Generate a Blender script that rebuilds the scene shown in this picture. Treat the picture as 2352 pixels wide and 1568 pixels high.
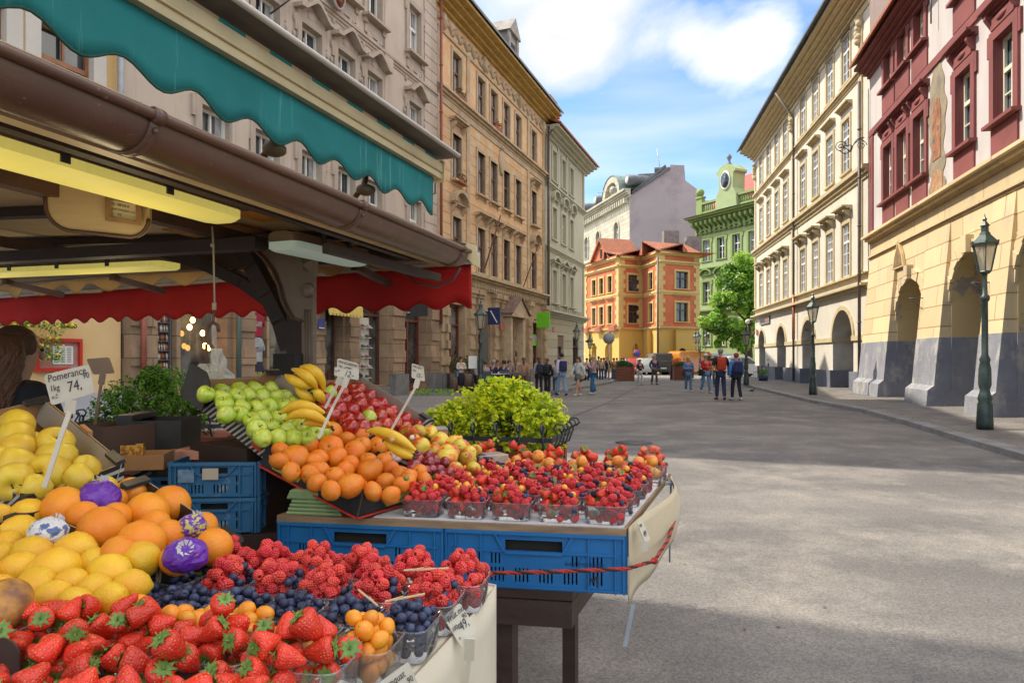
import bpy,bmesh,math,random
from math import sin,cos,pi,radians,sqrt,atan2
from mathutils import Vector,Matrix,Euler,noise
random.seed(7)
for o in list(bpy.data.objects):bpy.data.objects.remove(o)
SC=bpy.context.scene
COL=SC.collection
# camera, sky, sun, exposure
FP=1568.0;HZ=820.0;CH=1.58
cam=bpy.data.cameras.new('camera');cam.lens=24.0;cam.sensor_width=36.0
cam.shift_y=(HZ-784)/2352.0;cam.clip_start=0.05;cam.clip_end=2000
camo=bpy.data.objects.new('camera',cam);COL.objects.link(camo)
camo.location=(0,0,CH);camo.rotation_euler=(pi/2,0,0);SC.camera=camo
SUN_EL,SUN_AZ=50.0,-69.5
S=Vector((sin(radians(SUN_AZ))*cos(radians(SUN_EL)),cos(radians(SUN_AZ))*cos(radians(SUN_EL)),sin(radians(SUN_EL))))
sl=bpy.data.lights.new('sun','SUN');sl.energy=3.1;sl.angle=radians(0.6);sl.color=(1.0,.91,.77)
so=bpy.data.objects.new('sun',sl);COL.objects.link(so);so.rotation_euler=S.to_track_quat('Z','Y').to_euler()
so.location=(0,0,40)
W=bpy.data.worlds.new('World');SC.world=W;W.use_nodes=True
nt=W.node_tree;nt.nodes.clear()
def wn(t,**k):
 n=nt.nodes.new(t)
 for a,b in k.items():setattr(n,a,b)
 return n
L=nt.links.new
sky=wn('ShaderNodeTexSky',sky_type='NISHITA',sun_disc=False);sky.sun_elevation=radians(SUN_EL)
sky.sun_rotation=radians(SUN_AZ%360);sky.altitude=200;sky.air_density=1.0;sky.dust_density=.9;sky.ozone_density=3.0
hsv=wn('ShaderNodeHueSaturation');hsv.inputs['Saturation'].default_value=1.12;hsv.inputs['Value'].default_value=.92
L(sky.outputs[0],hsv.inputs['Color'])
tc=wn('ShaderNodeTexCoord')
def wmath(op,a,b=None,c=None,clamp=False):
 n=wn('ShaderNodeMath',operation=op);n.use_clamp=clamp
 for i,x in enumerate((a,b,c)):
  if x is None:continue
  if isinstance(x,(int,float)):n.inputs[i].default_value=x
  else:L(x,n.inputs[i])
 return n.outputs[0]
def wvec(op,a,b):
 n=wn('ShaderNodeVectorMath',operation=op)
 for i,x in enumerate((a,b)):
  if isinstance(x,(tuple,Vector)):n.inputs[i].default_value=tuple(x)
  else:L(x,n.inputs[i])
 return n
def dirv(u,v):return Vector(((u-1176)/FP,1,-(v-HZ)/FP)).normalized()
mp=wn('ShaderNodeMapping');L(tc.outputs['Generated'],mp.inputs[0]);mp.inputs['Scale'].default_value=(1,1,2.0)
nz=wn('ShaderNodeTexNoise');nz.inputs['Scale'].default_value=3.4;nz.inputs['Detail'].default_value=9;nz.inputs['Roughness'].default_value=.6
nz.inputs['Distortion'].default_value=.35
L(mp.outputs[0],nz.inputs['Vector'])
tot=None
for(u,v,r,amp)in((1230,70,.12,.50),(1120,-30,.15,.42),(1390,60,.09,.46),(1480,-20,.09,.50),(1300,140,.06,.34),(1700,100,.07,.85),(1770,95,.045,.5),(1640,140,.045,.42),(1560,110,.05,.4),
(-2600,-1900,.55,1.6),(5200,-900,.55,1.6),(600,-3400,.55,1.5),(2600,-6500,.6,1.5)):  # unseen clouds outside the frame, added to fill and neutralise the ambient light
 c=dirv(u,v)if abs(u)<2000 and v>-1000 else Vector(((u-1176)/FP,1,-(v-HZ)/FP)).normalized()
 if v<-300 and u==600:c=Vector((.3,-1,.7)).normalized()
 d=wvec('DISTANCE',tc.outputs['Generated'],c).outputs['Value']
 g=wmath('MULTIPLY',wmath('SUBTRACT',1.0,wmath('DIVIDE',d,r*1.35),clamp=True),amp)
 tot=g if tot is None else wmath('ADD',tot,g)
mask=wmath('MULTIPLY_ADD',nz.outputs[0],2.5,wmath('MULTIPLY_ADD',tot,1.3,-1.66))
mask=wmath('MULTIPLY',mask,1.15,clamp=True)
nz2=wn('ShaderNodeTexNoise');nz2.inputs['Scale'].default_value=2.2;nz2.inputs['Detail'].default_value=6
mp2=wn('ShaderNodeMapping');L(tc.outputs['Generated'],mp2.inputs[0]);mp2.inputs['Scale'].default_value=(1,1.5,6.0)
L(mp2.outputs[0],nz2.inputs['Vector'])
wisp=wmath('MULTIPLY',wmath('SUBTRACT',nz2.outputs[0],.42,clamp=True),1.3,clamp=True)
mask2=wmath('MAXIMUM',mask,wisp)
mx=wn('ShaderNodeMix',data_type='RGBA');L(mask2,mx.inputs['Factor']);L(hsv.outputs[0],mx.inputs[6]);mc=wn('ShaderNodeMix',data_type='RGBA');L(wmath('MULTIPLY',wvec('DISTANCE',tc.outputs['Generated'],dirv(1300,100)).outputs['Value'],1.4,None,True),mc.inputs['Factor']);mc.inputs[6].default_value=(3.35,3.3,3.4,1);mc.inputs[7].default_value=(8.4,7.9,7.3,1);L(mc.outputs[2],mx.inputs[7])  # clouds far from the view made brighter and warmer as added ambient fill
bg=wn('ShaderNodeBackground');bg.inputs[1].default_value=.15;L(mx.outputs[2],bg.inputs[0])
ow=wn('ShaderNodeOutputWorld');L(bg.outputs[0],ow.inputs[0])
SC.view_settings.view_transform='Standard';SC.view_settings.look='None';SC.view_settings.exposure=1.0;SC.view_settings.gamma=1
SC.render.engine='CYCLES'
cy=SC.cycles;cy.use_denoising=True;cy.max_bounces=6;cy.diffuse_bounces=3;cy.glossy_bounces=3;cy.transmission_bounces=4
cy.transparent_max_bounces=16;cy.caustics_reflective=False;cy.caustics_refractive=False;cy.sample_clamp_indirect=6
cy.use_adaptive_sampling=True;cy.adaptive_threshold=.02
try:cy.denoising_input_passes='RGB_ALBEDO_NORMAL';cy.denoising_prefilter='ACCURATE'
except Exception:pass
# helpers
def P(u,v,Y):return Vector(((u-1176)/FP*Y,Y,CH-(v-HZ)/FP*Y))
def G(u,v,z=0.0):return P(u,v,(CH-z)*FP/(v-HZ))
def tag(o,label=None,cat=None,group=None,kind=None):
 if label:o['label']=label
 if cat:o['category']=cat
 if group:o['group']=group
 if kind:o['kind']=kind
 return o
def empty(name,loc=(0,0,0),rz=0,label=None,cat=None,group=None,kind=None):
 o=bpy.data.objects.new(name,None);COL.objects.link(o);o.location=loc;o.rotation_euler=(0,0,rz)
 o.empty_display_size=.1
 return tag(o,label,cat,group,kind)
class B:
 def __init__(s):s.v=[];s.f=[];s.m=[];s.s=[]
 def add(s,vs,fs,m=0,sm=False,M=None):
  n=len(s.v)
  s.v+=[tuple(M@Vector(p))for p in vs]if M is not None else[tuple(p)for p in vs]
  for k,f in enumerate(fs):
   s.f.append([i+n for i in f]);s.m.append(m[k]if isinstance(m,list)else m);s.s.append(sm)
  return s
 def quad(s,a,b,c,d,m=0):return s.add([a,b,c,d],[[0,1,2,3]],m)
 def box(s,x0,x1,y0,y1,z0,z1,m=0,M=None):
  v=[(x,y,z)for z in(z0,z1)for y in(y0,y1)for x in(x0,x1)]
  return s.add(v,[[0,2,3,1],[4,5,7,6],[0,1,5,4],[2,6,7,3],[0,4,6,2],[1,3,7,5]],m,False,M)
 def bar(s,a,b,w,h,m=0,up=(0,0,1)):
  a=Vector(a);b=Vector(b);d=b-a;l=d.length;x=d/l;u=Vector(up)
  y=u.cross(x)
  if y.length<1e-4:y=Vector((0,1,0)).cross(x)
  y.normalize();z=x.cross(y)
  M=Matrix((x,y,z)).transposed().to_4x4();M.translation=a
  return s.box(0,l,-w/2,w/2,-h/2,h/2,m,M)
 def prism(s,poly,f0,f1,m=0,cap=True):
  """poly list of 2d; f0/f1 map 2d->3d for both ends"""
  n=len(poly);v=[f0(p)for p in poly]+[f1(p)for p in poly]
  fs=[[i,(i+1)%n,n+(i+1)%n,n+i]for i in range(n)]
  if cap:fs+=[list(range(n))[::-1],[n+i for i in range(n)]]
  return s.add(v,fs,m)
 def tube(s,pts,r,n=8,m=0,cap=True,sm=True,flat=1.0):
  pts=[Vector(p)for p in pts];k=len(pts);r=r if isinstance(r,(list,tuple))else[r]*k
  vs=[];prev=None
  for i,p in enumerate(pts):
   t=(pts[min(i+1,k-1)]-pts[max(i-1,0)])
   t=t.normalized()if t.length>1e-9 else Vector((0,0,1))
   if prev is None:
    a=Vector((0,0,1))if abs(t.z)<.9 else Vector((1,0,0))
    x=a.cross(t).normalized()
   else:
    x=(prev-t*prev.dot(t));x=x.normalized()if x.length>1e-6 else Vector((1,0,0))
   prev=x;y=t.cross(x)
   for j in range(n):
    an=2*pi*j/n;vs.append(p+(x*cos(an)+y*sin(an)*flat)*r[i])
  fs=[[i*n+j,i*n+(j+1)%n,(i+1)*n+(j+1)%n,(i+1)*n+j]for i in range(k-1)for j in range(n)]
  if cap:fs+=[list(range(n))[::-1],[(k-1)*n+j for j in range(n)]]
  return s.add(vs,fs,m,sm)
 def lathe(s,prof,n=16,m=0,c=(0,0,0),M=None,sm=True,off=0.0,sc=(1,1)):
  vs=[];k=len(prof)
  for(r,z)in prof:
   for j in range(n):
    a=2*pi*j/n+off;vs.append((c[0]+r*cos(a)*sc[0],c[1]+r*sin(a)*sc[1],c[2]+z))
  fs=[[i*n+j,i*n+(j+1)%n,(i+1)*n+(j+1)%n,(i+1)*n+j]for i in range(k-1)for j in range(n)]
  if prof[0][0]>1e-4:fs.append(list(range(n))[::-1])
  if prof[-1][0]>1e-4:fs.append([(k-1)*n+j for j in range(n)])
  return s.add(vs,fs,m,sm,M)
 def ball(s,c,r,m=0,seg=12,rings=8,sc=(1,1,1),M=None):
  prof=[(r*sin(pi*i/rings)if 0<i<rings else 1e-5,-r*cos(pi*i/rings))for i in range(rings+1)]
  T=Matrix.Translation(c)@Matrix.Diagonal((sc[0],sc[1],sc[2],1))
  if M is not None:T=M@T
  return s.lathe(prof,seg,m,M=T)
 def mesh(s,name,mats):
  me=bpy.data.meshes.new(name);me.from_pydata(s.v,[],s.f)
  for mt in(mats if isinstance(mats,(list,tuple))else[mats]):me.materials.append(mt)
  me.polygons.foreach_set('material_index',s.m);me.polygons.foreach_set('use_smooth',s.s);me.update()
  return me
 def obj(s,name,mats,parent=None,loc=(0,0,0),rot=(0,0,0),**k):
  return link(name,s.mesh(name,mats),parent,loc,rot,**k)
def link(name,me,parent=None,loc=(0,0,0),rot=(0,0,0),sc=None,label=None,cat=None,group=None,kind=None):
 o=bpy.data.objects.new(name,me);COL.objects.link(o);o.location=loc;o.rotation_euler=rot
 if sc:o.scale=(sc,sc,sc)if isinstance(sc,(int,float))else sc
 if parent:o.parent=parent
 return tag(o,label,cat,group,kind)
def copy_tree(o,parent=None):
 c=o.copy();COL.objects.link(c)
 if parent is not None:c.parent=parent
 for ch in list(o.children):copy_tree(ch,c)
 return c
def bevel(o,w=.01,seg=2,ang=40):
 m=o.modifiers.new('bevel','BEVEL');m.width=w;m.segments=seg;m.limit_method='ANGLE';m.angle_limit=radians(ang)
 return o
# materials
MATS={}
def newmat(name):
 m=bpy.data.materials.new(name);m.use_nodes=True;t=m.node_tree
 for n in list(t.nodes):t.nodes.remove(n)
 out=t.nodes.new('ShaderNodeOutputMaterial');b=t.nodes.new('ShaderNodeBsdfPrincipled');t.links.new(b.outputs[0],out.inputs[0])
 MATS[name]=m
 return m,t,b
def M(name,col,rough=.7,col2=None,scale=3.0,bump=0.0,bscale=None,metal=0.0,spec=None,str3=(1,1,1),rnd=0.0,emit=None,es=1.0,det=5,
lo=.35,hi=.65,sss=0.0,alpha=None,coat=0.0,blk=None,blkc=None,third=None,sheen=0,trans=0):
 """col/col2 mixed by noise; blk=(w,h,mortar,offset,plane) brick joints drawn in real coordinates; third=(col, scale, lo, hi) patches"""
 if name in MATS:return MATS[name]
 m,t,b=newmat(name);N=t.nodes.new;K=t.links.new
 b.inputs['Roughness'].default_value=rough;b.inputs['Metallic'].default_value=metal
 if spec is not None:b.inputs['Specular IOR Level'].default_value=spec
 if coat:b.inputs['Coat Weight'].default_value=coat;b.inputs['Coat Roughness'].default_value=.12
 if sss:b.inputs['Subsurface Weight'].default_value=sss;b.inputs['Subsurface Radius'].default_value=(.02,.008,.004);b.inputs['Subsurface Scale'].default_value=.3
 if alpha is not None:b.inputs['Alpha'].default_value=alpha
 if trans:b.inputs['Transmission Weight'].default_value=trans
 tcn=N('ShaderNodeTexCoord');mpn=N('ShaderNodeMapping');mpn.inputs['Scale'].default_value=str3;K(tcn.outputs['Object'],mpn.inputs[0])
 oi=None
 if rnd:
  oi=N('ShaderNodeObjectInfo');va=N('ShaderNodeVectorMath');va.operation='SCALE';cx=N('ShaderNodeCombineXYZ')
  for i in range(3):K(oi.outputs['Random'],cx.inputs[i])
  K(cx.outputs[0],va.inputs[0]);va.inputs['Scale'].default_value=37.0
  K(va.outputs[0],mpn.inputs['Location'])
 cur=None
 if col2 is not None:
  n=N('ShaderNodeTexNoise');n.inputs['Scale'].default_value=scale;n.inputs['Detail'].default_value=det;n.inputs['Roughness'].default_value=.6;K(mpn.outputs[0],n.inputs['Vector'])
  r=N('ShaderNodeMapRange');r.inputs['From Min'].default_value=lo;r.inputs['From Max'].default_value=hi;K(n.outputs[0],r.inputs[0])
  x=N('ShaderNodeMix');x.data_type='RGBA';K(r.outputs[0],x.inputs['Factor']);x.inputs[6].default_value=(*col,1);x.inputs[7].default_value=(*col2,1);cur=x.outputs[2]
 else:
  x=N('ShaderNodeRGB');x.outputs[0].default_value=(*col,1);cur=x.outputs[0]
 if third:
  n3=N('ShaderNodeTexNoise');n3.inputs['Scale'].default_value=third[1];n3.inputs['Detail'].default_value=8;n3.inputs['Roughness'].default_value=.7;mp3=N('ShaderNodeMapping');mp3.inputs['Scale'].default_value=third[4]if len(third)>4 else(1,1,1);K(tcn.outputs['Object'],mp3.inputs[0]);K(mp3.outputs[0],n3.inputs['Vector'])
  r3=N('ShaderNodeMapRange');r3.inputs['From Min'].default_value=third[2];r3.inputs['From Max'].default_value=third[3];K(n3.outputs[0],r3.inputs[0])
  x3=N('ShaderNodeMix');x3.data_type='RGBA';K(r3.outputs[0],x3.inputs['Factor']);K(cur,x3.inputs[6]);x3.inputs[7].default_value=(*third[0],1);cur=x3.outputs[2]
 hgt=None
 if blk:
  sp=N('ShaderNodeSeparateXYZ');K(tcn.outputs['Object'],sp.inputs[0]);cb=N('ShaderNodeCombineXYZ')
  K(sp.outputs[0 if blk[4]!='yz' else 1],cb.inputs[0]);K(sp.outputs[1 if blk[4]=='xy' else 2],cb.inputs[1])
  br=N('ShaderNodeTexBrick');K(cb.outputs[0],br.inputs['Vector']);br.inputs['Scale'].default_value=1;br.inputs['Brick Width'].default_value=blk[0];br.inputs['Row Height'].default_value=blk[1]
  br.inputs['Mortar Size'].default_value=blk[2];br.offset=blk[3];br.inputs['Mortar Smooth'].default_value=.3;br.inputs['Bias'].default_value=0
  br.inputs['Color1'].default_value=(1,1,1,1);v=.8;br.inputs['Color2'].default_value=(v,v,v,1);br.inputs['Mortar'].default_value=(*(blkc or(.3,.3,.3)),1)
  x2=N('ShaderNodeMix');x2.data_type='RGBA';x2.blend_type='MULTIPLY';x2.inputs['Factor'].default_value=1;K(cur,x2.inputs[6]);K(br.outputs['Color'],x2.inputs[7]);cur=x2.outputs[2]
  hgt=br.outputs['Fac']
 if rnd:
  h=N('ShaderNodeHueSaturation');K(cur,h.inputs['Color'])
  mr=N('ShaderNodeMapRange');mr.inputs['To Min'].default_value=1-rnd;mr.inputs['To Max'].default_value=1+rnd;K(oi.outputs['Random'],mr.inputs[0]);K(mr.outputs[0],h.inputs['Value'])
  mh=N('ShaderNodeMapRange');mh.inputs['To Min'].default_value=.5-rnd*.035;mh.inputs['To Max'].default_value=.5+rnd*.035
  ml=N('ShaderNodeMath');ml.operation='FRACT';mk=N('ShaderNodeMath');mk.operation='MULTIPLY';mk.inputs[1].default_value=17.3;K(oi.outputs['Random'],mk.inputs[0]);K(mk.outputs[0],ml.inputs[0]);K(ml.outputs[0],mh.inputs[0]);K(mh.outputs[0],h.inputs['Hue'])
  cur=h.outputs[0]
 K(cur,b.inputs['Base Color'])
 if emit:
  b.inputs['Emission Color'].default_value=(*emit,1);b.inputs['Emission Strength'].default_value=es
 if bump or hgt is not None:
  bp=N('ShaderNodeBump');bp.inputs['Strength'].default_value=1.0;bp.inputs['Distance'].default_value=1.0
  n2=N('ShaderNodeTexNoise');n2.inputs['Scale'].default_value=bscale or scale*4;n2.inputs['Detail'].default_value=6;K(tcn.outputs['Object'],n2.inputs['Vector'])
  mm=N('ShaderNodeMath');mm.operation='MULTIPLY';mm.inputs[1].default_value=bump;K(n2.outputs[0],mm.inputs[0]);hh=mm.outputs[0]
  if hgt is not None:
   m3=N('ShaderNodeMath');m3.operation='MULTIPLY_ADD';K(hgt,m3.inputs[0]);m3.inputs[1].default_value=-.015;K(hh,m3.inputs[2]);hh=m3.outputs[0]
  K(hh,bp.inputs['Height']);K(bp.outputs[0],b.inputs['Normal'])
 return m
def metal_mat(name,col,rough=.45):return M(name,col,rough,tuple(c*.6 for c in col),8,.001,60,spec=.5)
glass_dark=M('window_glass',(.02,.025,.03),.04,(.09,.10,.11),.35,spec=.9,lo=.45,hi=.6,rnd=.5,str3=(1,1,.6),bump=.002,bscale=1.3)  # lighter patches in the pane colour are painted reflections
white_paint=M('white_paint',(.78,.77,.73),.5,(.66,.65,.6),3)
def clear_mat():
 m=bpy.data.materials.new('clear_plastic');m.use_nodes=True;t=m.node_tree;t.nodes.clear();N=t.nodes.new;K=t.links.new
 o=N('ShaderNodeOutputMaterial');tr=N('ShaderNodeBsdfTransparent');tr.inputs[0].default_value=(.93,.94,.95,1)
 gl=N('ShaderNodeBsdfGlossy');gl.inputs['Roughness'].default_value=.08;df=N('ShaderNodeBsdfDiffuse');df.inputs[0].default_value=(.8,.82,.84,1)
 fr=N('ShaderNodeFresnel');fr.inputs[0].default_value=1.45;m1=N('ShaderNodeMixShader');m2=N('ShaderNodeMixShader');m2.inputs[0].default_value=.09
 ad=N('ShaderNodeMath');ad.operation='ADD';ad.inputs[1].default_value=.06;K(fr.outputs[0],ad.inputs[0])
 K(ad.outputs[0],m1.inputs[0]);K(tr.outputs[0],m1.inputs[1]);K(gl.outputs[0],m1.inputs[2]);K(m1.outputs[0],m2.inputs[1]);K(df.outputs[0],m2.inputs[2]);K(m2.outputs[0],o.inputs[0])
 return m
CLEAR=clear_mat()
def text_mesh(body,size=.1,extr=.0005,shear=0.0):
 c=bpy.data.curves.new('lettering','FONT');c.body=body;c.size=size;c.extrude=extr;c.shear=shear;c.resolution_u=2
 o=bpy.data.objects.new('tmp',c);COL.objects.link(o);dg=bpy.context.evaluated_depsgraph_get()
 me=bpy.data.meshes.new_from_object(o.evaluated_get(dg));bpy.data.objects.remove(o)
 return me
INK=M('ink',(.03,.02,.025),.6)
def skin_mesh(verts,edges,radii,mat,sub=1,root=0):
 """continuous body grown round a skeleton"""
 me=bpy.data.meshes.new('tmp');me.from_pydata([tuple(v)for v in verts],edges,[])
 o=bpy.data.objects.new('tmp',me);COL.objects.link(o)
 md=o.modifiers.new('s','SKIN');md.use_smooth_shade=True
 for i,r in enumerate(radii):
  r=r if isinstance(r,(tuple,list))else(r,r);me.skin_vertices[0].data[i].radius=r
 me.skin_vertices[0].data[root].use_root=True
 if sub:sd=o.modifiers.new('d','SUBSURF');sd.levels=sub;sd.render_levels=sub
 dg=bpy.context.evaluated_depsgraph_get();r=bpy.data.meshes.new_from_object(o.evaluated_get(dg));bpy.data.objects.remove(o)
 r.materials.clear();r.materials.append(mat)
 for p in r.polygons:p.use_smooth=True
 return r
# materials of the street
asph=M('asphalt',(.092,.086,.081),.85,(.168,.156,.143),.38,.003,60,str3=(.3,1.0,1),third=((.245,.222,.192),.8,.46,.70),det=9)
def speckle(mat,sc=170,amt=.5):
 t=mat.node_tree;b=[n for n in t.nodes if n.type=='BSDF_PRINCIPLED'][0];src=b.inputs['Base Color'].links[0].from_socket
 v=t.nodes.new('ShaderNodeTexVoronoi');v.inputs['Scale'].default_value=sc;c=t.nodes.new('ShaderNodeTexCoord');t.links.new(c.outputs['Object'],v.inputs['Vector'])
 r=t.nodes.new('ShaderNodeMapRange');r.inputs['To Min'].default_value=1-amt;r.inputs['To Max'].default_value=1+amt
 s=t.nodes.new('ShaderNodeSeparateXYZ');t.links.new(v.outputs['Color'],s.inputs[0]);t.links.new(s.outputs[0],r.inputs[0])
 x=t.nodes.new('ShaderNodeMix');x.data_type='RGBA';x.blend_type='MULTIPLY';x.inputs['Factor'].default_value=1;t.links.new(src,x.inputs[6]);t.links.new(r.outputs[0],x.inputs[7]);t.links.new(x.outputs[2],b.inputs['Base Color'])
speckle(asph,95,.3)
cob=M('cobbles',(.33,.31,.29),.8,(.22,.21,.2),4,.006,30,blk=(.14,.12,.012,.5,'xy'),blkc=(.45,.45,.45))
cobL=M('sidewalk_setts',(.30,.285,.27),.8,(.2,.19,.185),.9,.006,30,str3=(.15,3,1),blk=(.11,.11,.012,.5,'xy'),blkc=(.45,.45,.45))
cobR=M('sidewalk_mosaic',(.33,.30,.26),.8,(.21,.19,.17),1.3,.006,30,blk=(.075,.075,.01,.5,'xy'),blkc=(.5,.5,.5))
kerb_m=M('kerb_stone',(.26,.25,.24),.8,(.16,.155,.15),2,.004,40)
def setting(name,b,mats,**k):return b.obj(name,mats,kind='structure',**k)
b=B();b.quad((-300,-60,0),(300,-60,0),(300,600,0),(-300,600,0));road=setting('road',b,asph)
tar=M('tar_joint',(.035,.034,.033),.7,(.06,.06,.06),8)
b=B()
for pts in([(1250,985),(1330,950),(1395,925),(1480,880)],):
 q=[G(u,v,.004)for u,v in pts]
 for p0,p1 in zip(q,q[1:]):d=(p1-p0).normalized();n=Vector((-d.y,d.x,0))*.03;b.quad(p0-n,p1-n,p1+n,p0+n)
setting('tar_line_on_road',b,tar)
mh=B();q_=G(1456,1016,.004);mh.lathe([(.34,0),(.34,.004)],24,c=tuple(q_));mo_=mh.obj('manhole_cover',M('cast_iron',(.05,.045,.04),.6,(.09,.08,.07),30,.004,60));tag(mo_,'round dark manhole cover in the road behind the yellow green shrub','manhole cover')
def slab(name,top,bot_z,mat,side=None):
 b=B();n=len(top)
 b.add(top,[list(range(n))]);low=[(p[0],p[1],bot_z)for p in top]
 for i in range(n):j=(i+1)%n;b.add([top[i],top[j],low[j],low[i]],[[0,3,2,1]],1)
 return setting(name,b,[mat,side or mat])
LW=lambda Y:-13.9+.364*Y
curbL=[(-9.5,-6),(-6.2,3),(-3.9,10),(-1.87,16.6),(.35,24),(2.37,30.7),(4.3,36),(6.0,41),(7.0,46),(6.8,58)]
top=[(x,y,.13)for x,y in curbL]+[(LW(58),58,.13),(LW(-6),-6,.13)]
slab('sidewalk_west',top,-.05,cobL,kerb_m)
b=B()
for(x0,y0),(x1,y1)in zip(curbL,curbL[1:]):
 b.add([(x0,y0,.136),(x1,y1,.136),(x1-.22,y1,.136),(x0-.22,y0,.136)],[[0,1,2,3]])
setting('kerb_west',b,kerb_m)
curbR=[(6.4,2),(7.1,6),(7.75,10.2),(8.4,12.9),(9.06,15.4),(10.0,19.5),(10.4,24),(11.9,32.6),(12.6,37),(14.6,45),(16.6,49)]
def rz_(Y):return .3 if Y<16 else(.3-.15*(Y-16)/12 if Y<28 else .15)
RW=lambda Y:8.2+.232*Y if Y<28 else 10.34+.1556*Y
b=B()
for(x0,y0),(x1,y1)in zip(curbR,curbR[1:]):
 z=.10
 b.add([(x0+.3,y0,z+.01),(RW(y0)+5,y0,rz_(y0)),(RW(y1)+5,y1,rz_(y1)),(x1+.3,y1,z+.01)],[[0,1,2,3]],0)
 b.add([(x0,y0,z),(x0+.3,y0,z+.012),(x1+.3,y1,z+.012),(x1,y1,z)],[[0,1,2,3]],1)
 b.add([(x0,y0,z),(x1,y1,z),(x1-.02,y1,-.02),(x0-.02,y0,-.02)],[[0,1,2,3]],1)
setting('sidewalk_east',b,[cobR,kerb_m])
b=B();b.quad((-40,46.3,.006),(60,46.3,.006),(60,140,.006),(-40,140,.006));setting('cobbled_square',b,cob)
# facade kit
def arcpts(x0,x1,zs,rise,n=12):
 c=(x0+x1)/2;a=(x1-x0)/2
 return[(c-a*cos(pi*i/n),zs+rise*sin(pi*i/n))for i in range(n+1)]
def wall_grid(b,x0,x1,z0,z1,holes,depth,m=0,mr=1):
 hs=[]
 for h in holes:h=tuple(h)+(0,)*(5-len(h));hs.append(h)
 xs=sorted({x0,x1}|{v for h in hs for v in h[:2]if x0<v<x1});zs=sorted({z0,z1}|{v for h in hs for v in h[2:4]if z0<v<z1})
 for i in range(len(xs)-1):
  run=None
  for j in range(len(zs)-1):
   cx,cz=(xs[i]+xs[i+1])/2,(zs[j]+zs[j+1])/2
   inside=any(h[0]<cx<h[1]and h[2]<cz<h[3]for h in hs)
   if not inside:run=run or[zs[j],0];run[1]=zs[j+1]
   if run and(inside or j==len(zs)-2):
    b.quad((xs[i],0,run[0]),(xs[i+1],0,run[0]),(xs[i+1],0,run[1]),(xs[i],0,run[1]),m);run=None
 for a0,a1,c0,c1,rise in hs:
  zs_=c1-rise
  b.quad((a0,0,c0),(a0,0,zs_),(a0,depth,zs_),(a0,depth,c0),mr);b.quad((a1,0,c0),(a1,depth,c0),(a1,depth,zs_),(a1,0,zs_),mr)
  if c0>z0+.02:b.quad((a0,0,c0),(a0,depth,c0),(a1,depth,c0),(a1,0,c0),mr)
  if rise:
   pt=arcpts(a0,a1,zs_,rise)
   for p,q in zip(pt,pt[1:]):
    b.quad((p[0],0,p[1]),(q[0],0,q[1]),(q[0],0,c1+.0),(p[0],0,c1),m);b.quad((p[0],0,p[1]),(p[0],depth,p[1]),(q[0],depth,q[1]),(q[0],0,q[1]),mr)
  else:b.quad((a0,0,c1),(a1,0,c1),(a1,depth,c1),(a0,depth,c1),mr)
def profx(b,x0,x1,prof,m=0):
 """prof = closed outline in (y,z) pushed along x"""
 b.prism(prof,lambda p:(x0,p[0],p[1]),lambda p:(x1,p[0],p[1]),m)
def cornice(b,x0,x1,z,h,pr,m=0,steps=3):
 pts=[(.03,z)]
 for i in range(steps):
  f=(i+1)/steps;pts+=[(-pr*f**1.3,z+h*i/steps+.001*i),(-pr*f**1.3,z+h*(i+1)/steps)]
 pts+=[(.03,z+h)];profx(b,x0,x1,pts,m)
WC={}
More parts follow.
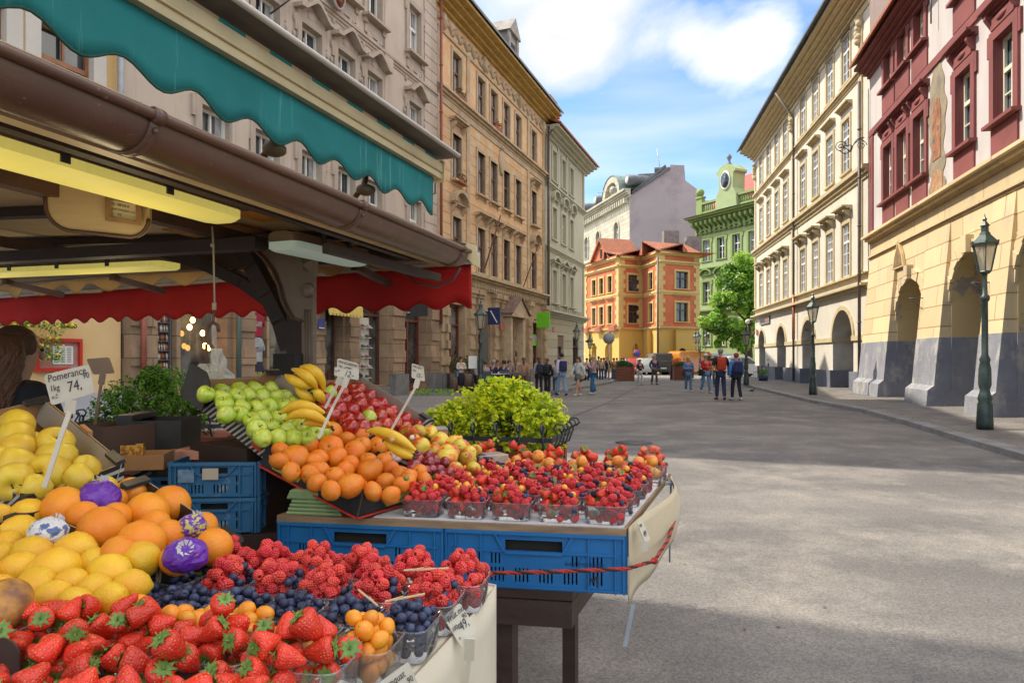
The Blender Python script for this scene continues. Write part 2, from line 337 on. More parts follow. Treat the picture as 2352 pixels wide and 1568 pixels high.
def window(h,x,z,w,ht,key,st,arch=0.0):
 """one window of a house: frame mesh with pane, surround, sill and hood as its children. x = centre"""
 k=(key,round(w,2),round(ht,2),round(arch,2))
 if k not in WC:
  d={};t=st.get('t',.07);sb=st.get('sb',.18);b=B();w2=w/2;zt=ht-arch
  b.box(-w2,-w2+t,sb,sb+.07,0,zt);b.box(w2-t,w2,sb,sb+.07,0,zt);b.box(-w2+t,w2-t,sb,sb+.07,0,t)
  if arch:
   pt=arcpts(-w2,w2,zt,arch,10);pi_=arcpts(-w2+t,w2-t,zt,arch-t,10)
   for i in range(10):
    b.add([(pt[i][0],sb,pt[i][1]),(pt[i+1][0],sb,pt[i+1][1]),(pi_[i+1][0],sb,pi_[i+1][1]),(pi_[i][0],sb,pi_[i][1])],[[0,3,2,1]])
  else:b.box(-w2+t,w2-t,sb,sb+.07,ht-t,ht)
  tz=ht*st.get('tr',.62)
  if st.get('tr',.62):b.box(-w2+t,w2-t,sb-.02,sb+.06,tz-t*.7,tz+t*.7)
  b.box(-t*.55,t*.55,sb-.01,sb+.05,t,(tz-t*.7)if st.get('tr',.62)else ht-t);b.box(-t*.35,t*.35,sb,sb+.05,tz+t*.7,ht-t*.5-(0 if not arch else .02))
  bt=.018
  for r in range(1,st.get('rows',0)+1):
   zz=t+(tz-t)*r/(st['rows']+1);b.box(-w2+t,w2-t,sb+.012,sb+.045,zz-bt,zz+bt)
  if st.get('qt'):b.box(-w2+t,w2-t,sb+.012,sb+.045,(tz+ht)/2-bt,(tz+ht)/2+bt)
  for r in range(1,st.get('cols',0)+1):
   for sgn in(-1,1):xx=sgn*(w2-t)*r/(st['cols']+1);b.box(xx-bt,xx+bt,sb+.014,sb+.04,t,ht-t)
  d['f']=b.mesh('window',st['fm'])
  b=B()
  if arch:
   pt=arcpts(-w2,w2,zt,arch,10);b.add([(-w2,sb+.09,0),(w2,sb+.09,0)]+[(p[0],sb+.09,p[1])for p in reversed(pt)],[list(range(len(pt)+2))])
  else:b.quad((-w2,sb+.09,0),(w2,sb+.09,0),(w2,sb+.09,ht),(-w2,sb+.09,ht))
  d['p']=b.mesh('pane',glass_dark)
  if st.get('cur'):
   b=B();n=5
   for sgn in(-1,1):
    for i in range(n):
     a0=w2*(1-.55*i/n)*sgn;a1=w2*(1-.55*(i+1)/n)*sgn
     b.quad((a0,sb+.085-.004*(i%2),.02),(a1,sb+.085-.004*((i+1)%2),.02),(a1,sb+.085-.004*((i+1)%2),ht-arch),(a0,sb+.085-.004*(i%2),ht-arch))
   d['c']=b.mesh('curtain',M('curtain',(.42,.42,.42),.9,(.3,.3,.31),5))
  sw=st.get('sw',0)
  if sw:
   b=B();pr=st.get('pr',.06)
   b.box(-w2-sw,-w2-.002,-pr,.02,0,zt);b.box(w2+.002,w2+sw,-pr,.02,0,zt)
   if arch:
    o=arcpts(-w2-sw,w2+sw,zt,arch+sw,12);n_=arcpts(-w2,w2,zt,arch,12)
    for i in range(12):
     b.add([(n_[i][0],-pr,n_[i][1]),(n_[i+1][0],-pr,n_[i+1][1]),(o[i+1][0],-pr,o[i+1][1]),(o[i][0],-pr,o[i][1]),(o[i][0],.02,o[i][1]),(o[i+1][0],.02,o[i+1][1]),(n_[i][0],.02,n_[i][1]),(n_[i+1][0],.02,n_[i+1][1])],[[0,1,2,3],[3,2,5,4],[0,6,7,1]])
   else:b.box(-w2-sw,w2+sw,-pr,.02,ht+.001,ht+sw)
   if st.get('ear'):
    b.box(-w2-sw*1.5,-w2-sw+.002,-pr*.9,.02,ht-.35,ht+sw*.8);b.box(w2+sw-.002,w2+sw*1.5,-pr*.9,.02,ht-.35,ht+sw*.8)
   if st.get('foot'):
    for sgn in(-1,1):b.box(sgn*(w2+sw*.5)-sw*.5,sgn*(w2+sw*.5)+sw*.5,-pr*1.3,.02,-.28,-.09)
   d['s']=b.mesh('window_surround',st['sm'])
  b=B();so_=st.get('so',.12);b.box(-w2-sw-.06,w2+sw+.06,-so_,.03,-.09,-.003)
  if st.get('apr'):b.box(-w2-sw,w2+sw,-.035,.02,-.09-st['apr'],-.095)
  d['l']=b.mesh('window_sill',st.get('lm',st.get('sm',st['fm'])))
  hd=st.get('hood')
  if hd:
   b=B();hz=ht+sw+st.get('hg',.18);hw=w2+sw+.12;hp=st.get('hp',.25)
   if st.get('con'):
    for sgn in(-1,1):b.prism([(0,0),(-.06,0),(-hp*.8,.28),(-hp*.8,.34),(0,.34)],lambda p,s=sgn:(s*(w2+sw*.5)-.07,p[0]+.02,hz-.34+p[1]),lambda p,s=sgn:(s*(w2+sw*.5)+.07,p[0]+.02,hz-.34+p[1]))
   if hd=='flat':cornice(b,-hw,hw,hz,.2,hp)
   elif hd=='tri':
    rise=.42*hw;cornice(b,-hw,hw,hz,.12,hp,steps=2)
    for sgn in(-1,1):
     b.prism([(-sgn*0,0),(0,0),(0,0)][:0]or[(sgn*(hw+.03),0),(0,rise),(0,rise+.13),(sgn*(hw+.1),.12)],lambda p:(p[0],.02,hz+.12+p[1]),lambda p:(p[0],-hp,hz+.12+p[1]))
    b.add([(-hw,-.04,hz+.12),(hw,-.04,hz+.12),(0,-.04,hz+.12+rise)],[[0,1,2]])
   elif hd=='arc':
    rise=.62*hw;cornice(b,-hw,hw,hz,.1,hp*.6,steps=2);o=arcpts(-hw-.04,hw+.04,hz+.1,rise+.13,10);n_=arcpts(-hw+.1,hw-.1,hz+.1,rise,10)
    for i in range(10):b.prism([n_[i],n_[i+1],o[i+1],o[i]],lambda p:(p[0],.02,p[1]),lambda p:(p[0],-hp,p[1]))
    b.add([(p[0],-.05,p[1])for p in n_],[list(range(11))[::-1]]);b.ball((0,-.06,hz+.1+rise*.45),.17,sc=(1.2,.5,1),seg=8,rings=5)
   elif hd=='swan':
    for sgn in(-1,1):
     q=[(-hw+.0,0),(-hw*.7,.02),(-hw*.42,.2),(-hw*.12,.38),(0,.40)]
     for p0,p1 in zip(q,q[1:]):
      b.prism([(sgn*p0[0],p0[1]),(sgn*p1[0],p1[1]),(sgn*p1[0],p1[1]+.13),(sgn*p0[0],p0[1]+.13)],lambda p:(p[0],.02,hz+p[1]),lambda p:(p[0],-hp,hz+p[1]))
    b.ball((0,-.03,hz+.02),.2,sc=(1.3,.35,1),seg=8,rings=5);b.box(-hw+.12,hw-.12,-.05,.02,hz-.25,hz+.12)
   d['h']=b.mesh('window_hood',st.get('hm',st.get('sm',st['fm'])))
  WC[k]=d
 d=WC[k]
 o=link('window',d['f'],h,(x,0,z));link('pane',d['p'],o)
 if 'c' in d and random.random()<st['cur']:link('curtain',d['c'],o)
 if 's' in d:link('window_surround',d['s'],o)
 link('window_sill',d['l'],o)
 if 'h' in d:link('window_hood',d['h'],o)
 return o
def massing(b,W_,H,D_,m=0,z0=0):
 b.quad((0,0,z0),(0,0,H),(0,D_,H),(0,D_,z0),m);b.quad((W_,0,z0),(W_,D_,z0),(W_,D_,H),(W_,0,H),m)
 b.quad((0,D_,z0),(0,D_,H),(W_,D_,H),(W_,D_,z0),m);b.quad((0,0,H),(W_,0,H),(W_,D_,H),(0,D_,H),m)
def roof_shed(b,x0,x1,z,ov,run,rise,th=.12,m=0,back=6):
 """street slope of a roof, x along the eaves; negative y is over the street"""
 pts=[(-ov,z),(run,z+rise),(run,z+rise+th),(-ov,z+th)]
 profx(b,x0,x1,pts,m);profx(b,x0,x1,[(run,z),(run+back,z),(run+back,z+.1),(run,z+rise)],m)
tile=M('roof_tile',(.52,.19,.08),.7,(.36,.12,.06),6,.004,30,blk=(.2,.3,.03,.5,'xy'),blkc=(.5,.4,.4))
slate=M('roof_slate',(.10,.11,.12),.55,(.15,.16,.165),2,.003,30)
copper=M('roof_copper_green',(.18,.27,.24),.6,(.12,.16,.15),2)
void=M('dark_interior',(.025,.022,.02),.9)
rust=M('downpipe_red',(.28,.07,.045),.5,(.2,.06,.04),4)
pipe_dk=M('downpipe_dark',(.09,.07,.065),.5,(.13,.1,.09),3)
AL=radians(90)-atan2(.364,1);KL=sqrt(1+.364**2)
def uL(u,Y0):return(21795.0/(1746-u)-Y0)*KL
def downpipe(h,x,z0,z1,mat,y=-.14,top=None):
 b=B();pts=[(x,y,z0),(x,y,z1)]
 if top:pts+=[(x+top[0],y+top[1],z1+top[2])]
 b.tube(pts,.065,8)
 for z in range(int(z0)+1,int(z1),2):b.tube([(x,y,z),(x,y,z+.05)],.085,8)
 return b.obj('downpipe',mat,h)
# yellow house at the left edge, with a low roof that lets the sun through
yel=M('ochre_plaster',(.62,.40,.16),.85,(.66,.47,.24),.6,.003,20,third=((.50,.36,.20),1.2,.62,.75))
wht=M('pale_plaster',(.60,.57,.52),.85,(.5,.47,.43),.8,.003,20)
Y0=8.95;Wd=(14.83-Y0)*KL
h=empty('yellow_house',(LW(Y0),Y0,0),AL,'low ochre plastered house with brown framed windows behind the awning, left edge','house')
WB=dict(fm=M('brown_window_wood',(.30,.13,.06),.5,(.22,.09,.04),5),t=.07,sb=.12,rows=1,sw=.3,pr=.03,sm=wht,cur=.4)
ws=[(1.2,6.4),(3.3,6.4),(5.05,6.4)]
b=B();wall_grid(b,0,Wd,0,9.9,[(x-.55,x+.55,z,z+1.7)for x,z in ws]+[(1.0,2.2,.9,2.9)],.3);massing(b,Wd,9.9,9);b.obj('wall',[yel,wht],h)
for x,z in ws:window(h,x,z,1.1,1.7,'Y',WB)
window(h,1.6,.9,1.2,2.0,'Y',WB)
b=B();cornice(b,0,Wd,9.5,.4,.4);b.obj('cornice',wht,h);b=B();roof_shed(b,0,Wd,9.9,.5,4.5,1.6);b.obj('roof',tile,h)
b=B();b.box(0,Wd-.01,-.05,.02,0,.84);b.obj('plinth',M('painted_plinth',(.42,.43,.47),.8,(.36,.37,.4),1.2,.003,20),h)
downpipe(h,Wd-.12,2.8,9.4,M('zinc',(.3,.32,.34),.4,(.22,.23,.25),4));
h=empty('tall_house',(LW(-16),-16,0),AL,'tall plastered house just outside the frame beside the yellow house','house')
b=B();w_=24.75*KL;wall_grid(b,0,w_,0,17.5,[],.2);massing(b,w_,17.5,9);b.obj('wall',[wht,wht],h);b=B();roof_shed(b,0,w_,17.5,.7,4.5,2);b.obj('roof',tile,h)
# grey-mauve baroque house
lav=M('mauve_plaster',(.53,.445,.365),.85,(.45,.375,.31),.5,.003,14,third=((.34,.29,.24),2.2,.52,.72,(1,1,.12)))
lavd=M('mauve_trim',(.44,.365,.30),.8,(.36,.30,.245),3,.004,30)
brst=M('brown_stone',(.38,.26,.16),.85,(.27,.185,.12),1.6,.006,25,blk=(1.15,.52,.012,.5,'xz'),blkc=(.45,.42,.4))
grst=M('grey_stone',(.19,.185,.18),.85,(.13,.125,.12),3,.006,30)
Y0=14.9;Wd=(29.25-Y0)*KL;hM=empty('mauve_baroque_house',(LW(Y0),Y0,0),AL,'tall grey mauve baroque house with stucco window crowns and an oval gilded plaque','house');h=hM
WM=dict(fm=white_paint,t=.075,sb=.15,rows=0,sw=.2,pr=.08,sm=lavd,hood='swan',hg=.1,hp=.34,ear=1,foot=1,tr=.6,cur=.6,hm=lavd)
WM2=dict(WM,hood=None,so=.3)
cols=[uL(u,Y0)for u in(610,712,792,857,950)];cols=[cols[0]-1.9]+cols
holes=[];wl=[]
for i,x in enumerate(cols):
 for z,t_ in((5.9,2),(9.75,1),(13.6,2)):
  holes.append((x-.5,x+.5,z,z+1.95));wl.append((x,z,t_))
 holes.append((x-.45,x+.45,17.2,18.7));wl.append((x,17.2,2.5))
shop=[(uL(362,Y0),uL(405,Y0),.25,3.9,'r'),(uL(414,Y0),uL(521,Y0),.35,3.95,'w'),(uL(579,Y0),uL(612,Y0),.25,3.9,'t'),(uL(618,Y0),uL(690,Y0),.35,3.9,'w'),
(uL(740,Y0),uL(788,Y0),.15,3.5,'d'),(uL(820,Y0),uL(889,Y0),.55,4.05,'s'),(uL(924,Y0),uL(978,Y0),.2,4.1,'e')]
b=B();wall_grid(b,0,Wd,4.6,20,holes,.32,0,1);massing(b,Wd,20,9,0,4.6);b.obj('wall',[lav,lavd],h)
b=B();wall_grid(b,0,Wd,0,4.6,[s[:4]for s in shop],.6,0,0);massing(b,Wd,4.59,9);b.obj('ground_floor_wall',[brst,void],h)
for x,z,t_ in wl:window(h,x,z,1.0 if t_!=2.5 else .9,1.95 if t_!=2.5 else 1.5,'M%g'%t_,WM if t_==1 else WM2)
for z_,h_,p_ in((4.55,.35,.3),(5.15,.14,.12),(12.55,.3,.12),(19.3,.7,.8)):b=B();cornice(b,0,Wd,z_,h_,p_);b.obj('cornice',lavd,h)
for x in(cols[4]+.95,cols[1]-1.1):b=B();b.box(x-.3,x+.3,-.1,.02,5.3,19.3);b.obj('pilaster',lav,h)
b=B();b.box(Wd-1.1,Wd-.04,-.04,.02,5.34,19.2)
for zz in range(30):b.box(Wd-1.15,Wd-.02,-.06,.02,5.35+zz*.46,5.35+zz*.46+.42)
b.obj('corner_quoins',lav,h)
b=B();roof_shed(b,0,Wd,20,.9,4.5,2.5);b.obj('roof',tile,h)
for x in cols:
 b=B();b.box(x-.62,x+.62,-.05,.02,13.0,13.42)
 for sgn in(-1,1):
  for(dx,z,r)in((.62,12.0,.1),(.78,11.7,.09),(.82,11.2,.07),(.8,10.6,.06),(.82,9.5,.09),(.7,12.5,.08),(.5,12.75,.09),(.25,12.95,.08)):
   b.ball((x+sgn*dx,-.03,z),r,sc=(1,.6,1.6),seg=7,rings=5)
 for k in range(5):b.ball((x-.4+k*.2,-.04,12.95-.12*sin(k*pi/4)),.11,sc=(1,.5,1),seg=7,rings=5)
 b.obj('stucco_scroll',lavd,h)
pq=empty('oval_plaque',(0,0,0),0,'oval dark red plaque with a gilded palm figure on the mauve house','plaque')
pq.matrix_world=hM.matrix_world;pq.location=Vector(hM.location)+Matrix.Rotation(AL,3,'Z')@Vector((uL(758,Y0),-.3,13.5));pq.rotation_euler=(0,0,AL)
b=B();b.lathe([(.38,-.06),(.42,0),(.38,.06),(.36,.02)],20,M=Matrix.Rotation(pi/2,4,'X')@Matrix.Diagonal((1,1.9,1,1)));b.obj('frame',lavd,pq)
b=B();b.lathe([(.38,-.03),(.38,.03)],20,M=Matrix.Rotation(pi/2,4,'X')@Matrix.Diagonal((1,1.85,1,1)));b.obj('panel',M('plaque_red',(.16,.03,.035),.4),pq)
b=B();gold=M('gilding',(.80,.55,.10),.35,(.6,.38,.06),9,metal=.4)
b.tube([(0,-.07,-.5),(0,-.09,.1)],[.06,.1],8)
for k in range(9):a=pi*(.08+.84*k/8);b.tube([(0,-.08,.1),(.16*cos(a),-.1,.12+.22*sin(a)),(.26*cos(a),-.07,.1+.42*sin(a))],[.035,.035,.008],5)
b.obj('gilded_figure',gold,pq)
irn=M('black_iron',(.03,.03,.035),.45,(.05,.05,.055),6,spec=.6)
for u,z in((620,13.0),(963,9.6)):
 lp=empty('ring_lamp',Vector(hM.location)+Matrix.Rotation(AL,3,'Z')@Vector((uL(u,Y0),-.7,z)),AL,'black wrought iron bracket with a ring lantern on the mauve facade, %s'%('upper storey' if z>11 else 'beside the downpipe'),'wall lamp')
 b=B();b.tube([(0,0,-1.4),(.02,0,0)],.03,6);b.tube([(0,0,-1.4),(0,.7,-1.7)],.025,6);b.obj('bracket',irn,lp)
 b=B();b.tube([(.0,.16*cos(a*pi/8),.34+.3*sin(a*pi/8))for a in range(17)],.022,5,cap=False);b.obj('ring',irn,lp)
 b=B();b.ball((0,0,.34),.1,seg=8,rings=6);b.obj('bulb',M('milk_glass',(.6,.58,.5),.3),lp)
wood=M('dark_shop_wood',(.10,.045,.03),.45,(.06,.03,.022),5,.002,30)
maroon=M('maroon_shop_wood',(.17,.04,.03),.45,(.11,.03,.025),5)
steel=M('brushed_steel',(.42,.45,.48),.35,(.3,.33,.36),6)
lit=M('warm_bulb',(1,.6,.2),.4,emit=(1,.50,.12),es=6)
shopglass=M('shop_glass',(.03,.035,.035),.03,(.17,.18,.165),.8,spec=1.0,lo=.42,hi=.62,rnd=.5,bump=.002,bscale=.9)
def front(h,x0,x1,z0,z1,kind,fm,setb=.35,glz=None):
 w=x1-x0;b=B();t=.1 if kind!='w' else .07
 b.box(x0,x0+t,setb,setb+.1,z0,z1);b.box(x1-t,x1,setb,setb+.1,z0,z1);b.box(x0+t,x1-t,setb,setb+.1,z1-t,z1);b.box(x0+t,x1-t,setb,setb+.1,z0,z0+t*(1 if kind!='e' else 3))
 if kind in('s','e','m','g'):b.box(x0+t,x1-t,setb-.03,setb+.09,z0+(z1-z0)*.72,z0+(z1-z0)*.72+.1)
 if kind in('s',):b.box(x0+w*.62,x0+w*.62+.08,setb-.02,setb+.08,z0+t,z0+(z1-z0)*.72)
 if kind in('e','m','d'):b.box(x0+w*.5-.05,x0+w*.5+.05,setb-.02,setb+.08,z0+t,z0+(z1-z0)*(.72 if kind!='d' else 1)-.002)
 o=b.obj('shop_window' if kind in 'swmg' else('door' if kind in 'ed' else 'showcase'),fm,h)
 b=B()
 if kind=='d':
  for s_ in(0,1):
   xx=x0+.12+s_*w*.5;b.box(xx,xx+w*.5-.2,setb+.03,setb+.07,z0+.1,z0+1.0);b.box(xx+.1,xx+w*.5-.3,setb-.0,setb+.05,z0+.2,z0+.9)
  b.obj('door_panel',fm,o);b=B();b.quad((x0,setb+.06,z0+1.0),(x1,setb+.06,z0+1.0),(x1,setb+.06,z1),(x0,setb+.06,z1));b.obj('pane',shopglass,o)
  b=B();b.box(x0,x1,setb+.07,setb+.1,z0,z1);b.obj('backing',fm,o)
 else:b.quad((x0,setb+.11,z0),(x1,setb+.11,z0),(x1,setb+.11,z1),(x0,setb+.11,z1));b.obj('pane',glz or shopglass,o)
 return o
sh={}
for i,s in enumerate(shop):sh[i]=front(h,*s[:4],s[4],{'r':steel,'w':steel,'t':steel,'d':wood,'s':wood,'e':maroon}[s[4]],.35)
for a0,a1 in((uL(286,Y0),uL(345,Y0)),(uL(533,Y0),uL(574,Y0)),(uL(700,Y0),uL(736,Y0)),(uL(793,Y0),uL(816,Y0)),(uL(893,Y0),uL(921,Y0)),(uL(982,Y0),Wd-.02)):
 b=B()
 for k in range(8):z=.95+k*.44;b.box(a0,a1,-.16-.05*(k%2),.02,z,z+.44)
 b.obj('stone_pilaster',brst,h)
for a0,a1 in((uL(533,Y0),uL(576,Y0)),(uL(893,Y0),uL(922,Y0)),(uL(981,Y0),Wd-.04),(uL(286,Y0),uL(346,Y0))):b=B();b.box(a0-.04,a1+.04,-.3,.02,.1,.94);b.obj('stone_plinth',grst,h)
b=B();b.box(uL(816,Y0),uL(893,Y0),-.1,.3,.1,.5);b.obj('stone_sill',grst,h)
downpipe(h,Wd-.03,3,19.3,rust,-.26);downpipe(h,.25,.6,3.2,rust,-.3)
downpipe(h,uL(527,Y0),.3,4.4,M('green_pipe',(.07,.11,.10),.5),-.3)
def hw(hh,x,y,z):return Vector(hh.location)+Matrix.Rotation(hh.rotation_euler.z,3,'Z')@Vector((x,y,z))
rk=empty('souvenir_rack',hw(h,(shop[0][0]+shop[0][1])/2,.2,.4),AL,'tall rack of small bottles and magnets at the shop entrance','display rack')
b=B();w_=(shop[0][1]-shop[0][0])/2-.08
for k in range(15):b.box(-w_,w_,-.06,.1,k*.22,k*.22+.02)
b.box(-w_-.03,-w_,-.08,.12,0,3.2);b.box(w_,w_+.03,-.08,.12,0,3.2);b.obj('shelf',M('rack_metal',(.12,.12,.13),.4),rk)
b=B()
for k in range(15):
 for j in range(9):
  x=-w_+.04+j*(2*w_-.08)/8;c=random.randrange(3);b.lathe([(.02,0),(.02,.1),(.008,.13),(.008,.16)],6,c,(x,-.02,k*.22+.02))
bo=b.obj('bottle',[M('rack_amber',(.35,.12,.05),.3),M('rack_white',(.6,.55,.45),.4),M('rack_brown',(.12,.05,.03),.4)],rk);bo['kind']='stuff'
for k in range(7):
 x=shop[1][0]+.35+(k+random.random()*.6)/7*(shop[1][1]-shop[1][0]-.8);z=1.75+random.random()*1.1
 bl=empty('filament_bulb',hw(h,x,.12,z),AL,'glowing amber filament bulb, %s in the souvenir shop window'%('leftmost','second from the left','third from the left','middle one','third from the right','second from the right','rightmost')[k],'bulb','amber bulbs in the souvenir shop window')
 b=B();b.ball((0,0,0),.06,seg=8,rings=6,sc=(1,1,1.3));b.obj('glass_bulb',lit,bl);b=B();b.tube([(0,0,.08),(0,0,3.8-z)],.008,4);b.obj('cord',irn,bl)
for k,(c,c2,z,what)in enumerate((((.35,.02,.05),(.6,.5,.45),2.75,'dark red hooded top with a white band'),((.42,.44,.46),(.4,.4,.42),2.05,'light grey short sleeved shirt'),((.03,.035,.06),(.5,.45,.1),1.35,'navy patterned shirt with yellow lettering'),((.06,.08,.2),(.4,.4,.4),.8,'blue shirt, lowest on the rail'))):
 t=empty('shirt',hw(h,(shop[2][0]+shop[2][1])/2,.1,z-.6),AL,what+' hanging by the shop door','shirt','shirts by the shop door')
 b=B();b.prism([(-.24,0),(.24,0),(.25,.45),(.36,.3),(.42,.38),(.24,.64),(.08,.68),(-.08,.68),(-.24,.64),(-.42,.38),(-.36,.3),(-.25,.45)],lambda p:(p[0]*.75,-.04,p[1]),lambda p:(p[0]*.75,.04,p[1]),0)
 b.box(-.15,.15,-.05,-.042,.28,.42,1);b.obj('fabric',[M('shirt_%d'%k,c,.9,tuple(x*.7 for x in c),6),M('print_%d'%k,c2,.8,(.05,.04,.04),25)],t)
leather=[M('shoe_%d'%i,c,.6)for i,c in enumerate(((.30,.10,.05),(.5,.5,.48),(.05,.08,.06),(.12,.14,.3)))]
wallw=M('shop_back_wall',(.55,.53,.47),.8,(.45,.43,.38),2)
b=B();b.box(shop[5][0]+.12,shop[5][0]+(shop[5][1]-shop[5][0])*.6,.30,.34,.65,3.0);b.obj('display_board',wallw,sh[5])
for r in range(6):
 for c in range(3):
  x=shop[5][0]+.3+c*.37+(.1 if r%2 else 0);sz=.85+r*.36
  s_=empty('display_shoe',hw(h,x,.25,sz),AL,'low shoe on the %s shelf row, %s, in the shoe shop window'%(('lowest','second lowest','third lowest','third highest','second highest','highest')[r],('left','middle','right')[c]),'shoe','shoes in the shoe shop window')
  b=B();b.box(-.13,.13,-.09,.05,-.03,0);b.obj('shelf',wallw,s_)
  b=B();b.tube([(-.12,-.02,.04),(-.05,-.02,.05),(.04,-.02,.04),(.13,-.02,.03)],[.035,.045,.035,.02],7);b.tube([(-.09,-.02,.05),(-.09,-.02,.1)],[.04,.035],7);b.obj('upper',leather[(r*3+c)%4],s_)
aw=empty('shop_awning',hw(h,uL(752,Y0),0,3.1),AL,'small yellow scalloped shop awning lettered SHOP over the door','awning')
b=B();W2=.95;prof=[(0,.5),(-.7,.12),(-.72,-.14),(-.7,-.16),(-.68,.1),(0,.46)]
b.prism(prof,lambda p:(-W2,p[0],p[1]),lambda p:(W2,p[0],p[1]))
for k in range(10):b.prism([(0,0),(.19,0),(.15,-.09),(.04,-.09)],lambda p,k=k:(-W2+k*.19+p[0],-.725,p[1]-.14),lambda p,k=k:(-W2+k*.19+p[0],-.70,p[1]-.14))
b.obj('fabric',M('yellow_canvas',(.65,.50,.12),.8,(.5,.38,.1),4),aw)
link('lettering',text_mesh('SHOP',.24),aw,(-.35,-.73,-.1),(pi/2,0,0)).data.materials.append(M('lettering_blue',(.12,.25,.36),.6))
hn=empty('house_number_plate',hw(h,uL(721,Y0),-.28,2.45),AL,'small blue enamel house number plate on the stone pilaster','sign')
b=B();b.box(-.16,.16,0,.02,0,.32);b.obj('plate',M('enamel_blue',(.03,.06,.30),.3),hn);b=B();b.box(-.14,.14,-.004,-.001,.02,.05);b.obj('rim',white_paint,hn)
bs=empty('blade_sign',hw(h,uL(924,Y0),-.15,3.15),AL,'black square sign hung at a right angle above the glass shop door','sign')
b=B();b.box(-.04,.04,-.95,-.2,0,.75);b.obj('panel',irn,bs);b=B();b.tube([(0,0,.6),(0,-.2,.6)],.03,6);b.tube([(0,0,.15),(0,-.2,.15)],.03,6);b.obj('bracket',steel,bs)
# orange house
och=M('orange_plaster',(.68,.36,.17),.85,(.58,.38,.17),.45,.004,14,str3=(1,1,.7),third=((.62,.50,.34),1.3,.46,.60),det=8)
ochr=M('orange_rusticated_plaster',(.63,.37,.19),.85,(.57,.37,.18),.5,.004,14,blk=(40,.47,.016,.5,'xz'),blkc=(.55,.5,.48),third=((.62,.48,.32),1.2,.47,.62))
sand=M('sandstone_trim',(.50,.38,.25),.85,(.36,.27,.17),2,.006,25,third=((.50,.43,.33),2.5,.58,.7))
sandy=M('sandstone_base',(.44,.32,.20),.85,(.31,.22,.135),1.2,.008,20,third=((.42,.34,.24),1.8,.55,.7))
eavey=M('ochre_eave',(.50,.33,.09),.7,(.36,.23,.06),3)
Y0=29.3;Wd=(44.0-Y0)*KL;hO=empty('orange_house',(LW(Y0),Y0,0),AL,'weathered orange house with sandstone pilasters and a deep yellow eave','house');h=hO
brn=M('brown_sash',(.16,.08,.05),.5,(.1,.05,.035),6)
WO=dict(fm=brn,t=.07,sb=.13,rows=0,sw=.16,pr=.05,sm=sand,tr=.6,cur=.5)
cols=[uL(u,Y0)for u in(1048,1104,1133,1162,1189,1225)]
b=B();holes=[];wl=[]
for i,x in enumerate(cols):
 e=i in(0,5)
 for z,ht in((13.45,1.95),(9.6,2.1),(5.75,2.2)):holes.append((x-.48,x+.48,z,z+ht));wl.append((x,z,ht,e))
wall_grid(b,0,Wd,13.2,16.7,holes,.35,0,2);wall_grid(b,0,Wd,5.4,13.2,[q for q in holes if q[3]<13.2],.35,1,2);massing(b,Wd,16.7,9,0,5.4);b.obj('wall',[och,ochr,sand],h)
for x,z,ht,e in wl:
 if z>13:st,k=WO,'O0'
 elif z>9:st,k=(dict(WO,hood='flat',hg=.3,hp=.35,con=1,so=.3)if e else dict(WO,so=.2,foot=1)),'O1%d'%e
 else:st,k=(dict(WO,hood='arc' if e else 'flat',hg=.35,hp=.35,con=1)),'O2%d'%e
 window(h,x,z,.96,ht,k,st)
gx=[(uL(a,Y0),uL(c,Y0))for a,c in((1031,1068),(1104,1126),(1156,1172),(1182,1204),(1223,1243))]
gz=[(.5,4.0,'m'),(.2,3.9,'m'),(.15,3.3,'d'),(.4,3.7,'g'),(.2,3.7,'m')]
b=B();wall_grid(b,0,Wd,0,5.4,[(a,c,z0,z1)for(a,c),(z0,z1,_)in zip(gx,gz)],.6,0,0);massing(b,Wd,5.39,9);b.obj('ground_floor_wall',[sandy,void],h)
for(a,c),(z0,z1,k)in zip(gx,gz):front(h,a,c,z0,z1,k,maroon if k!='g' else wood,.35)
for x in[.4]+[uL(u,Y0)for u in(1019,1078,1096,1134,1150,1177,1212,1248)]:
 b=B()
 for k in range(10):z=.88+k*.36;b.box(x-.26-.03*(k%2),x+.26+.03*(k%2),-.14-.06*(k%2),.02,z,z+.36)
 b.box(x-.4,x+.4,-.32,.02,4.61,4.85);b.box(x-.34,x+.34,-.25,.02,4.45,4.61);o=b.obj('stone_pilaster',sandy,h)
 b=B();b.box(x-.36,x+.36,-.3,.02,.1,.88);b.obj('stone_plinth',grst,o)
b=B();cornice(b,0,Wd,5.2,.35,.45);b.box(0,Wd,-.12,.02,4.9,5.19)
for k in range(46):b.box(k*Wd/46+.05,k*Wd/46+.22,-.2,-.1,4.98,5.14)
cornice(b,0,Wd,13.0,.35,.3);b.box(0,Wd,-.04,.02,12.7,12.99);b.box(0,Wd,-.07,.02,15.75,15.9)
for x in(.12,cols[0]+1.25,cols[5]-1.1,Wd-.35):b.box(x-.18,x+.18,-.06,.02,5.7,12.7);b.box(x-.18,x+.18,-.06,.02,13.36,15.75)
for k in range(90):
 x=.1+k*(Wd-.3)/90;b.ball((x,-.02,16.25+.12*sin(k*1.3)),.13,sc=(1,.8,1.3),seg=6,rings=4)
for k in(0.5,5.2,10.5,15.0):b.ball((k,-.05,16.2),.3,sc=(.7,.8,1.4),seg=8,rings=6)
b.obj('sandstone_cornice',sand,h)
b=B();cornice(b,-.2,Wd+.5,16.7,.55,1.0,steps=4);b.obj('eave_cornice',eavey,h)
b=B();roof_shed(b,-.2,Wd+.55,17.26,1.12,4.6,4.0);b.obj('roof',slate,h)
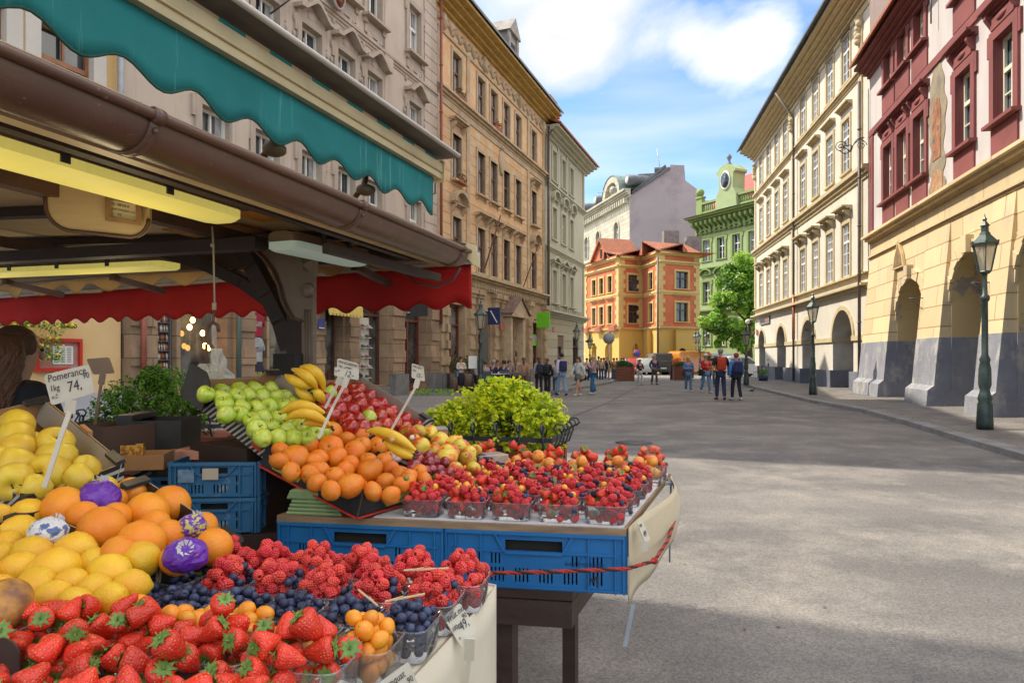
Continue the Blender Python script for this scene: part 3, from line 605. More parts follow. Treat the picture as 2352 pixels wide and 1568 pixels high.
b=B();mx_=uL(1150,Y0);b.lathe([(.3,-.08),(.38,0),(.3,.08)],14,M=Matrix.Translation((mx_,-.03,12.0))@Matrix.Rotation(pi/2,4,'X')@Matrix.Diagonal((1,1.9,1,1)));b.ball((mx_,-.06,12.75),.14,seg=7,rings=5);b.obj('medallion',sand,h)
b=B();px=uL(1166,Y0);w2=1.35
b.prism([(-w2,0),(w2,0),(w2,.16),(0,1.05),(-w2,.16)],lambda p:(px+p[0],.0,3.75+p[1]),lambda p:(px+p[0],-.75,3.75+p[1]))
for sgn in(-1,1):b.box(px+sgn*1.0-.14,px+sgn*1.0+.14,-.6,.02,.9,3.74);b.box(px+sgn*1.0-.18,px+sgn*1.0+.18,-.66,.02,.1,.89)
b.obj('portal',sand,h)
b=B()
for sgn in(-1,1):b.prism([(0,1.06),(sgn*(w2+.12),.12),(sgn*(w2+.12),.19),(0,1.16)],lambda p:(px+p[0],.02,3.76+p[1]),lambda p:(px+p[0],-.85,3.76+p[1]))
b.obj('portal_roof',M('rusty_sheet',(.14,.06,.045),.6,(.2,.16,.13),4),h)
b=B();dx=11.2;b.box(dx-.7,dx+.7,.6,2.6,17.6,20.4);b.prism([(-.95,20.4),(.95,20.4),(0,21.4)],lambda p:(dx+p[0],.4,p[1]),lambda p:(dx+p[0],3.2,p[1]));b.box(dx-.85,dx-.55,.5,.62,17.6,20.4);b.box(dx+.55,dx+.85,.5,.62,17.6,20.4)
dm=b.obj('dormer',M('dormer_stone',(.34,.31,.27),.8,(.22,.2,.18),2),h);b=B();b.box(dx-.35,dx+.35,.57,.61,18.4,19.9);b.obj('dormer_opening',void,dm)
for u_,r_ in((1048,13.35),(1048,9.5),(1133,13.35)):
 x_=uL(u_,Y0);fb=empty('flower_box',hw(h,x_,-.22,r_),AL,{1048:'window box of red geraniums on the %s floor of the orange house'%('top' if r_>10 else 'second'),1133:'small window box on the top floor of the orange house, third bay'}[u_],'flower box')
 b=B();b.box(-.42,.42,-.1,.1,0,.16);b.obj('trough',M('terracotta',(.3,.1,.05),.8),fb);b=B()
 for k in range(90):c=Vector((random.uniform(-.42,.42),random.uniform(-.14,.1),random.uniform(.12,.42)));b.ball(c,random.uniform(.02,.045),0 if random.random()<.7 else 1,5,3)
 b.obj('geraniums',[M('leaf_mid',(.05,.13,.03),.7),M('petal_red',(.6,.04,.03),.6)],fb)['kind']='stuff'
fp=empty('flag_pole',hw(h,cols[1]+.25,-.1,6.0),AL,'thin rusty flag pole leaning out from the orange facade','flag pole');b=B();b.tube([(0,0,0),(-.1,-.9,2.6)],.035,6);b.tube([(-.3,-.3,1.0),(.4,-.4,1.0)],.02,5);b.obj('pole',M('rusty_iron',(.16,.06,.04),.7),fp)
fp2=empty('flag_pole',hw(h,cols[4]+.6,-.1,5.6),AL,'thin rusty flag pole near the downpipe end of the orange facade','flag pole');b=B();b.tube([(0,0,0),(.5,-.8,2.6)],.03,6);b.obj('pole',MATS['rusty_iron'],fp2)
lime=M('lime_sign',(.16,.52,.02),.4,(.13,.44,.02),3)
gs=empty('lime_blade_sign',hw(h,uL(1222,Y0),-.12,3.35),AL,'bright green square sign projecting over the last shop of the orange house','sign');b=B();b.box(-.06,.06,-1.0,-.15,0,.95);bevel(b.obj('panel',lime,gs),.03);b=B();b.tube([(0,0,.5),(0,-.2,.5)],.03,6);b.obj('bracket',irn,gs)
for k,(a,c)in enumerate((gx[3],gx[4])):
 o=empty('lime_window_banner',hw(h,(a+c)/2,.30,2.5),AL,'bright green banner with a pale stripe inside the %s shop window'%('wider' if k==0 else 'last'),'banner');w_=(c-a)/2-.08
 b=B();b.box(-w_,w_,-.01,.02,-.2,1.15 if k==0 else .5);b.obj('sheet',lime,o);b=B();b.box(-w_,w_,-.02,-.012,.12,.4);b.obj('stripe',M('banner_print',(.5,.5,.5),.6,(.15,.1,.3),9),o)
bl=empty('blue_hanging_sign',hw(h,uL(1110,Y0),-.1,3.2),AL,'dark blue sign with a white slash beside the second shop window','sign');b=B();b.box(-.05,.05,-.8,-.15,0,.85);b.obj('panel',M('navy_panel',(.015,.03,.10),.4),bl);b=B();b.bar((-.06,-.65,.1),(-.06,-.3,.7),.01,.05);b.obj('slash',white_paint,bl)
mb=empty('menu_board',hw(h,uL(1096,Y0),-.38,1.25),AL,'black menu panel fixed to the sandstone wall by the cafe','notice board');b=B();b.box(-.4,.4,-.03,.1,0,1.6);b.obj('panel',irn,mb)
rp=empty('red_street_plate',hw(h,uL(1142,Y0),-.3,3.0),AL,'small faded red street plate on the sandstone front','sign');b=B();b.box(-.25,.25,0,.02,0,.35);b.obj('plate',M('enamel_red',(.45,.1,.08),.4),rp)
b=B();ic=empty('intercom',hw(h,uL(1173,Y0),-.3,1.3),AL,'black door intercom panel beside the portal of the orange house','intercom');b.box(-.12,.12,-.03,.0,0,.6);b.obj('panel',irn,ic);b=B();b.box(-.07,.07,-.04,-.031,.12,.2);b.obj('button_strip',steel,ic)
downpipe(h,Wd-.1,4.9,16.4,pipe_dk,-.3)
# pale green-grey house
pal=M('sage_plaster',(.43,.42,.33),.85,(.38,.37,.29),.6,.003,14)
palr=M('sage_rusticated',(.44,.41,.31),.85,(.39,.36,.27),.6,.003,14,blk=(60,.55,.016,.5,'xz'),blkc=(.5,.5,.48))
Y0=44.0;Wd=(53.7-Y0)*KL;hP=empty('sage_house',(LW(Y0),Y0,0),AL,'sage coloured corner house with arched window crowns and a tiled roof','house');h=hP
crm=M('cream_sash',(.58,.50,.30),.5)
WP=dict(fm=crm,t=.07,sb=.14,sw=.22,pr=.07,sm=pal,rows=1)
cols=[uL(u,Y0)for u in(1272,1293,1311)];cols.append(Wd-1.0)if 0 else None
b=B();rows=((13.4,2.0,WP,'P0'),(9.5,2.1,dict(WP,hood='arc',hg=.25,hp=.3,con=1),'P1'),(5.2,2.2,dict(WP,hood='tri',hg=.2,hp=.3,so=.3,con=1),'P2'))
holes=[(x-.45,x+.45,z,z+ht)for x in cols for z,ht,_,_ in rows]
wall_grid(b,0,Wd,4.3,16.3,holes,.35);massing(b,Wd,16.3,9,0,4.3);b.obj('wall',[pal,pal],h)
b=B();g2=[(uL(1280,Y0),uL(1294,Y0),.15,3.1),(uL(1315,Y0),uL(1328,Y0),.3,3.1)];wall_grid(b,0,Wd,0,4.3,g2,.4);massing(b,Wd,4.29,9);b.obj('ground_floor_wall',[palr,pal],h)
for x in cols:
 for z,ht,st,k in rows:window(h,x,z,.9,ht,k,st)
front(h,*g2[0],'d',wood,.2);front(h,*g2[1],'g',wood,.2)
b=B();b.box(g2[0][0]+.05,g2[0][1]-.05,.1,.16,2.3,3.05)
for k in range(9):b.box(g2[0][0]+.05,g2[0][1]-.05,.07,.1,2.32+k*.08,2.36+k*.08)
b.obj('roller_shutter',M('shutter_brown',(.2,.12,.08),.5),h)
b=B();cornice(b,0,Wd+.2,4.25,.4,.5);cornice(b,0,Wd,8.55,.3,.2);cornice(b,0,Wd,12.7,.3,.25);cornice(b,-.1,Wd+.6,15.9,.6,.95,steps=4)
for x in(.25,cols[0]+.85,cols[1]+.85,Wd-.25):b.box(x-.15,x+.15,-.09,.02,4.7,8.5);b.box(x-.15,x+.15,-.09,.02,13.05,15.9)
for k in range(16):b.box(.3+k*.62,.45+k*.62,-.2,.02,4.65,5.0)
b.obj('cornice',pal,h)
b=B();roof_shed(b,-.1,Wd+.7,16.51,1.1,4.6,2.2);b.obj('roof',tile,h)
b=B();b.box(.1,2.6,.2,3,16.5,17.8);b.prism([(-.2,17.8),(2.9,17.8),(2.2,18.7),(.5,18.7)],lambda p:(p[0],-.2,p[1]),lambda p:(p[0],3.2,p[1]));b.obj('dormer',tile,h)
downpipe(h,.08,4.6,15.8,pipe_dk,-.2,(-.05,-.5,.6))
for k,(u_,z_)in enumerate(((1270,3.25),(1338,3.6))):
 o=empty('red_street_plate',hw(h,uL(u_,Y0),-.03,z_),AL,'small red street plate on the sage house, %s'%('beside its door' if k==0 else 'near its far corner'),'sign');b=B();b.box(-.2,.2,0,.02,0,.35);b.obj('plate',MATS['enamel_red'],o)
rs_=random.Random(21);sc_m=M('dry_leaf',(.10,.06,.03),.8,(.2,.14,.07),40);b=B()
for k in range(170):
 x,y=rs_.uniform(-1,10),rs_.uniform(3.2,22);a=rs_.uniform(0,3.1);r_=rs_.uniform(.008,.028);c_,s_=cos(a)*r_,sin(a)*r_
 b.add([(x+c_,y+s_,.006),(x-s_*.5,y+c_*.5,.010),(x-c_,y-s_,.006),(x+s_*.5,y-c_*.5,.005)],[[0,1,2],[0,2,3]])
tag(b.obj('litter',sc_m),'dry leaves and scraps scattered over the asphalt','litter',kind='stuff')
# cream arcade house (east side, far half)
def KRf(k):return sqrt(1+k*k)
ka=.1556;KA=KRf(ka);AR=atan2(-1,-ka)
cre=M('cream_plaster',(.64,.60,.50),.85,(.56,.52,.43),.5,.003,16,third=((.46,.42,.34),2.4,.53,.72,(1,1,.12)))
ocr=M('ochre_trim',(.55,.45,.27),.8,(.46,.37,.21),2.5,.003,20)
gry=M('grey_plinth_paint',(.17,.18,.21),.8,(.12,.125,.15),1.5,.01,26)
worn=M('worn_cream_plaster',(.58,.53,.44),.9,(.42,.37,.31),.9,.006,14,third=((.24,.20,.17),1.1,.58,.66))
YF=51.6;Wd=(YF-28.05)*KA;hC=empty('cream_arcade_house',(10.34+ka*YF,YF,0),AR,'cream three storey house over round arcades with a dark downpipe up the middle','house');h=hC
def uR(u):return(YF-16213.0/(u-1420))*KA
WCr=dict(fm=white_paint,t=.07,sb=.035,rows=2,cols=1,qt=1,sw=.17,pr=.05,sm=ocr,tr=.66,cur=.6,so=.1)
cols=[uR(u)for u in(1749,1766,1785,1805)]+[uR(u)for u in(1845,1874,1907,1944)]
rows=((14.0,2.15,WCr,'C0'),(9.95,2.35,dict(WCr,hood='flat',hg=.3,hp=.3),'C1'),(5.2,2.4,dict(WCr,hood='flat',hg=.35,hp=.45,con=1,lm=ocr),'C2'))
holes=[(x-.52,x+.52,z,z+ht)for x in cols for z,ht,_,_ in rows]
b=B();wall_grid(b,0,Wd,4.5,16.4,holes,.3);massing(b,Wd,16.4,10,0,4.5);b.obj('wall',[cre,ocr],h)
for x in cols:
 for z,ht,st,k in rows:window(h,x,z,1.04,ht,k,st)
arches=[(uR(1750)-.95,uR(1750)+1.15,.1,3.5,1.0),(uR(1790)-.6,uR(1790)+1.75,.1,3.55,1.1),(uR(1846)-.3,uR(1846)+2.25,.1,3.6,1.2),(uR(1908)+.35,uR(1908)+3.25,.1,3.75,1.35)]
b=B();wall_grid(b,0,Wd,0,4.5,arches,.9);massing(b,Wd,4.49,10);b.quad((0,2.9,0),(Wd,2.9,0),(Wd,2.9,4.4),(0,2.9,4.4),1);b.obj('arcade_wall',[cre,worn],h)
for a0,a1,z0,z1,r in arches:
 b=B();o=arcpts(a0-.2,a1+.2,z1-r,r+.2,14);n_=arcpts(a0,a1,z1-r,r,14)
 for i in range(14):b.prism([n_[i],n_[i+1],o[i+1],o[i]],lambda p:(p[0],.02,p[1]),lambda p:(p[0],-.06,p[1]))
 b.obj('arch_moulding',ocr,h)
edges=[0]+[e for a in arches for e in a[:2]]+[Wd]
for i in range(0,len(edges),2):
 a0,a1=edges[i],edges[i+1];e=0 if i==0 else .08
 o=B().box(a0-e,a1+(.08 if a1<Wd else-.02),-.08,1.0,2.3,2.52).obj('pier_capital',ocr,h)
 B().box(a0-(e and .1),a1+(.1 if a1<Wd else-.02),-.16,1.05,0,.95).obj('pier_plinth',gry,h)
for z_,zh,pr_,nm in((4.45,.22,.35,'ledge'),(5.0,.12,.2,'ledge'),(9.05,.5,.3,'string_course'),(13.45,.3,.2,'string_course')):
 b=B();cornice(b,0,Wd,z_,zh,pr_,steps=2 if nm=='ledge' else 3);b.obj(nm,ocr,h)
b=B();b.box(0,Wd,-.05,.02,16.1,16.35);cornice(b,-.3,Wd,16.4,.75,1.05,steps=5);b.obj('eave_cornice',ocr,h)
b=B();roof_shed(b,-.35,Wd,17.16,1.3,4.8,3.2);b.obj('roof',slate,h)
for x in(.3,uR(1822),Wd-1.0):
 b=B();b.box(x-.22,x+.22,-.07,.02,5.25,16.05)
 for k in range(6):b.ball((x+random.uniform(-.15,.15),-.12,15.0+k*.18),.17,seg=7,rings=5)
 b.obj('pilaster',ocr,h)
downpipe(h,uR(1831),.2,15.4,pipe_dk,-.2,(.0,-1.0,1.5))
cp=B();cp.tube([(uR(1831),-.2,2.6),(uR(1831),-.2,5.2)],.085,8);cp.obj('copper_pipe_section',M('copper',(.50,.17,.06),.4,(.35,.12,.05),6,metal=.3),h)
sg=empty('arcade_shop_sign',hw(h,uR(1757)+.2,-.07,4.0),AR,'dark lettered signboard over the first two arches of the cream house','sign');B().box(-1.6,1.6,-.03,0,-.1,.42).obj('board',M('grey_signboard',(.25,.24,.24),.6,(.2,.19,.19),3),sg)
b=B()
for k in range(10):b.box(-1.4+k*.17,-1.4+k*.17+.1,-.035,-.031,.02,.25,0);
b.box(.6,1.3,-.035,-.031,.02,.25,1);b.obj('worn_lettering',[INK,M('rust_lettering',(.4,.12,.05),.6)],sg)
o=empty('red_street_plate',hw(h,uR(1740),-.05,3.2),AR,'small red street plate on the corner of the cream arcade house','sign');B().box(-.1,.35,-.02,0,0,.4).obj('plate',MATS['enamel_red'],o)
o=empty('chalk_menu_board',hw(h,arches[0][0]+1.5,1.6,.5),AR,'black chalk menu board standing in the first arch','notice board');B().box(-.8,.8,-.04,0,0,1.5).obj('board',irn,o)
b=B()
for k in range(6):b.box(-.65,.5-.2*(k%3),-.05,-.042,1.25-k*.2,1.29-k*.2)
b.obj('chalk_lines',white_paint,o)
o=empty('dome_camera',hw(h,.3,-.6,4.3),AR,'white dome camera on an arm at the corner of the cream house','camera');b=B();b.tube([(0,.6,.1),(0,0,.1)],.04,6);b.ball((0,0,-.05),.17,seg=10,rings=7);b.obj('housing',white_paint,o)
# maroon and white house on battered yellow arcades
kb=.232;KB=KRf(kb);ARb=atan2(-1,-kb);YF=28.0;YN=9.0;Wd=(YF-YN)*KB
mar=M('maroon_plaster',(.25,.07,.06),.8,(.19,.055,.05),1.2,.003,30)
wpl=M('white_grey_plaster',(.58,.53,.50),.85,(.47,.43,.41),1.6,.004,14,str3=(1,1,.2))
yar=M('yellow_arcade_plaster',(.74,.58,.32),.85,(.68,.53,.31),.6,.004,10,blk=(2.6,.62,.02,.5,'xz'),blkc=(.6,.52,.42),third=((.50,.43,.32),2.0,.52,.70,(1,1,.18)))
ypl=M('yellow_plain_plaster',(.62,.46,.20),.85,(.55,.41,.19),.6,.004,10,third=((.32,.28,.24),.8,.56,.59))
gpl=M('slate_blue_plinth',(.27,.275,.30),.8,(.20,.205,.23),1.2,.014,22,third=((.40,.38,.35),1.9,.50,.62,(1,1,.6)))
hR=empty('maroon_house',(8.2+kb*YF,YF,0),ARb,'white and maroon house standing on a battered yellow arcade with a painted medallion','house');h=hR
def xY(Y):return(YF-Y)*KB
def uS(u):return(YF-12858.0/(u-1540))*KB
WR=dict(fm=M('ivory_sash',(.70,.67,.52),.5),t=.08,sb=.15,rows=1,sw=.24,pr=.07,sm=mar,hood='flat',hg=.4,hp=.3,ear=1,so=.22,con=1,tr=.6,cur=.5)
WR2=dict(WR,hood=None)
cl=[xY(v)for v in(25.6,24.05,22.4,19.0,16.7,14.4,12.1)]
b=B();holes=[(x-.5,x+.5,7.45,9.55)for x in cl]+[(x-.45,x+.45,11.75,13.1)for x in cl]
wall_grid(b,0,Wd,6.3,13.4,holes,.32,0,1);massing(b,Wd,13.4,10,0,6.3);b.obj('wall',[wpl,mar],h)
for x in cl:window(h,x,7.45,1.0,2.1,'R0',WR);window(h,x,11.75,.9,1.35,'R1',WR2)
for x in cl:
 b=B();b.box(x-.68,x+.68,-.05,.02,6.52,7.34);b.obj('apron_panel',mar,h);b=B();b.box(x-.6,x+.6,-.09,.01,9.8,10.1);b.ball((x,-.08,9.97),.14,sc=(2,.5,.7),seg=8,rings=5);b.obj('carved_frieze',mar,h)
 b=B();b.box(x-.72,x+.72,-.05,.02,10.85,11.62);b.obj('apron_panel',mar,h)
b=B();b.box(0,Wd,-.07,.02,10.55,10.8);b.obj('maroon_band',mar,h)
b=B();b.box(0,.5,-.05,.02,6.45,10.54);b.obj('corner_strip',mar,h)
b=B();cornice(b,-.1,Wd,13.0,.45,.6,steps=4,m=0);b.obj('eave_cornice',mar,h)
b=B();roof_shed(b,-.1,Wd,13.46,.8,4.8,3.4);b.obj('roof',tile,h)
ar=[(xY(24.65),xY(21.8),.0,4.25,1.35),(xY(19.9),xY(17.35),.0,4.45,1.25),(xY(16.1),xY(13.6),.0,4.6,1.25),(xY(11.9),xY(9.8),.0,4.6,1.0)]
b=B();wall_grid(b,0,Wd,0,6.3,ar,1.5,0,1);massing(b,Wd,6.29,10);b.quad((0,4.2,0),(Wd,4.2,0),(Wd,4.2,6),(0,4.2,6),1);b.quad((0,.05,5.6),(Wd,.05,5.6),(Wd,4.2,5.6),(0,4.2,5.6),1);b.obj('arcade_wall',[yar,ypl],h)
b=B();cornice(b,-.05,Wd,6.2,.28,.35);b.obj('string_course',yar,h)
b=B();cornice(b,-.03,Wd,5.55,.14,.1,steps=2);b.obj('string_course',yar,h)
def batter(x0,x1,top,m0,m1,pr=.46,name='buttress'):
 def yy(z):return-(pr*(1-(z-.3)/(top-.3))+.02)
 b=B()
 def seg(z0,z1,m,ex=0.0,yy0=None,yy1=None):
  a=yy0 if yy0 is not None else yy(z0);c=yy1 if yy1 is not None else yy(z1)
  b.add([(x0-ex,a,z0),(x1+ex,a,z0),(x1+ex,c,z1),(x0-ex,c,z1),(x0-ex,.02,z0),(x1+ex,.02,z0),(x1+ex,.02,z1),(x0-ex,.02,z1)],
[[0,1,2,3],[4,0,3,7],[1,5,6,2],[3,2,6,7]],m)
 seg(2.15,top,0);return b,seg,yy
ed=[0]+[e for a in ar for e in a[:2]]+[Wd]
for i in range(0,len(ed),2):
 a0,a1=ed[i],ed[i+1];x0,x1=a0+(.04 if i else .0),a1-.04
 b,seg,yy=batter(x0,x1,5.5,0,1);o=b.obj('buttress',yar,h)
 b,seg,yy=batter(x0,x1,5.5,0,1);b=B()
 e=.012;a_,c_=yy(.75)-e,yy(2.16)-e
 def blk(z0,z1,ya,yb,ex,yback=1.52):
  b.add([(a0+.0-ex*0+.0 if 0 else x0-ex,ya,z0),(x1+ex,ya,z0),(x1+ex,yb,z1),(x0-ex,yb,z1),(x0-ex,.02,z0),(x1+ex,.02,z0),(x1+ex,.02,z1),(x0-ex,.02,z1)],[[0,1,2,3],[4,0,3,7],[1,5,6,2],[3,2,6,7]])
 blk(.75,2.16,a_,c_,.012);blk(.6,.75,yy(.6)-.18,a_,.03);blk(0,.6,yy(.3)-.2,yy(.6)-.18,.04)
 b.box(a0+(.0 if i==0 else-.012),a1+.012,-.012,1.51,.0,2.16);b.obj('plinth',gpl,o)
for a0,a1,z0,z1,r in ar:
 b=B();o=arcpts(a0-.32,a1+.32,z1-r,r+.35,12);n_=arcpts(a0,a1,z1-r,r,12)
 for i in range(12):b.prism([n_[i],n_[i+1],o[i+1],o[i]],lambda p:(p[0],.02,p[1]),lambda p:(p[0],-.07-.03*(i%2),p[1]))
 m_=(a0+a1)/2;b.box(m_-.18,m_+.18,-.2,.02,z1-.02,z1+.45);b.obj('arch_surround',yar,h)
nb=B();nx=xY(24.3);nb.prism([(-.6,4.75),(.6,4.75),(.42,5.2),(0,5.75),(-.42,5.2)],lambda p:(nx+p[0],-.1,p[1]),lambda p:(nx+p[0],-.02,p[1]));no=nb.obj('gothic_niche_surround',ypl,h)
nb=B();nb.prism([(-.45,4.82),(.45,4.82),(.32,5.17),(0,5.58),(-.32,5.17)],lambda p:(nx+p[0],-.115,p[1]),lambda p:(nx+p[0],-.101,p[1]));nb.obj('exposed_stone',M('rubble_stone',(.30,.19,.10),.9,(.18,.11,.06),6,.02,9),no)
downpipe(h,-.25,.4,13.0,pipe_dk,-.35)
fx=xY(20.95);fr=empty('wall_painting',hw(h,fx,0,6.5),ARb,'tall weathered wall painting with a scalloped outline between the maroon windows','wall painting')
b=B();ol=[]
for t in range(40):
 z=4.3*t/39;w=.62+.1*sin(z*3.1)+.06*sin(z*7.7)
 if z>3.3:w*=max(.12,cos((z-3.3)/1.05*pi/2))
 if z<.9:w*=.6+.4*abs(sin(z*5.2))*.9
 ol.append((w,z))
poly=[(w,z)for w,z in ol]+[(-w,z)for w,z in reversed(ol)]
b.prism(poly,lambda p:(p[0],-.02,p[1]),lambda p:(p[0],.01,p[1]));b.obj('painted_field',M('fresco_grey',(.22,.18,.12),.9,(.33,.27,.17),2.2,.003,12,third=((.16,.14,.13),2.5,.5,.7)),fr)
b=B();b.prism([(-.34,1.15),(.34,1.15),(.34,2.6),(.2,2.95),(0,3.05),(-.2,2.95),(-.34,2.6)],lambda p:(p[0],-.035,p[1]),lambda p:(p[0],-.021,p[1]));b.obj('painted_panel',M('fresco_warm',(.42,.20,.07),.9,(.20,.07,.05),3.4,third=((.10,.10,.13),4.2,.55,.6)),fr)
b=B();b.prism([(-.42,.1),(.0,-.02),(.42,.1),(.5,.5),(.3,.8),(-.3,.8),(-.5,.5)],lambda p:(p[0],-.035,p[1]),lambda p:(p[0],-.021,p[1]));b.obj('painted_ribbon',M('fresco_ribbon',(.45,.30,.15),.9,(.3,.14,.08),5),fr)
ib=empty('scrolled_iron_bracket',hw(h,.1,-.15,10.3),ARb,'scrolled wrought iron sign bracket high beside the long downpipe','bracket');b=B()
for k in range(3):b.tube([(.0,-.1-.95*t/12-.12*k*sin(t*.5),.1-.35*t/12+.2*sin(t*.55+k))for t in range(13)],.018,5)
for cxx,r in((-.2,.2),(-1.0,.25)):b.tube([(0,cxx+r*(1-a/22)*cos(a*.6),-.05+r*(1-a/22)*sin(a*.6))for a in range(20)],.016,5)
b.obj('ironwork',irn,ib)
for k,xx in enumerate((ar[0][1]+.25,ar[1][1]+.3)):
 a=empty('wall_bracket',hw(h,xx,-.45,3.15),ARb,'small triangular iron arm on the %s yellow pier'%('second' if k==0 else 'third'),'bracket');b=B();b.tube([(0,.3,.3),(0,-.15,.3)],.015,5);b.tube([(0,-.15,.3),(0,.3,-.1)],.012,5);b.obj('arm',irn,a)
hk=empty('iron_wall_hook',hw(h,xY(20.9),-.05,12.3),ARb,'small black iron wall lamp hook above the wall painting','bracket');b=B();b.tube([(0,0,.4),(0,-.15,.3),(0,-.15,-.5)],.025,5);b.obj('hook',irn,hk)
# far side of the square
def frame2(p0,p1):
 d=(Vector(p1)-Vector(p0));return atan2(d.y,d.x),d.length
def XY(u,Y):q=P(u,800,Y);return(q.x,q.y)
org=M('coral_plaster',(.62,.18,.075),.85,(.52,.14,.06),1,.003,20)
yq=M('yellow_quoin_plaster',(.66,.47,.17),.85,(.58,.42,.17),1.2,.003,20)
yqd=M('arcade_yellow_plaster',(.66,.42,.09),.85,(.60,.40,.12),.8,.003,20)
hF=empty('coral_corner_house',(*XY(1422,70),0),0,'coral red corner house with yellow quoins, red tiled roof and yellow arcades','house')
corners=[XY(1343,78),XY(1422,70),XY(1476,71.4),XY(1513,66.8),XY(1606,69.0)]
WF=dict(fm=M('dark_sash',(.10,.06,.045),.5),t=.08,sb=.15,rows=0,sw=.2,pr=.08,sm=yq,tr=.62,cur=.5)
WFh=dict(WF,hood='flat',hg=.45,hp=.3)
chest=M('chestnut_gate',(.13,.05,.025),.6,(.08,.03,.02),4)
faces=[(corners[0],corners[1],[.30,.52,.76],[(.30,.17),(.70,.17)]),(corners[1],corners[2],[.62],[(.70,.26)]),(corners[2],corners[3],[.55],[(.45,.36)]),(corners[3],corners[4],[.56],[(.58,.2)])]
base=Vector(hF.location)
for fi,(p0,p1,wx,aw_)in enumerate(faces):
 rz,ln=frame2(p0,p1);f=empty('wing',Vector((*p0,0))-base,rz);f.parent=hF
 holes=[];ww=.95 if fi==0 else(1.5 if fi in(1,3)else 1.1)
 for x in wx:holes+=[(x*ln-ww/2,x*ln+ww/2,5.1,7.0),(x*ln-ww/2,x*ln+ww/2,8.4,10.1)]
 b=B();wall_grid(b,0,ln,4.4,11.9,holes,.25,0,1);b.quad((0,0,11.9),(ln,0,11.9),(ln,6,11.9),(0,6,11.9));b.obj('wall',[org,yq],f)
 ah=[(x*ln-w*ln/2,x*ln+w*ln/2,.0,3.0 if fi<2 else(2.95 if fi==2 else 2.5),.6 if fi>1 else .8)for x,w in aw_]
 b=B();wall_grid(b,0,ln,0,4.4,ah,.6 if fi<2 else .25,0,0);b.quad((0,1.8,0),(ln,1.8,0),(ln,1.8,4.3),(0,1.8,4.3));b.obj('arcade_wall',yqd,f)
 for x in wx:
  o=window(f,x*ln,5.1,ww,1.9,'F0',WFh);o=window(f,x*ln,8.4,ww,1.7,'F1',WF)
 for a0,a1,z0,z1,r in ah:
  if fi>=2:
   b=B();pt=arcpts(a0,a1,z1-r,r,10);b.add([(a0,.2,0),(a1,.2,0)]+[(p[0],.2,p[1])for p in reversed(pt)],[list(range(13))]);
   for k in range(1,5):b.box(a0+(a1-a0)*k/5-.02,a0+(a1-a0)*k/5+.02,.17,.2,0,z1-r)
   b.obj('door',chest,f)
  elif fi==1:b=B();b.box(a0+.5,a1-.7,1.7,1.79,0,2.2);b.obj('door',MATS['chestnut_gate'],f)
 for z,hh_,pr in((4.35,.25,.2),(7.75,.4,.12),(10.75,.35,.25),(11.6,.3,.35)):b=B();cornice(b,0,ln,z,hh_,pr,steps=2);b.obj('string_course',yq,f)
 for xx in((0,ln)if fi in(1,3)else(((0,ln))if fi==0 else(ln,))):
  b=B();s_=1 if xx==0 else-1
  for k in range(14):
   w=.75 if k%2 else .5;z=4.65+k*.45;b.box(min(xx,xx+s_*w),max(xx,xx+s_*w),-.07,.02,z,z+.44)
  b.box(min(xx,xx+s_*.7),max(xx,xx+s_*.7),-.05,.02,11.0,11.6);b.obj('quoins',yq,f)
 b=B();roof_shed(b,-.2,ln+.2,11.9,.35,2.4,.75 if fi!=3 else 1.3,back=.5 if fi else 3);b.obj('roof',tile,f)
 if fi==0:
  b=B();g=ln*.52;b.prism([(-2.2,11.9),(2.2,11.9),(0,14.2)],lambda p:(g+p[0],-.05,p[1]),lambda p:(g+p[0],.4,p[1]));b.obj('gable',org,f)
  b=B()
  for s_ in(-1,1):b.prism([(0,14.15),(s_*2.5,11.7),(s_*2.5,11.95),(0,14.45)],lambda p:(g+p[0],-.35,p[1]),lambda p:(g+p[0],3.5,p[1]))
  b.obj('gable_roof',tile,f);b=B();b.box(g-.25,g+.25,-.1,.0,12.3,13.2);b.obj('gable_window',void,f)
  b=B()
  for cxx in(.12,.5,.9):b.prism([(-.8,4.5),(.8,4.5),(.5,5.0),(-.5,5.0)],lambda p,c=cxx:(c*ln+p[0],.02,p[1]),lambda p,c=cxx:(c*ln+p[0],-.5,p[1]-.2))
  b.obj('tiled_canopy',tile,f)
downp=B();q=Vector((*XY(1510,66.6),0))-base;downp.tube([(q.x,q.y-.2,1.2),(q.x,q.y-.2,11.4)],.1,7);downp.obj('downpipe',pipe_dk,hF)
b=B()
for u_ in(1540,1592):q=Vector((*XY(u_,73),0))-base;b=B();b.box(q.x-.8,q.x+.8,q.y-.5,q.y+.5,12.5,14.4 if u_>1550 else 15.0);b.obj('chimney',M('chimney_render',(.25,.22,.2),.9,(.16,.14,.13),3),hF)
fwl=M('blank_firewall',(.43,.36,.36),.9,(.35,.30,.31),.09,.01,4,str3=(1,1,2),third=((.24,.20,.20),.22,.5,.75))
pcl=M('palace_cream',(.60,.56,.43),.8,(.50,.46,.35),.8,.006,10,blk=(1.6,.6,.03,.5,'xz'),blkc=(.6,.57,.5))
A0,A1=XY(1330,112),XY(1446,92.0);rz,ln=frame2(A0,A1)
hB=empty('cream_palace',(*A0,0),rz,'cream palace with a round topped gable, arched windows and a blank mauve firewall','house');h=hB
WB2=dict(fm=white_paint,t=.09,sb=.25,rows=0,sw=.3,pr=.14,sm=pcl,tr=.6,cur=.3)
b=B();xs=[.18*ln,.43*ln,.78*ln];holes=[(x-.75,x+.75,17.2,20.6,.75)for x in xs]+[(x-.75,x+.75,10.6,13.6)for x in xs]
wall_grid(b,0,ln,0,23.3,holes,.3);massing(b,ln,23.3,16);b.obj('wall',[pcl,pcl],h)
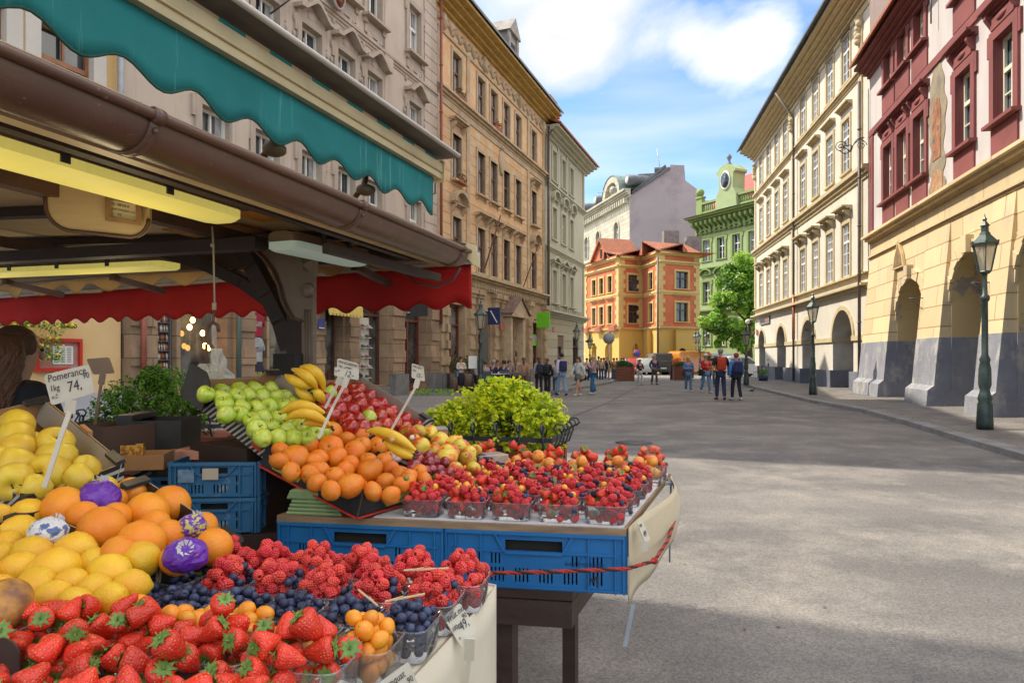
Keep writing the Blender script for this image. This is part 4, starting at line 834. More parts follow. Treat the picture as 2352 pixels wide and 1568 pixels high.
for x in xs:window(h,x,17.2,1.5,3.4,'B0',WB2,arch=.75);window(h,x,10.6,1.5,3.0,'B1',dict(WB2,hood='flat',hg=.4,hp=.4))
b=B();cornice(b,0,ln+.3,23.1,1.1,1.0,steps=4);b.obj('cornice',pcl,h);b=B();cornice(b,0,ln,16.0,.5,.4);b.obj('string_course',pcl,h);b=B();cornice(b,0,ln,14.9,.3,.3);b.obj('string_course',pcl,h)
b=B()
for k in range(26):b.box(k*ln/26+.1,k*ln/26+.45,-.7,.0,22.4,23.08)
b.obj('eave_brackets',pcl,h)
b=B();c=ln*.78;o=arcpts(c-3.3,c+3.3,24.25,2.7,16);n_=arcpts(c-2.3,c+2.3,24.25,1.8,16)
for i in range(16):b.prism([n_[i],n_[i+1],o[i+1],o[i]],lambda p:(p[0],.3,p[1]),lambda p:(p[0],-.9,p[1]))
b.add([(p[0],-.2,p[1])for p in n_],[list(range(17))[::-1]]);b.ball((c,-.4,25.0),.7,seg=8,rings=6);b.obj('round_gable',pcl,h)
b=B()
for i in range(16):b.prism([o[i],o[i+1],(o[i+1][0],o[i+1][1]+.1),(o[i][0],o[i][1]+.1)],lambda p:(p[0],-1,p[1]),lambda p:(p[0],3.5,p[1]))
b.obj('gable_roof',copper,h)
b=B();b.prism([(0,24.21),(1.2,24.21),(3.4,26.4),(7,27.0),(7,24.21)],lambda p:(0,p[0],p[1]),lambda p:(ln-.05,p[0],p[1]));b.obj('roof',slate,h)
for xx in(.12*ln,.38*ln,.97*ln):b=B();b.tube([(xx,-.1,25.6),(xx,3.5,25.6)],.75,12);o=b.obj('dormer',slate,h);B().lathe([(.5,-.02),(.5,.02)],12,M=Matrix.Translation((xx,-.15,25.55))@Matrix.Rotation(pi/2,4,'X')).obj('dormer_window',white_paint,o)
R0=A1;R1=XY(1612,90);rz2,ln2=frame2(R0,R1);fw=empty('firewall',(ln,0,0),rz2-rz);fw.parent=h
b=B();px_=lambda u:(P(u,0,91).x-R0[0]);zz=lambda v:1.58+(820-v)/FP*91
pts=[(0,0),(ln2,0),(ln2,zz(447)),(px_(1575),zz(417)),(px_(1572),zz(382)),(px_(1541),zz(379)),(px_(1540),zz(388)),(px_(1531),zz(383)),(px_(1455),zz(441)),(0,zz(444))]
b.prism(pts,lambda p:(p[0],0.02,p[1]),lambda p:(p[0],14,p[1]));b.obj('blank_wall',fwl,fw)
b=B()
for p,q in((7,8),(8,6)):a_,c_=pts[p],pts[q];b.bar((a_[0],.0,a_[1]+.1),(c_[0],.0,c_[1]+.1),.5,.3)
b.obj('coping',slate,fw)
for u_,v_,w_ in((1490,398,2.4),(1518,385,1.2),(1470,415,1.4)):q=px_(u_);b=B();b.box(q-w_/2,q+w_/2,3,4.4,zz(v_)-3,zz(v_)+.6);b.box(q-w_/2-.15,q+w_/2+.15,2.85,4.55,zz(v_)+.6,zz(v_)+.85);b.obj('chimney',MATS['chimney_render'],fw)
b=B();q=px_(1520);b.tube([(q,2.5,zz(390)),(q-.5,2.5,zz(328))],.07,5);b.obj('mast',steel,fw)
b=B();q=px_(1415);b.tube([(q,2.5,24),(q,2.5,zz(410))],.05,5);b.tube([(q-2.5,2.5,zz(425)),(q+.5,2.5,zz(416))],.05,5);b.obj('aerial',steel,fw)
grn=M('green_plaster',(.35,.42,.20),.85,(.29,.36,.17),1,.003,16)
grd=M('green_trim',(.24,.33,.10),.8,(.20,.28,.09),2,.004,20)
A0,A1=XY(1596,80),XY(1790,69.5);rz,ln=frame2(A0,A1)
hG=empty('green_palace',(*A0,0),rz,'pistachio green palace with bracketed eaves, balustrade and an oval window gable','house');h=hG
WG=dict(fm=white_paint,t=.08,sb=.2,rows=1,sw=.25,pr=.1,sm=grd,hood='tri',hg=.45,hp=.35,ear=1,tr=.6,cur=.5)
b=B();xs=[1.9,4.1,6.35,8.6,10.9];holes=[(x-.55,x+.55,z,z+2.4)for x in xs for z in(12.6,7.8,2.9)]
wall_grid(b,0,ln,0,17.2,holes,.3,0,1);massing(b,ln,17.2,12);b.obj('wall',[grn,grd],h)
for x in xs:
 window(h,x,12.6,1.1,2.4,'G0',WG);window(h,x,7.8,1.1,2.4,'G1',dict(WG,hood='arc'));window(h,x,2.9,1.1,2.4,'G2',dict(WG,hood=None))
for z,hh_,pr in((11.5,.3,.3),(6.5,.5,.4)):b=B();cornice(b,0,ln,z,hh_,pr);b.obj('string_course',grd,h)
b=B();cornice(b,-.4,ln,17.1,.6,1.25);b.obj('eave_cornice',grd,h)
b=B()
for k in range(18):x=.3+k*.72;b.prism([(0,15.6),(-.25,15.7),(-.35,16.4),(-.95,16.7),(-1.0,17.1),(0,17.1)],lambda p,x=x:(x,p[0],p[1]),lambda p,x=x:(x+.3,p[0],p[1]))
b.obj('eave_brackets',grd,h)
b=B();profx(b,-.5,ln,[(-1.5,17.7),(0,18.1),(.3,18.1),(.3,17.7)]);b.obj('eave_sheet',slate,h)
b=B();b.box(.2,1.1,0,.5,18.1,20.0);b.box(.1,1.2,-.1,.6,20,20.2);b.ball((.65,.2,20.7),.5,seg=10,rings=7);b.obj('corner_pedestal',grd,h)
b=B();b.box(1.1,3.6,.05,.45,18.1,18.35);b.box(1.1,3.6,0,.5,19.2,19.45);b.box(6.4,ln,.05,.45,18.1,18.35);b.box(6.4,ln,0,.5,19.2,19.45)
for k in range(34):x=1.3+k*.3
for x in[1.3+k*.3 for k in range(8)]+[6.6+k*.3 for k in range(int((ln-6.8)/.3))]:b.lathe([(.06,18.35),(.11,18.65),(.05,18.95),(.08,19.2)],6,c=(x,.25,0))
b.obj('balustrade',grd,h)
b=B();c=5.0;prof=[(-1.7,18.1),(1.7,18.1),(1.55,19.6),(1.1,20.3),(1.15,22.0),(1.5,22.2),(1.5,22.45),(.9,23.0),(0,23.3),(-.9,23.0),(-1.5,22.45),(-1.5,22.2),(-1.15,22.0),(-1.1,20.3),(-1.55,19.6)]
prof=[(x_*.92,18.1+(z_-18.1)*.94)for x_,z_ in prof];b.prism(prof,lambda p:(c+p[0],-.25,p[1]),lambda p:(c+p[0],1.6,p[1]));b.lathe([(.4,22.9),(.18,23.1),(.14,23.4),(.3,23.7),(.2,24.0),(.01,24.1)],10,1,(c,.3,0));b.obj('gable',[grn,slate],h)
g=B();g.lathe([(.66,-.1),(.74,0),(.66,.12),(.6,.05)],18,M=Matrix.Translation((c,-.3,21.1))@Matrix.Rotation(pi/2,4,'X')@Matrix.Diagonal((1,1.45,1,1)));go=g.obj('oval_window_frame',white_paint,h);g=B();g.lathe([(.6,-.02),(.6,.02)],18,M=Matrix.Translation((c,-.43,21.1))@Matrix.Rotation(pi/2,4,'X')@Matrix.Diagonal((.9,1.35,1,1)));g.obj('pane',glass_dark,go)
b=B();profx(b,.5,ln,[(1.0,18.2),(5.5,23.0),(10,18.2)]);b.obj('roof',M('red_sheet_roof',(.45,.06,.035),.5,(.38,.05,.03),2),h)
bk=empty('background_house',(*XY(1330,150),0),0,'pale distant house closing the street behind the palace','house');b=B();b.box(0,60,0,10,0,15);b.obj('wall',wht,bk);b=B();b.prism([(-1,15),(5,19),(11,15)],lambda p:(0,p[0],p[1]),lambda p:(60,p[0],p[1]));b.obj('roof',slate,bk)
# trees, shrubs, street furniture
bark=M('bark',(.07,.05,.035),.9,(.12,.09,.06),8,.02,30)
def leafset(n,gen,size,mats,cup=.25,asp=.55,seed=1,curl=0.0):
 rnd=random.Random(seed);b=B();k=len(mats)
 for i in range(n):
  p,nd,mi=gen(rnd);s_=size*rnd.uniform(.65,1.25)
  nd=Vector(nd)+Vector((rnd.gauss(0,.45),rnd.gauss(0,.45),rnd.gauss(0,.45)))
  if nd.length<.01:nd=Vector((0,0,1))
  nd.normalize();a=nd.orthogonal().normalized();a=Matrix.Rotation(rnd.uniform(0,6.28),3,nd)@a;c=nd.cross(a)
  p=Vector(p);w=s_*asp
  b.add([p-a*s_*.5,p+c*w*.5+nd*w*cup-a*s_*.05,p+a*s_*.5-nd*s_*curl,p-c*w*.5+nd*w*cup-a*s_*.05],[[0,1,2],[0,2,3]],mi)
 return b
def leafmat(name,c,c2,rnd=.0,tr=.35):
 m,t,bs=newmat(name);N=t.nodes.new;K=t.links.new
 tcn=N('ShaderNodeTexCoord');n=N('ShaderNodeTexNoise');n.inputs['Scale'].default_value=9;K(tcn.outputs['Object'],n.inputs['Vector'])
 x=N('ShaderNodeMix');x.data_type='RGBA';r=N('ShaderNodeMapRange');r.inputs[1].default_value=.38;r.inputs[2].default_value=.62;K(n.outputs[0],r.inputs[0]);K(r.outputs[0],x.inputs['Factor']);x.inputs[6].default_value=(*c,1);x.inputs[7].default_value=(*c2,1)
 K(x.outputs[2],bs.inputs['Base Color']);bs.inputs['Roughness'].default_value=.5;bs.inputs['Specular IOR Level'].default_value=.35
 tl=N('ShaderNodeBsdfTranslucent');K(x.outputs[2],tl.inputs[0]);mx_=N('ShaderNodeMixShader');mx_.inputs[0].default_value=tr;K(bs.outputs[0],mx_.inputs[1]);K(tl.outputs[0],mx_.inputs[2])
 o=[q for q in t.nodes if q.type=='OUTPUT_MATERIAL'][0];K(mx_.outputs[0],o.inputs[0]);return m
lf1=leafmat('leaf_bright',(.32,.55,.07),(.20,.42,.05));lf2=leafmat('leaf_deep',(.09,.22,.025),(.05,.13,.02));lf3=leafmat('leaf_fresh',(.46,.66,.10),(.34,.54,.08))
def tree(x,y,H,cz,clumps,name,label,size,n,seed,mats=None):
 h=empty(name,(x,y,0),0,label,'tree');rnd=random.Random(seed)
 b=B();b.tube([(0,0,0),(.05,0,cz*.4),(-.05,0,cz*.8),(.1,0,H*.75)],[.28,.22,.17,.06],9)
 for c,r in clumps:
  z0=max(cz*.35,c[2]-1.8);b.tube([(0,0,z0),(c[0]*.5,c[1]*.5,(z0+c[2])/2+.2),(c[0]*.9,c[1]*.9,c[2])],[.11,.07,.03],6)
 b.obj('trunk',bark,h)
 sub=[]
 for c,r in clumps:
  for k in range(9):
   d=Vector((rnd.gauss(0,1),rnd.gauss(0,1),rnd.gauss(0,.8))).normalized();sub.append((Vector(c)+d*r*rnd.uniform(.5,1.0),r*rnd.uniform(.34,.58),0 if rnd.random()<.55 else(1 if rnd.random()<.5 else 2)))
 def gen(rn):
  c,r,mi=sub[rn.randrange(len(sub))];d=Vector((rn.gauss(0,1),rn.gauss(0,1),rn.gauss(0,1))).normalized();q=c+d*r*rn.random()**.45
  return q,d+Vector((0,0,.4)),mi if rn.random()<.75 else rn.randrange(3)
 leafset(n,gen,size,[0,1,2],seed=seed).obj('crown',mats or[lf1,lf2,lf3],h);return h
tb=P(1722,0,60)
tree(tb.x,60,11,4.5,[((-.9,0,9.6),1.3),((-1.8,0,8.0),1.5),((.4,.3,8.4),1.7),((-2.3,-.4,6.2),1.5),((0,0,6.3),2.0),((-3.2,0,4.6),1.1),((-1.6,-.3,4.2),1.6),((.9,.2,4.5),1.5),((1.4,.4,6.8),1.5),((-.6,0,3.0),1.0),((-2.4,.2,3.3),.9)],'street_tree','leafy bright green tree between the green palace and the cream arcade house',.34,15000,3)
iron=M('green_black_iron',(.025,.04,.035),.38,(.05,.08,.07),5,.002,30,metal=.25,spec=.6)
lglass=M('lantern_glass',(.50,.44,.32),.15,(.4,.36,.28),3,alpha=.55)
def lantern(b_i,b_g,c,s=1.0,off=0):
 x,y,z=c
 b_i.lathe([(.03*s,0),(.10*s,.03*s),(.125*s,.06*s),(.11*s,.08*s)],6,c=c,off=off,sm=False)
 for k in range(6):
  a=pi/3*k+off;b_i.bar((x+.12*s*cos(a),y+.12*s*sin(a),z+.07*s),(x+.225*s*cos(a),y+.225*s*sin(a),z+.60*s),.018*s,.018*s)
  b_i.ball((x+.25*s*cos(a),y+.25*s*sin(a),z+.66*s),.022*s,seg=5,rings=4)
 b_i.lathe([(.26*s,.59*s),(.265*s,.63*s),(.2*s,.70*s),(.11*s,.80*s),(.10*s,.84*s),(.075*s,.86*s),(.07*s,.97*s),(.095*s,.99*s),(.06*s,1.04*s),(.03*s,1.08*s),(.045*s,1.12*s),(.012*s,1.17*s),(.003*s,1.24*s)],6,c=c,off=off,sm=False)
 b_g.lathe([(.115*s,.075*s),(.218*s,.59*s)],6,c=c,off=off,sm=False)
 b_i.tube([(x,y,z+.05*s),(x,y,z+.3*s)],.02*s,6)
def lamp_post(x,y,z0,H,label,s=1.0,arms=0):
 h=empty('street_lamp',(x,y,z0),0,label,'street lamp','gas style street lamps');hl=H-1.24*s
 b=B();b.lathe([(.15,0),(.15,.12),(.13,.5),(.11,.55),(.13,.62),(.10,.72),(.085,.78),(.115,.9),(.11,1.2),(.085,1.35),(.10,1.4),(.06,1.5),(.055,hl-.55),(.085,hl-.5),(.085,hl-.44),(.05,hl-.4),(.04,hl-.05),(.05,hl)],12);b.obj('post',iron,h)
 if not arms:
  bi,bg_=B(),B();lantern(bi,bg_,(0,0,hl),s);o=bi.obj('lantern',iron,h);bg_.obj('glass',lglass,o)
 else:
  bb=B();r=.55
  for k in range(arms):
   a=2*pi*k/arms+.0;dx,dy=cos(a)*r,sin(a)*r
   bb.tube([(0,0,hl-.9),(dx*.4,dy*.4,hl-.95),(dx*.9,dy*.9,hl-.7),(dx,dy,hl-.15)],.03,6)
   bb.tube([(dx*.3+.12*cos(t*.6)*dx,dy*.3,hl-.75+.12*sin(t*.6))for t in range(11)],.015,5)
  bb.obj('arm',iron,h)
  for k in range(arms):
   a=2*pi*k/arms;bi,bg_=B(),B();lantern(bi,bg_,(cos(a)*r,sin(a)*r,hl-.15),s);o=bi.obj('lantern',iron,h);bg_.obj('glass',lglass,o)
 return h
q=G(2262,985,.13);lamp_post(q.x,q.y,.13,1.45-(490-820)/FP*q.y,'tall green black gas lamp in front of the yellow buttresses')
q=G(1867,906,.12);lamp_post(q.x,q.y,.12,1.46+(820-669)/FP*q.y,'gas lamp standing before the arches of the cream house')
q=G(1714,884,.1);lamp_post(q.x,q.y,.1,1.48+(820-742)/FP*q.y,'gas lamp in front of the leafy tree')
q=G(1104,905,.13);lamp_post(q.x,q.y,.13,1.45+(820-686)/FP*q.y,'gas lamp beside the cafe tables of the orange house')
q=G(1325,872,.13);lamp_post(q.x,q.y,.13,1.45+(820-738)/FP*q.y,'gas lamp at the corner of the sage house')
q=P(1355,0,52);lamp_post(q.x,q.y,.0,1.58+(820-764)/FP*52,'gas lamp with small street name plates, against the yellow arcades')
B().box(-.35,.1,-.02,.02,2.7,2.85).obj('name_plate',M('plate_green',(.03,.12,.08),.5),bpy.data.objects['street_lamp.005']);B().box(-.05,.38,-.05,-.03,2.48,2.63).obj('name_plate',MATS['plate_green'],bpy.data.objects['street_lamp.005'])
q=P(1608,0,60);lamp_post(q.x,q.y,.0,1.58+(820-752)/FP*60,'lamp post with branching arms and several lanterns in front of the green palace',arms=3)
rs=empty('round_sign',(P(1500-1,0,48).x,48,0),0,None);bpy.data.objects.remove(rs)
q=P(1500,0,48);
q=G(1398,874,.1);rs=empty('round_sign',q,0,'round road sign seen from its grey back on a thin pole','road sign')
b=B();b.tube([(0,0,0),(0,0,(874-768)/FP*q.y)],.035,7);b.obj('pole',steel,rs);b=B();zc=(874-777)/FP*q.y;b.lathe([(.36,-.02),(.36,.02)],20,M=Matrix.Translation((0,-.06,zc))@Matrix.Rotation(pi/2,4,'X'));b.obj('disc',M('sign_grey',(.28,.29,.31),.5),rs)
q=P(1482+163-163+0,0,56);ns=empty('no_stopping_sign',(P(1545-82,0,58).x,58,0),0,'round blue sign with a red rim near the arched gate','road sign')
b=B();b.tube([(0,0,0),(0,0,2.0)],.03,6);b.obj('pole',steel,ns);b=B();b.lathe([(.34,-.02),(.34,.02)],16,0,M=Matrix.Translation((0,0,1.9))@Matrix.Rotation(pi/2,4,'X'));b.lathe([(.25,-.03),(.25,.03)],16,1,M=Matrix.Translation((0,0,1.9))@Matrix.Rotation(pi/2,4,'X'));b.obj('disc',[M('sign_red',(.5,.03,.03),.4),M('sign_blue',(.03,.08,.4),.4)],ns)
pw=M('planter_wood',(.20,.055,.025),.55,(.13,.04,.02),3,.004,20,str3=(1,1,6))
jun=[leafmat('juniper',(.03,.10,.03),(.05,.14,.04)),lf2,leafmat('juniper_light',(.07,.18,.05),(.05,.13,.04))]
def street_planter(u0,u1,v,label,hgt,tall=0):
 q0,q1=G(u0,v),G(u1,v);w=(q1.x-q0.x)/2;h=empty('wooden_planter',((q0.x+q1.x)/2,q0.y+.5,0),0,label,'planter')
 b=B()
 for k in range(6):b.box(-w+.04,w-.04,-.46,.46,.04+k*.15,.18+k*.15)
 o=b.obj('box',pw,h)
 for sx in(-1,1):
  for sy in(-1,1):B().box(sx*w-.07,sx*w+.07,sy*.47-.06,sy*.47+.06,0,1.0).obj('corner_post',pw,h)
 def gen(rn):
  a=rn.uniform(-1,1);return(a*w*1.05,rn.uniform(-.5,.5),.9+hgt*(1-a*a*.6)*rn.random()**.6),(a,rn.uniform(-1,1),.8),rn.randrange(3)
 leafset(1300,gen,.1,[0,1,2],seed=u0).obj('greenery',jun,h)
 return h,w
street_planter(1412,1455,875,'wooden planter with dark juniper, beside the red car',.45)
hp2,w2_=street_planter(1549,1591,873,'wooden planter with orange flowers, in front of the orange van',.35)
b=B()
for k in range(60):b.ball((random.uniform(-w2_,w2_),random.uniform(-.4,.3),1.05+random.random()*.45),random.uniform(.03,.07),0,5,4)
b.obj('flowers',M('flower_orange',(.65,.15,.02),.6),hp2)
# vehicles
tyre=M('tyre',(.02,.02,.02),.8);hub=M('wheel_rim',(.35,.35,.36),.35,metal=.6);chrome=M('chrome',(.5,.5,.5),.2,metal=.8)
tail=M('tail_light',(.45,.02,.02),.25);lampw=M('head_light',(.6,.6,.6),.15);cglass=M('car_glass',(.03,.035,.04),.05,(.12,.13,.14),.7,spec=.9)
def vehicle(name,x,y,rz,Lh,Wd_,prof,glass,col,label,cat,rear=True,mir=True,trim=None,wheel=.32):
 """prof: side outline (y along length, z), glass: side window outlines; rear end at negative y faces the viewer"""
 h=empty(name,(x,y,0),rz,label,cat);paint=M('car_paint_'+name,col,.3,tuple(c*.85 for c in col),2,coat=.6)
 w=Wd_/2
 b=B();n=len(prof);secs=[(-w,.86,.0),(-w*.93,.97,.0),(-w*.6,1.0,0),(w*.6,1.0,0),(w*.93,.97,0),(w,.86,0)]
 zm=max(p[1]for p in prof);vs=[];
 for sx,f,_ in secs:
  for(yy,z)in prof:
   k=1.0
   tum=max(0,(z-zm*.55))*.22
   vs.append((sx*(1-tum/w*.9),yy*(1-(1-f)*.12),z if z<.3 else z-(1-f)*.25*(z/zm)))
 fs=[]
 for s_ in range(len(secs)-1):
  for i in range(n):j=(i+1)%n;fs.append([s_*n+i,s_*n+j,(s_+1)*n+j,(s_+1)*n+i])
 fs+=[list(range(n)),[(len(secs)-1)*n+i for i in range(n)][::-1]]
 b.add(vs,fs,0,True);bo=b.obj('body',paint,h);bo.modifiers.new('e','EDGE_SPLIT').split_angle=radians(35)
 for gpoly in glass:
  for s_ in(-1,1):
   b=B();b.add([(s_*(w*(1-max(0,(z-zm*.55))*.22/w*.9)+.012),yy,z-.03)for yy,z in gpoly],[list(range(len(gpoly)))]);b.obj('side_window',cglass,h)
 ys=min(p[0]for p in prof);ye=max(p[0]for p in prof)
 rp=sorted([p for p in prof if p[0]<ys+(ye-ys)*.25 and p[1]>zm*.5],key=lambda p:p[1])
 (ya,za),(yb,zb)=rp[0],rp[-1]
 b=B();W1=w*.80;W2=w*.68;f0,f1=.12,.86
 q=lambda f:(ya+(yb-ya)*f,za+(zb-za)*f)
 a0,a1=q(f0),q(f1);b.quad((-W1,a0[0]-.03,a0[1]),(W1,a0[0]-.03,a0[1]),(W2,a1[0]-.03,a1[1]),(-W2,a1[0]-.03,a1[1]));b.obj('rear_window',cglass,h)
 for s_ in(-1,1):
  b=B();b.box(s_*w*.86-.1,s_*w*.86+.1,ys-.02,ys+.12,za-.25,za+.12);b.obj('tail_light',tail if rear else lampw,h)
 b=B();b.box(-.26,.26,ys-.035,ys-.02,.55,.67);b.obj('number_plate',M('plate_white',(.6,.6,.58),.5),h)
 b=B();b.box(-w*.95,w*.95,ys-.05,ys+.15,.28,.5);bevel(b.obj('bumper',trim or paint,h),.03)
 for yy in(ys+.75,ye-.8):
  for s_ in(-1,1):
   R=Matrix.Translation((s_*(w-.11),yy,wheel))@Matrix.Rotation(pi/2,4,'Y');b=B();b.lathe([(wheel*.6,-.1),(wheel*.95,-.11),(wheel,-.06),(wheel,.06),(wheel*.95,.11),(wheel*.6,.1)],16,M=R);o=b.obj('wheel',tyre,h)
   b=B();b.lathe([(wheel*.62,-.09),(wheel*.2,-.105),(.02,-.1),(.02,.1),(wheel*.2,.105),(wheel*.62,.09)],10,M=R);b.obj('rim',hub,o)
 if mir:
  for s_ in(-1,1):b=B();b.ball((s_*(w+.08),ye-1.4,za+.08),.1,seg=6,rings=5);b.obj('mirror',paint,h)
 return h
hatch=[(-2.0,.25),(-2.05,.6),(-1.95,.95),(-1.62,1.42),(-1.2,1.5),(.1,1.47),(1.0,.98),(1.8,.85),(2.05,.6),(2.0,.25)]
hg=[[(-1.5,.98),(-1.35,1.36),(-.55,1.4),(-.55,.98)],[(-.48,.98),(-.48,1.4),(.05,1.38),(.75,.98)]]
vanp=[(-2.4,.3),(-2.45,.7),(-2.4,1.1),(-2.28,1.85),(-2.1,1.95),(1.0,1.93),(1.75,1.2),(2.5,1.02),(2.6,.7),(2.55,.3)]
vg=[[(-2.0,1.15),(-1.95,1.75),(-.8,1.77),(-.8,1.15)],[(-.7,1.15),(-.7,1.77),(.4,1.77),(.4,1.15)],[(.5,1.15),(.5,1.76),(.95,1.75),(1.5,1.15)]]
suvp=[(-2.2,.3),(-2.25,.7),(-2.15,1.05),(-1.85,1.6),(-1.5,1.68),(.2,1.65),(1.1,1.1),(2.0,.98),(2.25,.7),(2.2,.3)]
sg_=[[(-1.75,1.1),(-1.6,1.5),(-.7,1.55),(-.7,1.1)],[(-.62,1.1),(-.62,1.55),(.15,1.53),(.85,1.1)]]
cx=lambda u,Y:P(u,0,Y).x
CY=61
vehicle('red_hatchback',cx(1459,CY),CY+2,.05,4,1.75,hatch,hg,(.55,.03,.02),'red hatchback parked by the yellow arcades, seen from behind','car')
vehicle('silver_hatchback',cx(1489,CY-1),CY+1,.02,4,1.72,hatch,hg,(.45,.47,.47),'silver hatchback between the red car and the black van','car')
vehicle('black_van',cx(1524,CY-1),CY+1.4,.0,4.8,1.95,vanp,vg,(.025,.027,.03),'black passenger van with a chrome plate, beside the silver hatchback','van')
vehicle('dark_minibus',cx(1556,CY+2),CY+4.5,.0,4.8,1.95,vanp,vg,(.03,.03,.035),'dark van partly hidden behind the flower planter','van')
vehicle('orange_van',cx(1604,CY),CY+1.2,-1.15,4.8,2.0,[(-2.4,.3),(-2.45,.7),(-2.42,1.2),(-2.38,2.0),(-2.2,2.12),(1.0,2.1),(1.75,1.3),(2.5,1.1),(2.6,.7),(2.55,.3)],[[(.5,1.25),(.5,1.85),(.95,1.83),(1.5,1.25)]],(.72,.25,.015),'bright orange panel van standing across the square','van')
vehicle('white_van',cx(1668,CY+4),CY+6,-1.3,4.8,1.95,vanp,vg,(.5,.5,.5),'pale van behind the walking couple','van')
vehicle('dark_estate_car',cx(1695,CY+3),CY+5,-1.4,4.4,1.8,suvp,sg_,(.04,.045,.05),'dark car under the street tree','car')
vehicle('white_suv',cx(1722,52),54,-1.2,4.4,1.8,suvp,sg_,(.6,.6,.6),'white car parked at the corner of the cream arcade house','car')
# people
skinm=M('skin',(.50,.28,.19),.55,(.44,.23,.15),8,sss=.1)
def hairc(n,c):return M('hair_'+n,c,.6,tuple(x*.5 for x in c),30,.004,80,str3=(4,4,.6))
HB,HD,HBL,HG_,HR=hairc('brown',(.10,.045,.025)),hairc('dark',(.025,.018,.015)),hairc('blond',(.50,.35,.17)),hairc('grey',(.35,.34,.33)),hairc('red',(.35,.06,.02))
def cloth(c,k=None):
 n='cloth_%02x%02x%02x'%tuple(int(min(.99,x)*255)for x in c);return M(n,c,.9,tuple(x*.75 for x in c),14,.004,40)
def person(x,y,z,H,rz,label,top,legs,hair,shoes=(.6,.6,.6),arms='down',stride=.12,long_hair=0,skirt=None,bare=False,bag=None,bagc=(.03,.04,.1),jacket=0,seated=False,group=None,hat=None,cw=1.0,sleeves=1,flare=0,head_turn=0,lean=0.0,tone=None):
 h=empty('person',(x,y,z),rz,label,'person',group);s=H/1.75;sk=tone or skinm
 hipz=.93 if not seated else .50
 V={};V['pel']=(0,0,hipz);V['sp']=(0,-.005-lean*.4,hipz+.22);V['ch']=(0,-lean,hipz+.40);V['nk']=(0,.01-lean*1.1,hipz+.56);V['hd0']=(0,-.01-lean*1.2,hipz+.63);V['hd1']=(0,-.02-lean*1.25,hipz+.71);V['hd2']=(0,-.01-lean*1.25,hipz+.78)
 for sgn,n in((-1,'l'),(1,'r')):
  V['sh'+n]=(sgn*.17*cw,.01-lean,hipz+.49)
  ph=sgn*stride
  if arms=='crossed':V['el'+n]=(sgn*.24,-.04,hipz+.25);V['wr'+n]=(-sgn*.05,-.19,hipz+.26);V['ha'+n]=(-sgn*.13,-.18,hipz+.27)
  elif arms=='hold':V['el'+n]=(sgn*.23,-.03,hipz+.22);V['wr'+n]=(sgn*.08,-.24,hipz+.24);V['ha'+n]=(sgn*.02,-.29,hipz+.26)
  elif arms=='pocket':V['el'+n]=(sgn*.27,.05,hipz+.23);V['wr'+n]=(sgn*.19,-.04,hipz+.02);V['ha'+n]=(sgn*.17,-.07,hipz-.05)
  elif arms=='phone':V['el'+n]=(sgn*.2,-.1,hipz+.25);V['wr'+n]=(sgn*.07,-.25,hipz+.43);V['ha'+n]=(sgn*.03,-.28,hipz+.50)
  else:V['el'+n]=(sgn*.24*cw,.02+ph*.6,hipz+.22);V['wr'+n]=(sgn*.25*cw,-.04+ph*1.0,hipz-.02);V['ha'+n]=(sgn*.25*cw,-.06+ph*1.1,hipz-.11)
  V['hp'+n]=(sgn*.09,0,hipz-.03)
  if seated:V['kn'+n]=(sgn*.12,-.42,.50);V['an'+n]=(sgn*.12,-.40,.09);V['to'+n]=(sgn*.13,-.56,.04)
  else:V['kn'+n]=(sgn*.10,-.03-ph*.6,.49);V['an'+n]=(sgn*.10,.03-ph*1.3,.09+(.02 if ph<0 else 0));V['to'+n]=(sgn*.12,-.12-ph*1.3,.035)
 E=[('pel','sp'),('sp','ch'),('ch','nk'),('nk','hd0'),('hd0','hd1'),('hd1','hd2')]
 for n in 'lr':E+=[('ch','sh'+n),('sh'+n,'el'+n),('el'+n,'wr'+n),('wr'+n,'ha'+n),('pel','hp'+n),('hp'+n,'kn'+n),('kn'+n,'an'+n),('an'+n,'to'+n)]
 Rd=dict(pel=(.14,.10),sp=(.12,.09),ch=(.15,.10),nk=.055,hd0=(.065,.07),hd1=(.082,.095),hd2=(.075,.09))
 for n in 'lr':Rd.update({'sh'+n:.065,'el'+n:.045,'wr'+n:.028,'ha'+n:(.045,.022),'hp'+n:.085,'kn'+n:.055,'an'+n:.036,'to'+n:(.045,.03)})
 def grow(keys,scale,name,mat,ex=0.0,over=None,parent=h,sub=1):
  ks=list(keys);ix={k:i for i,k in enumerate(ks)};R=[]
  for k in ks:
   r=Rd[k]if not(over and k in over)else over[k];r=r if isinstance(r,tuple)else(r,r);R.append(tuple((q+ex)*scale*s for q in r))
  me=skin_mesh([Vector(V[k])*s for k in ks],[(ix[a],ix[c])for a,c in E if a in ix and c in ix],R,mat,sub,0);return link(name,me,parent)
 body=grow(['pel','sp','ch','nk','hd0','hd1','hd2']+[a+n for n in 'lr' for a in('sh','el','wr','ha','hp','kn','an','to')],1,'body',sk)
 body_name=body;fz=Vector(V['hd1'])*s
 b=B();b.ball(fz+Vector((0,-.1*s,-.005)),.018*s,seg=6,rings=5,sc=(.8,1,1.4));b.obj('nose',sk,h)
 for sgn in(-1,1):b=B();b.ball(fz+Vector((sgn*.032*s,-.083*s,.025*s)),.011*s,seg=6,rings=4);b.obj('eye',INK,h)
 up=['pel','sp','ch','shl','ell','shr','elr']+(['wrl','wrr']if sleeves else[])
 grow(up,1,'jacket' if jacket else 'shirt',cloth(top),.022+jacket*.02,dict(wrl=.034,wrr=.034,pel=(.15,.115)))
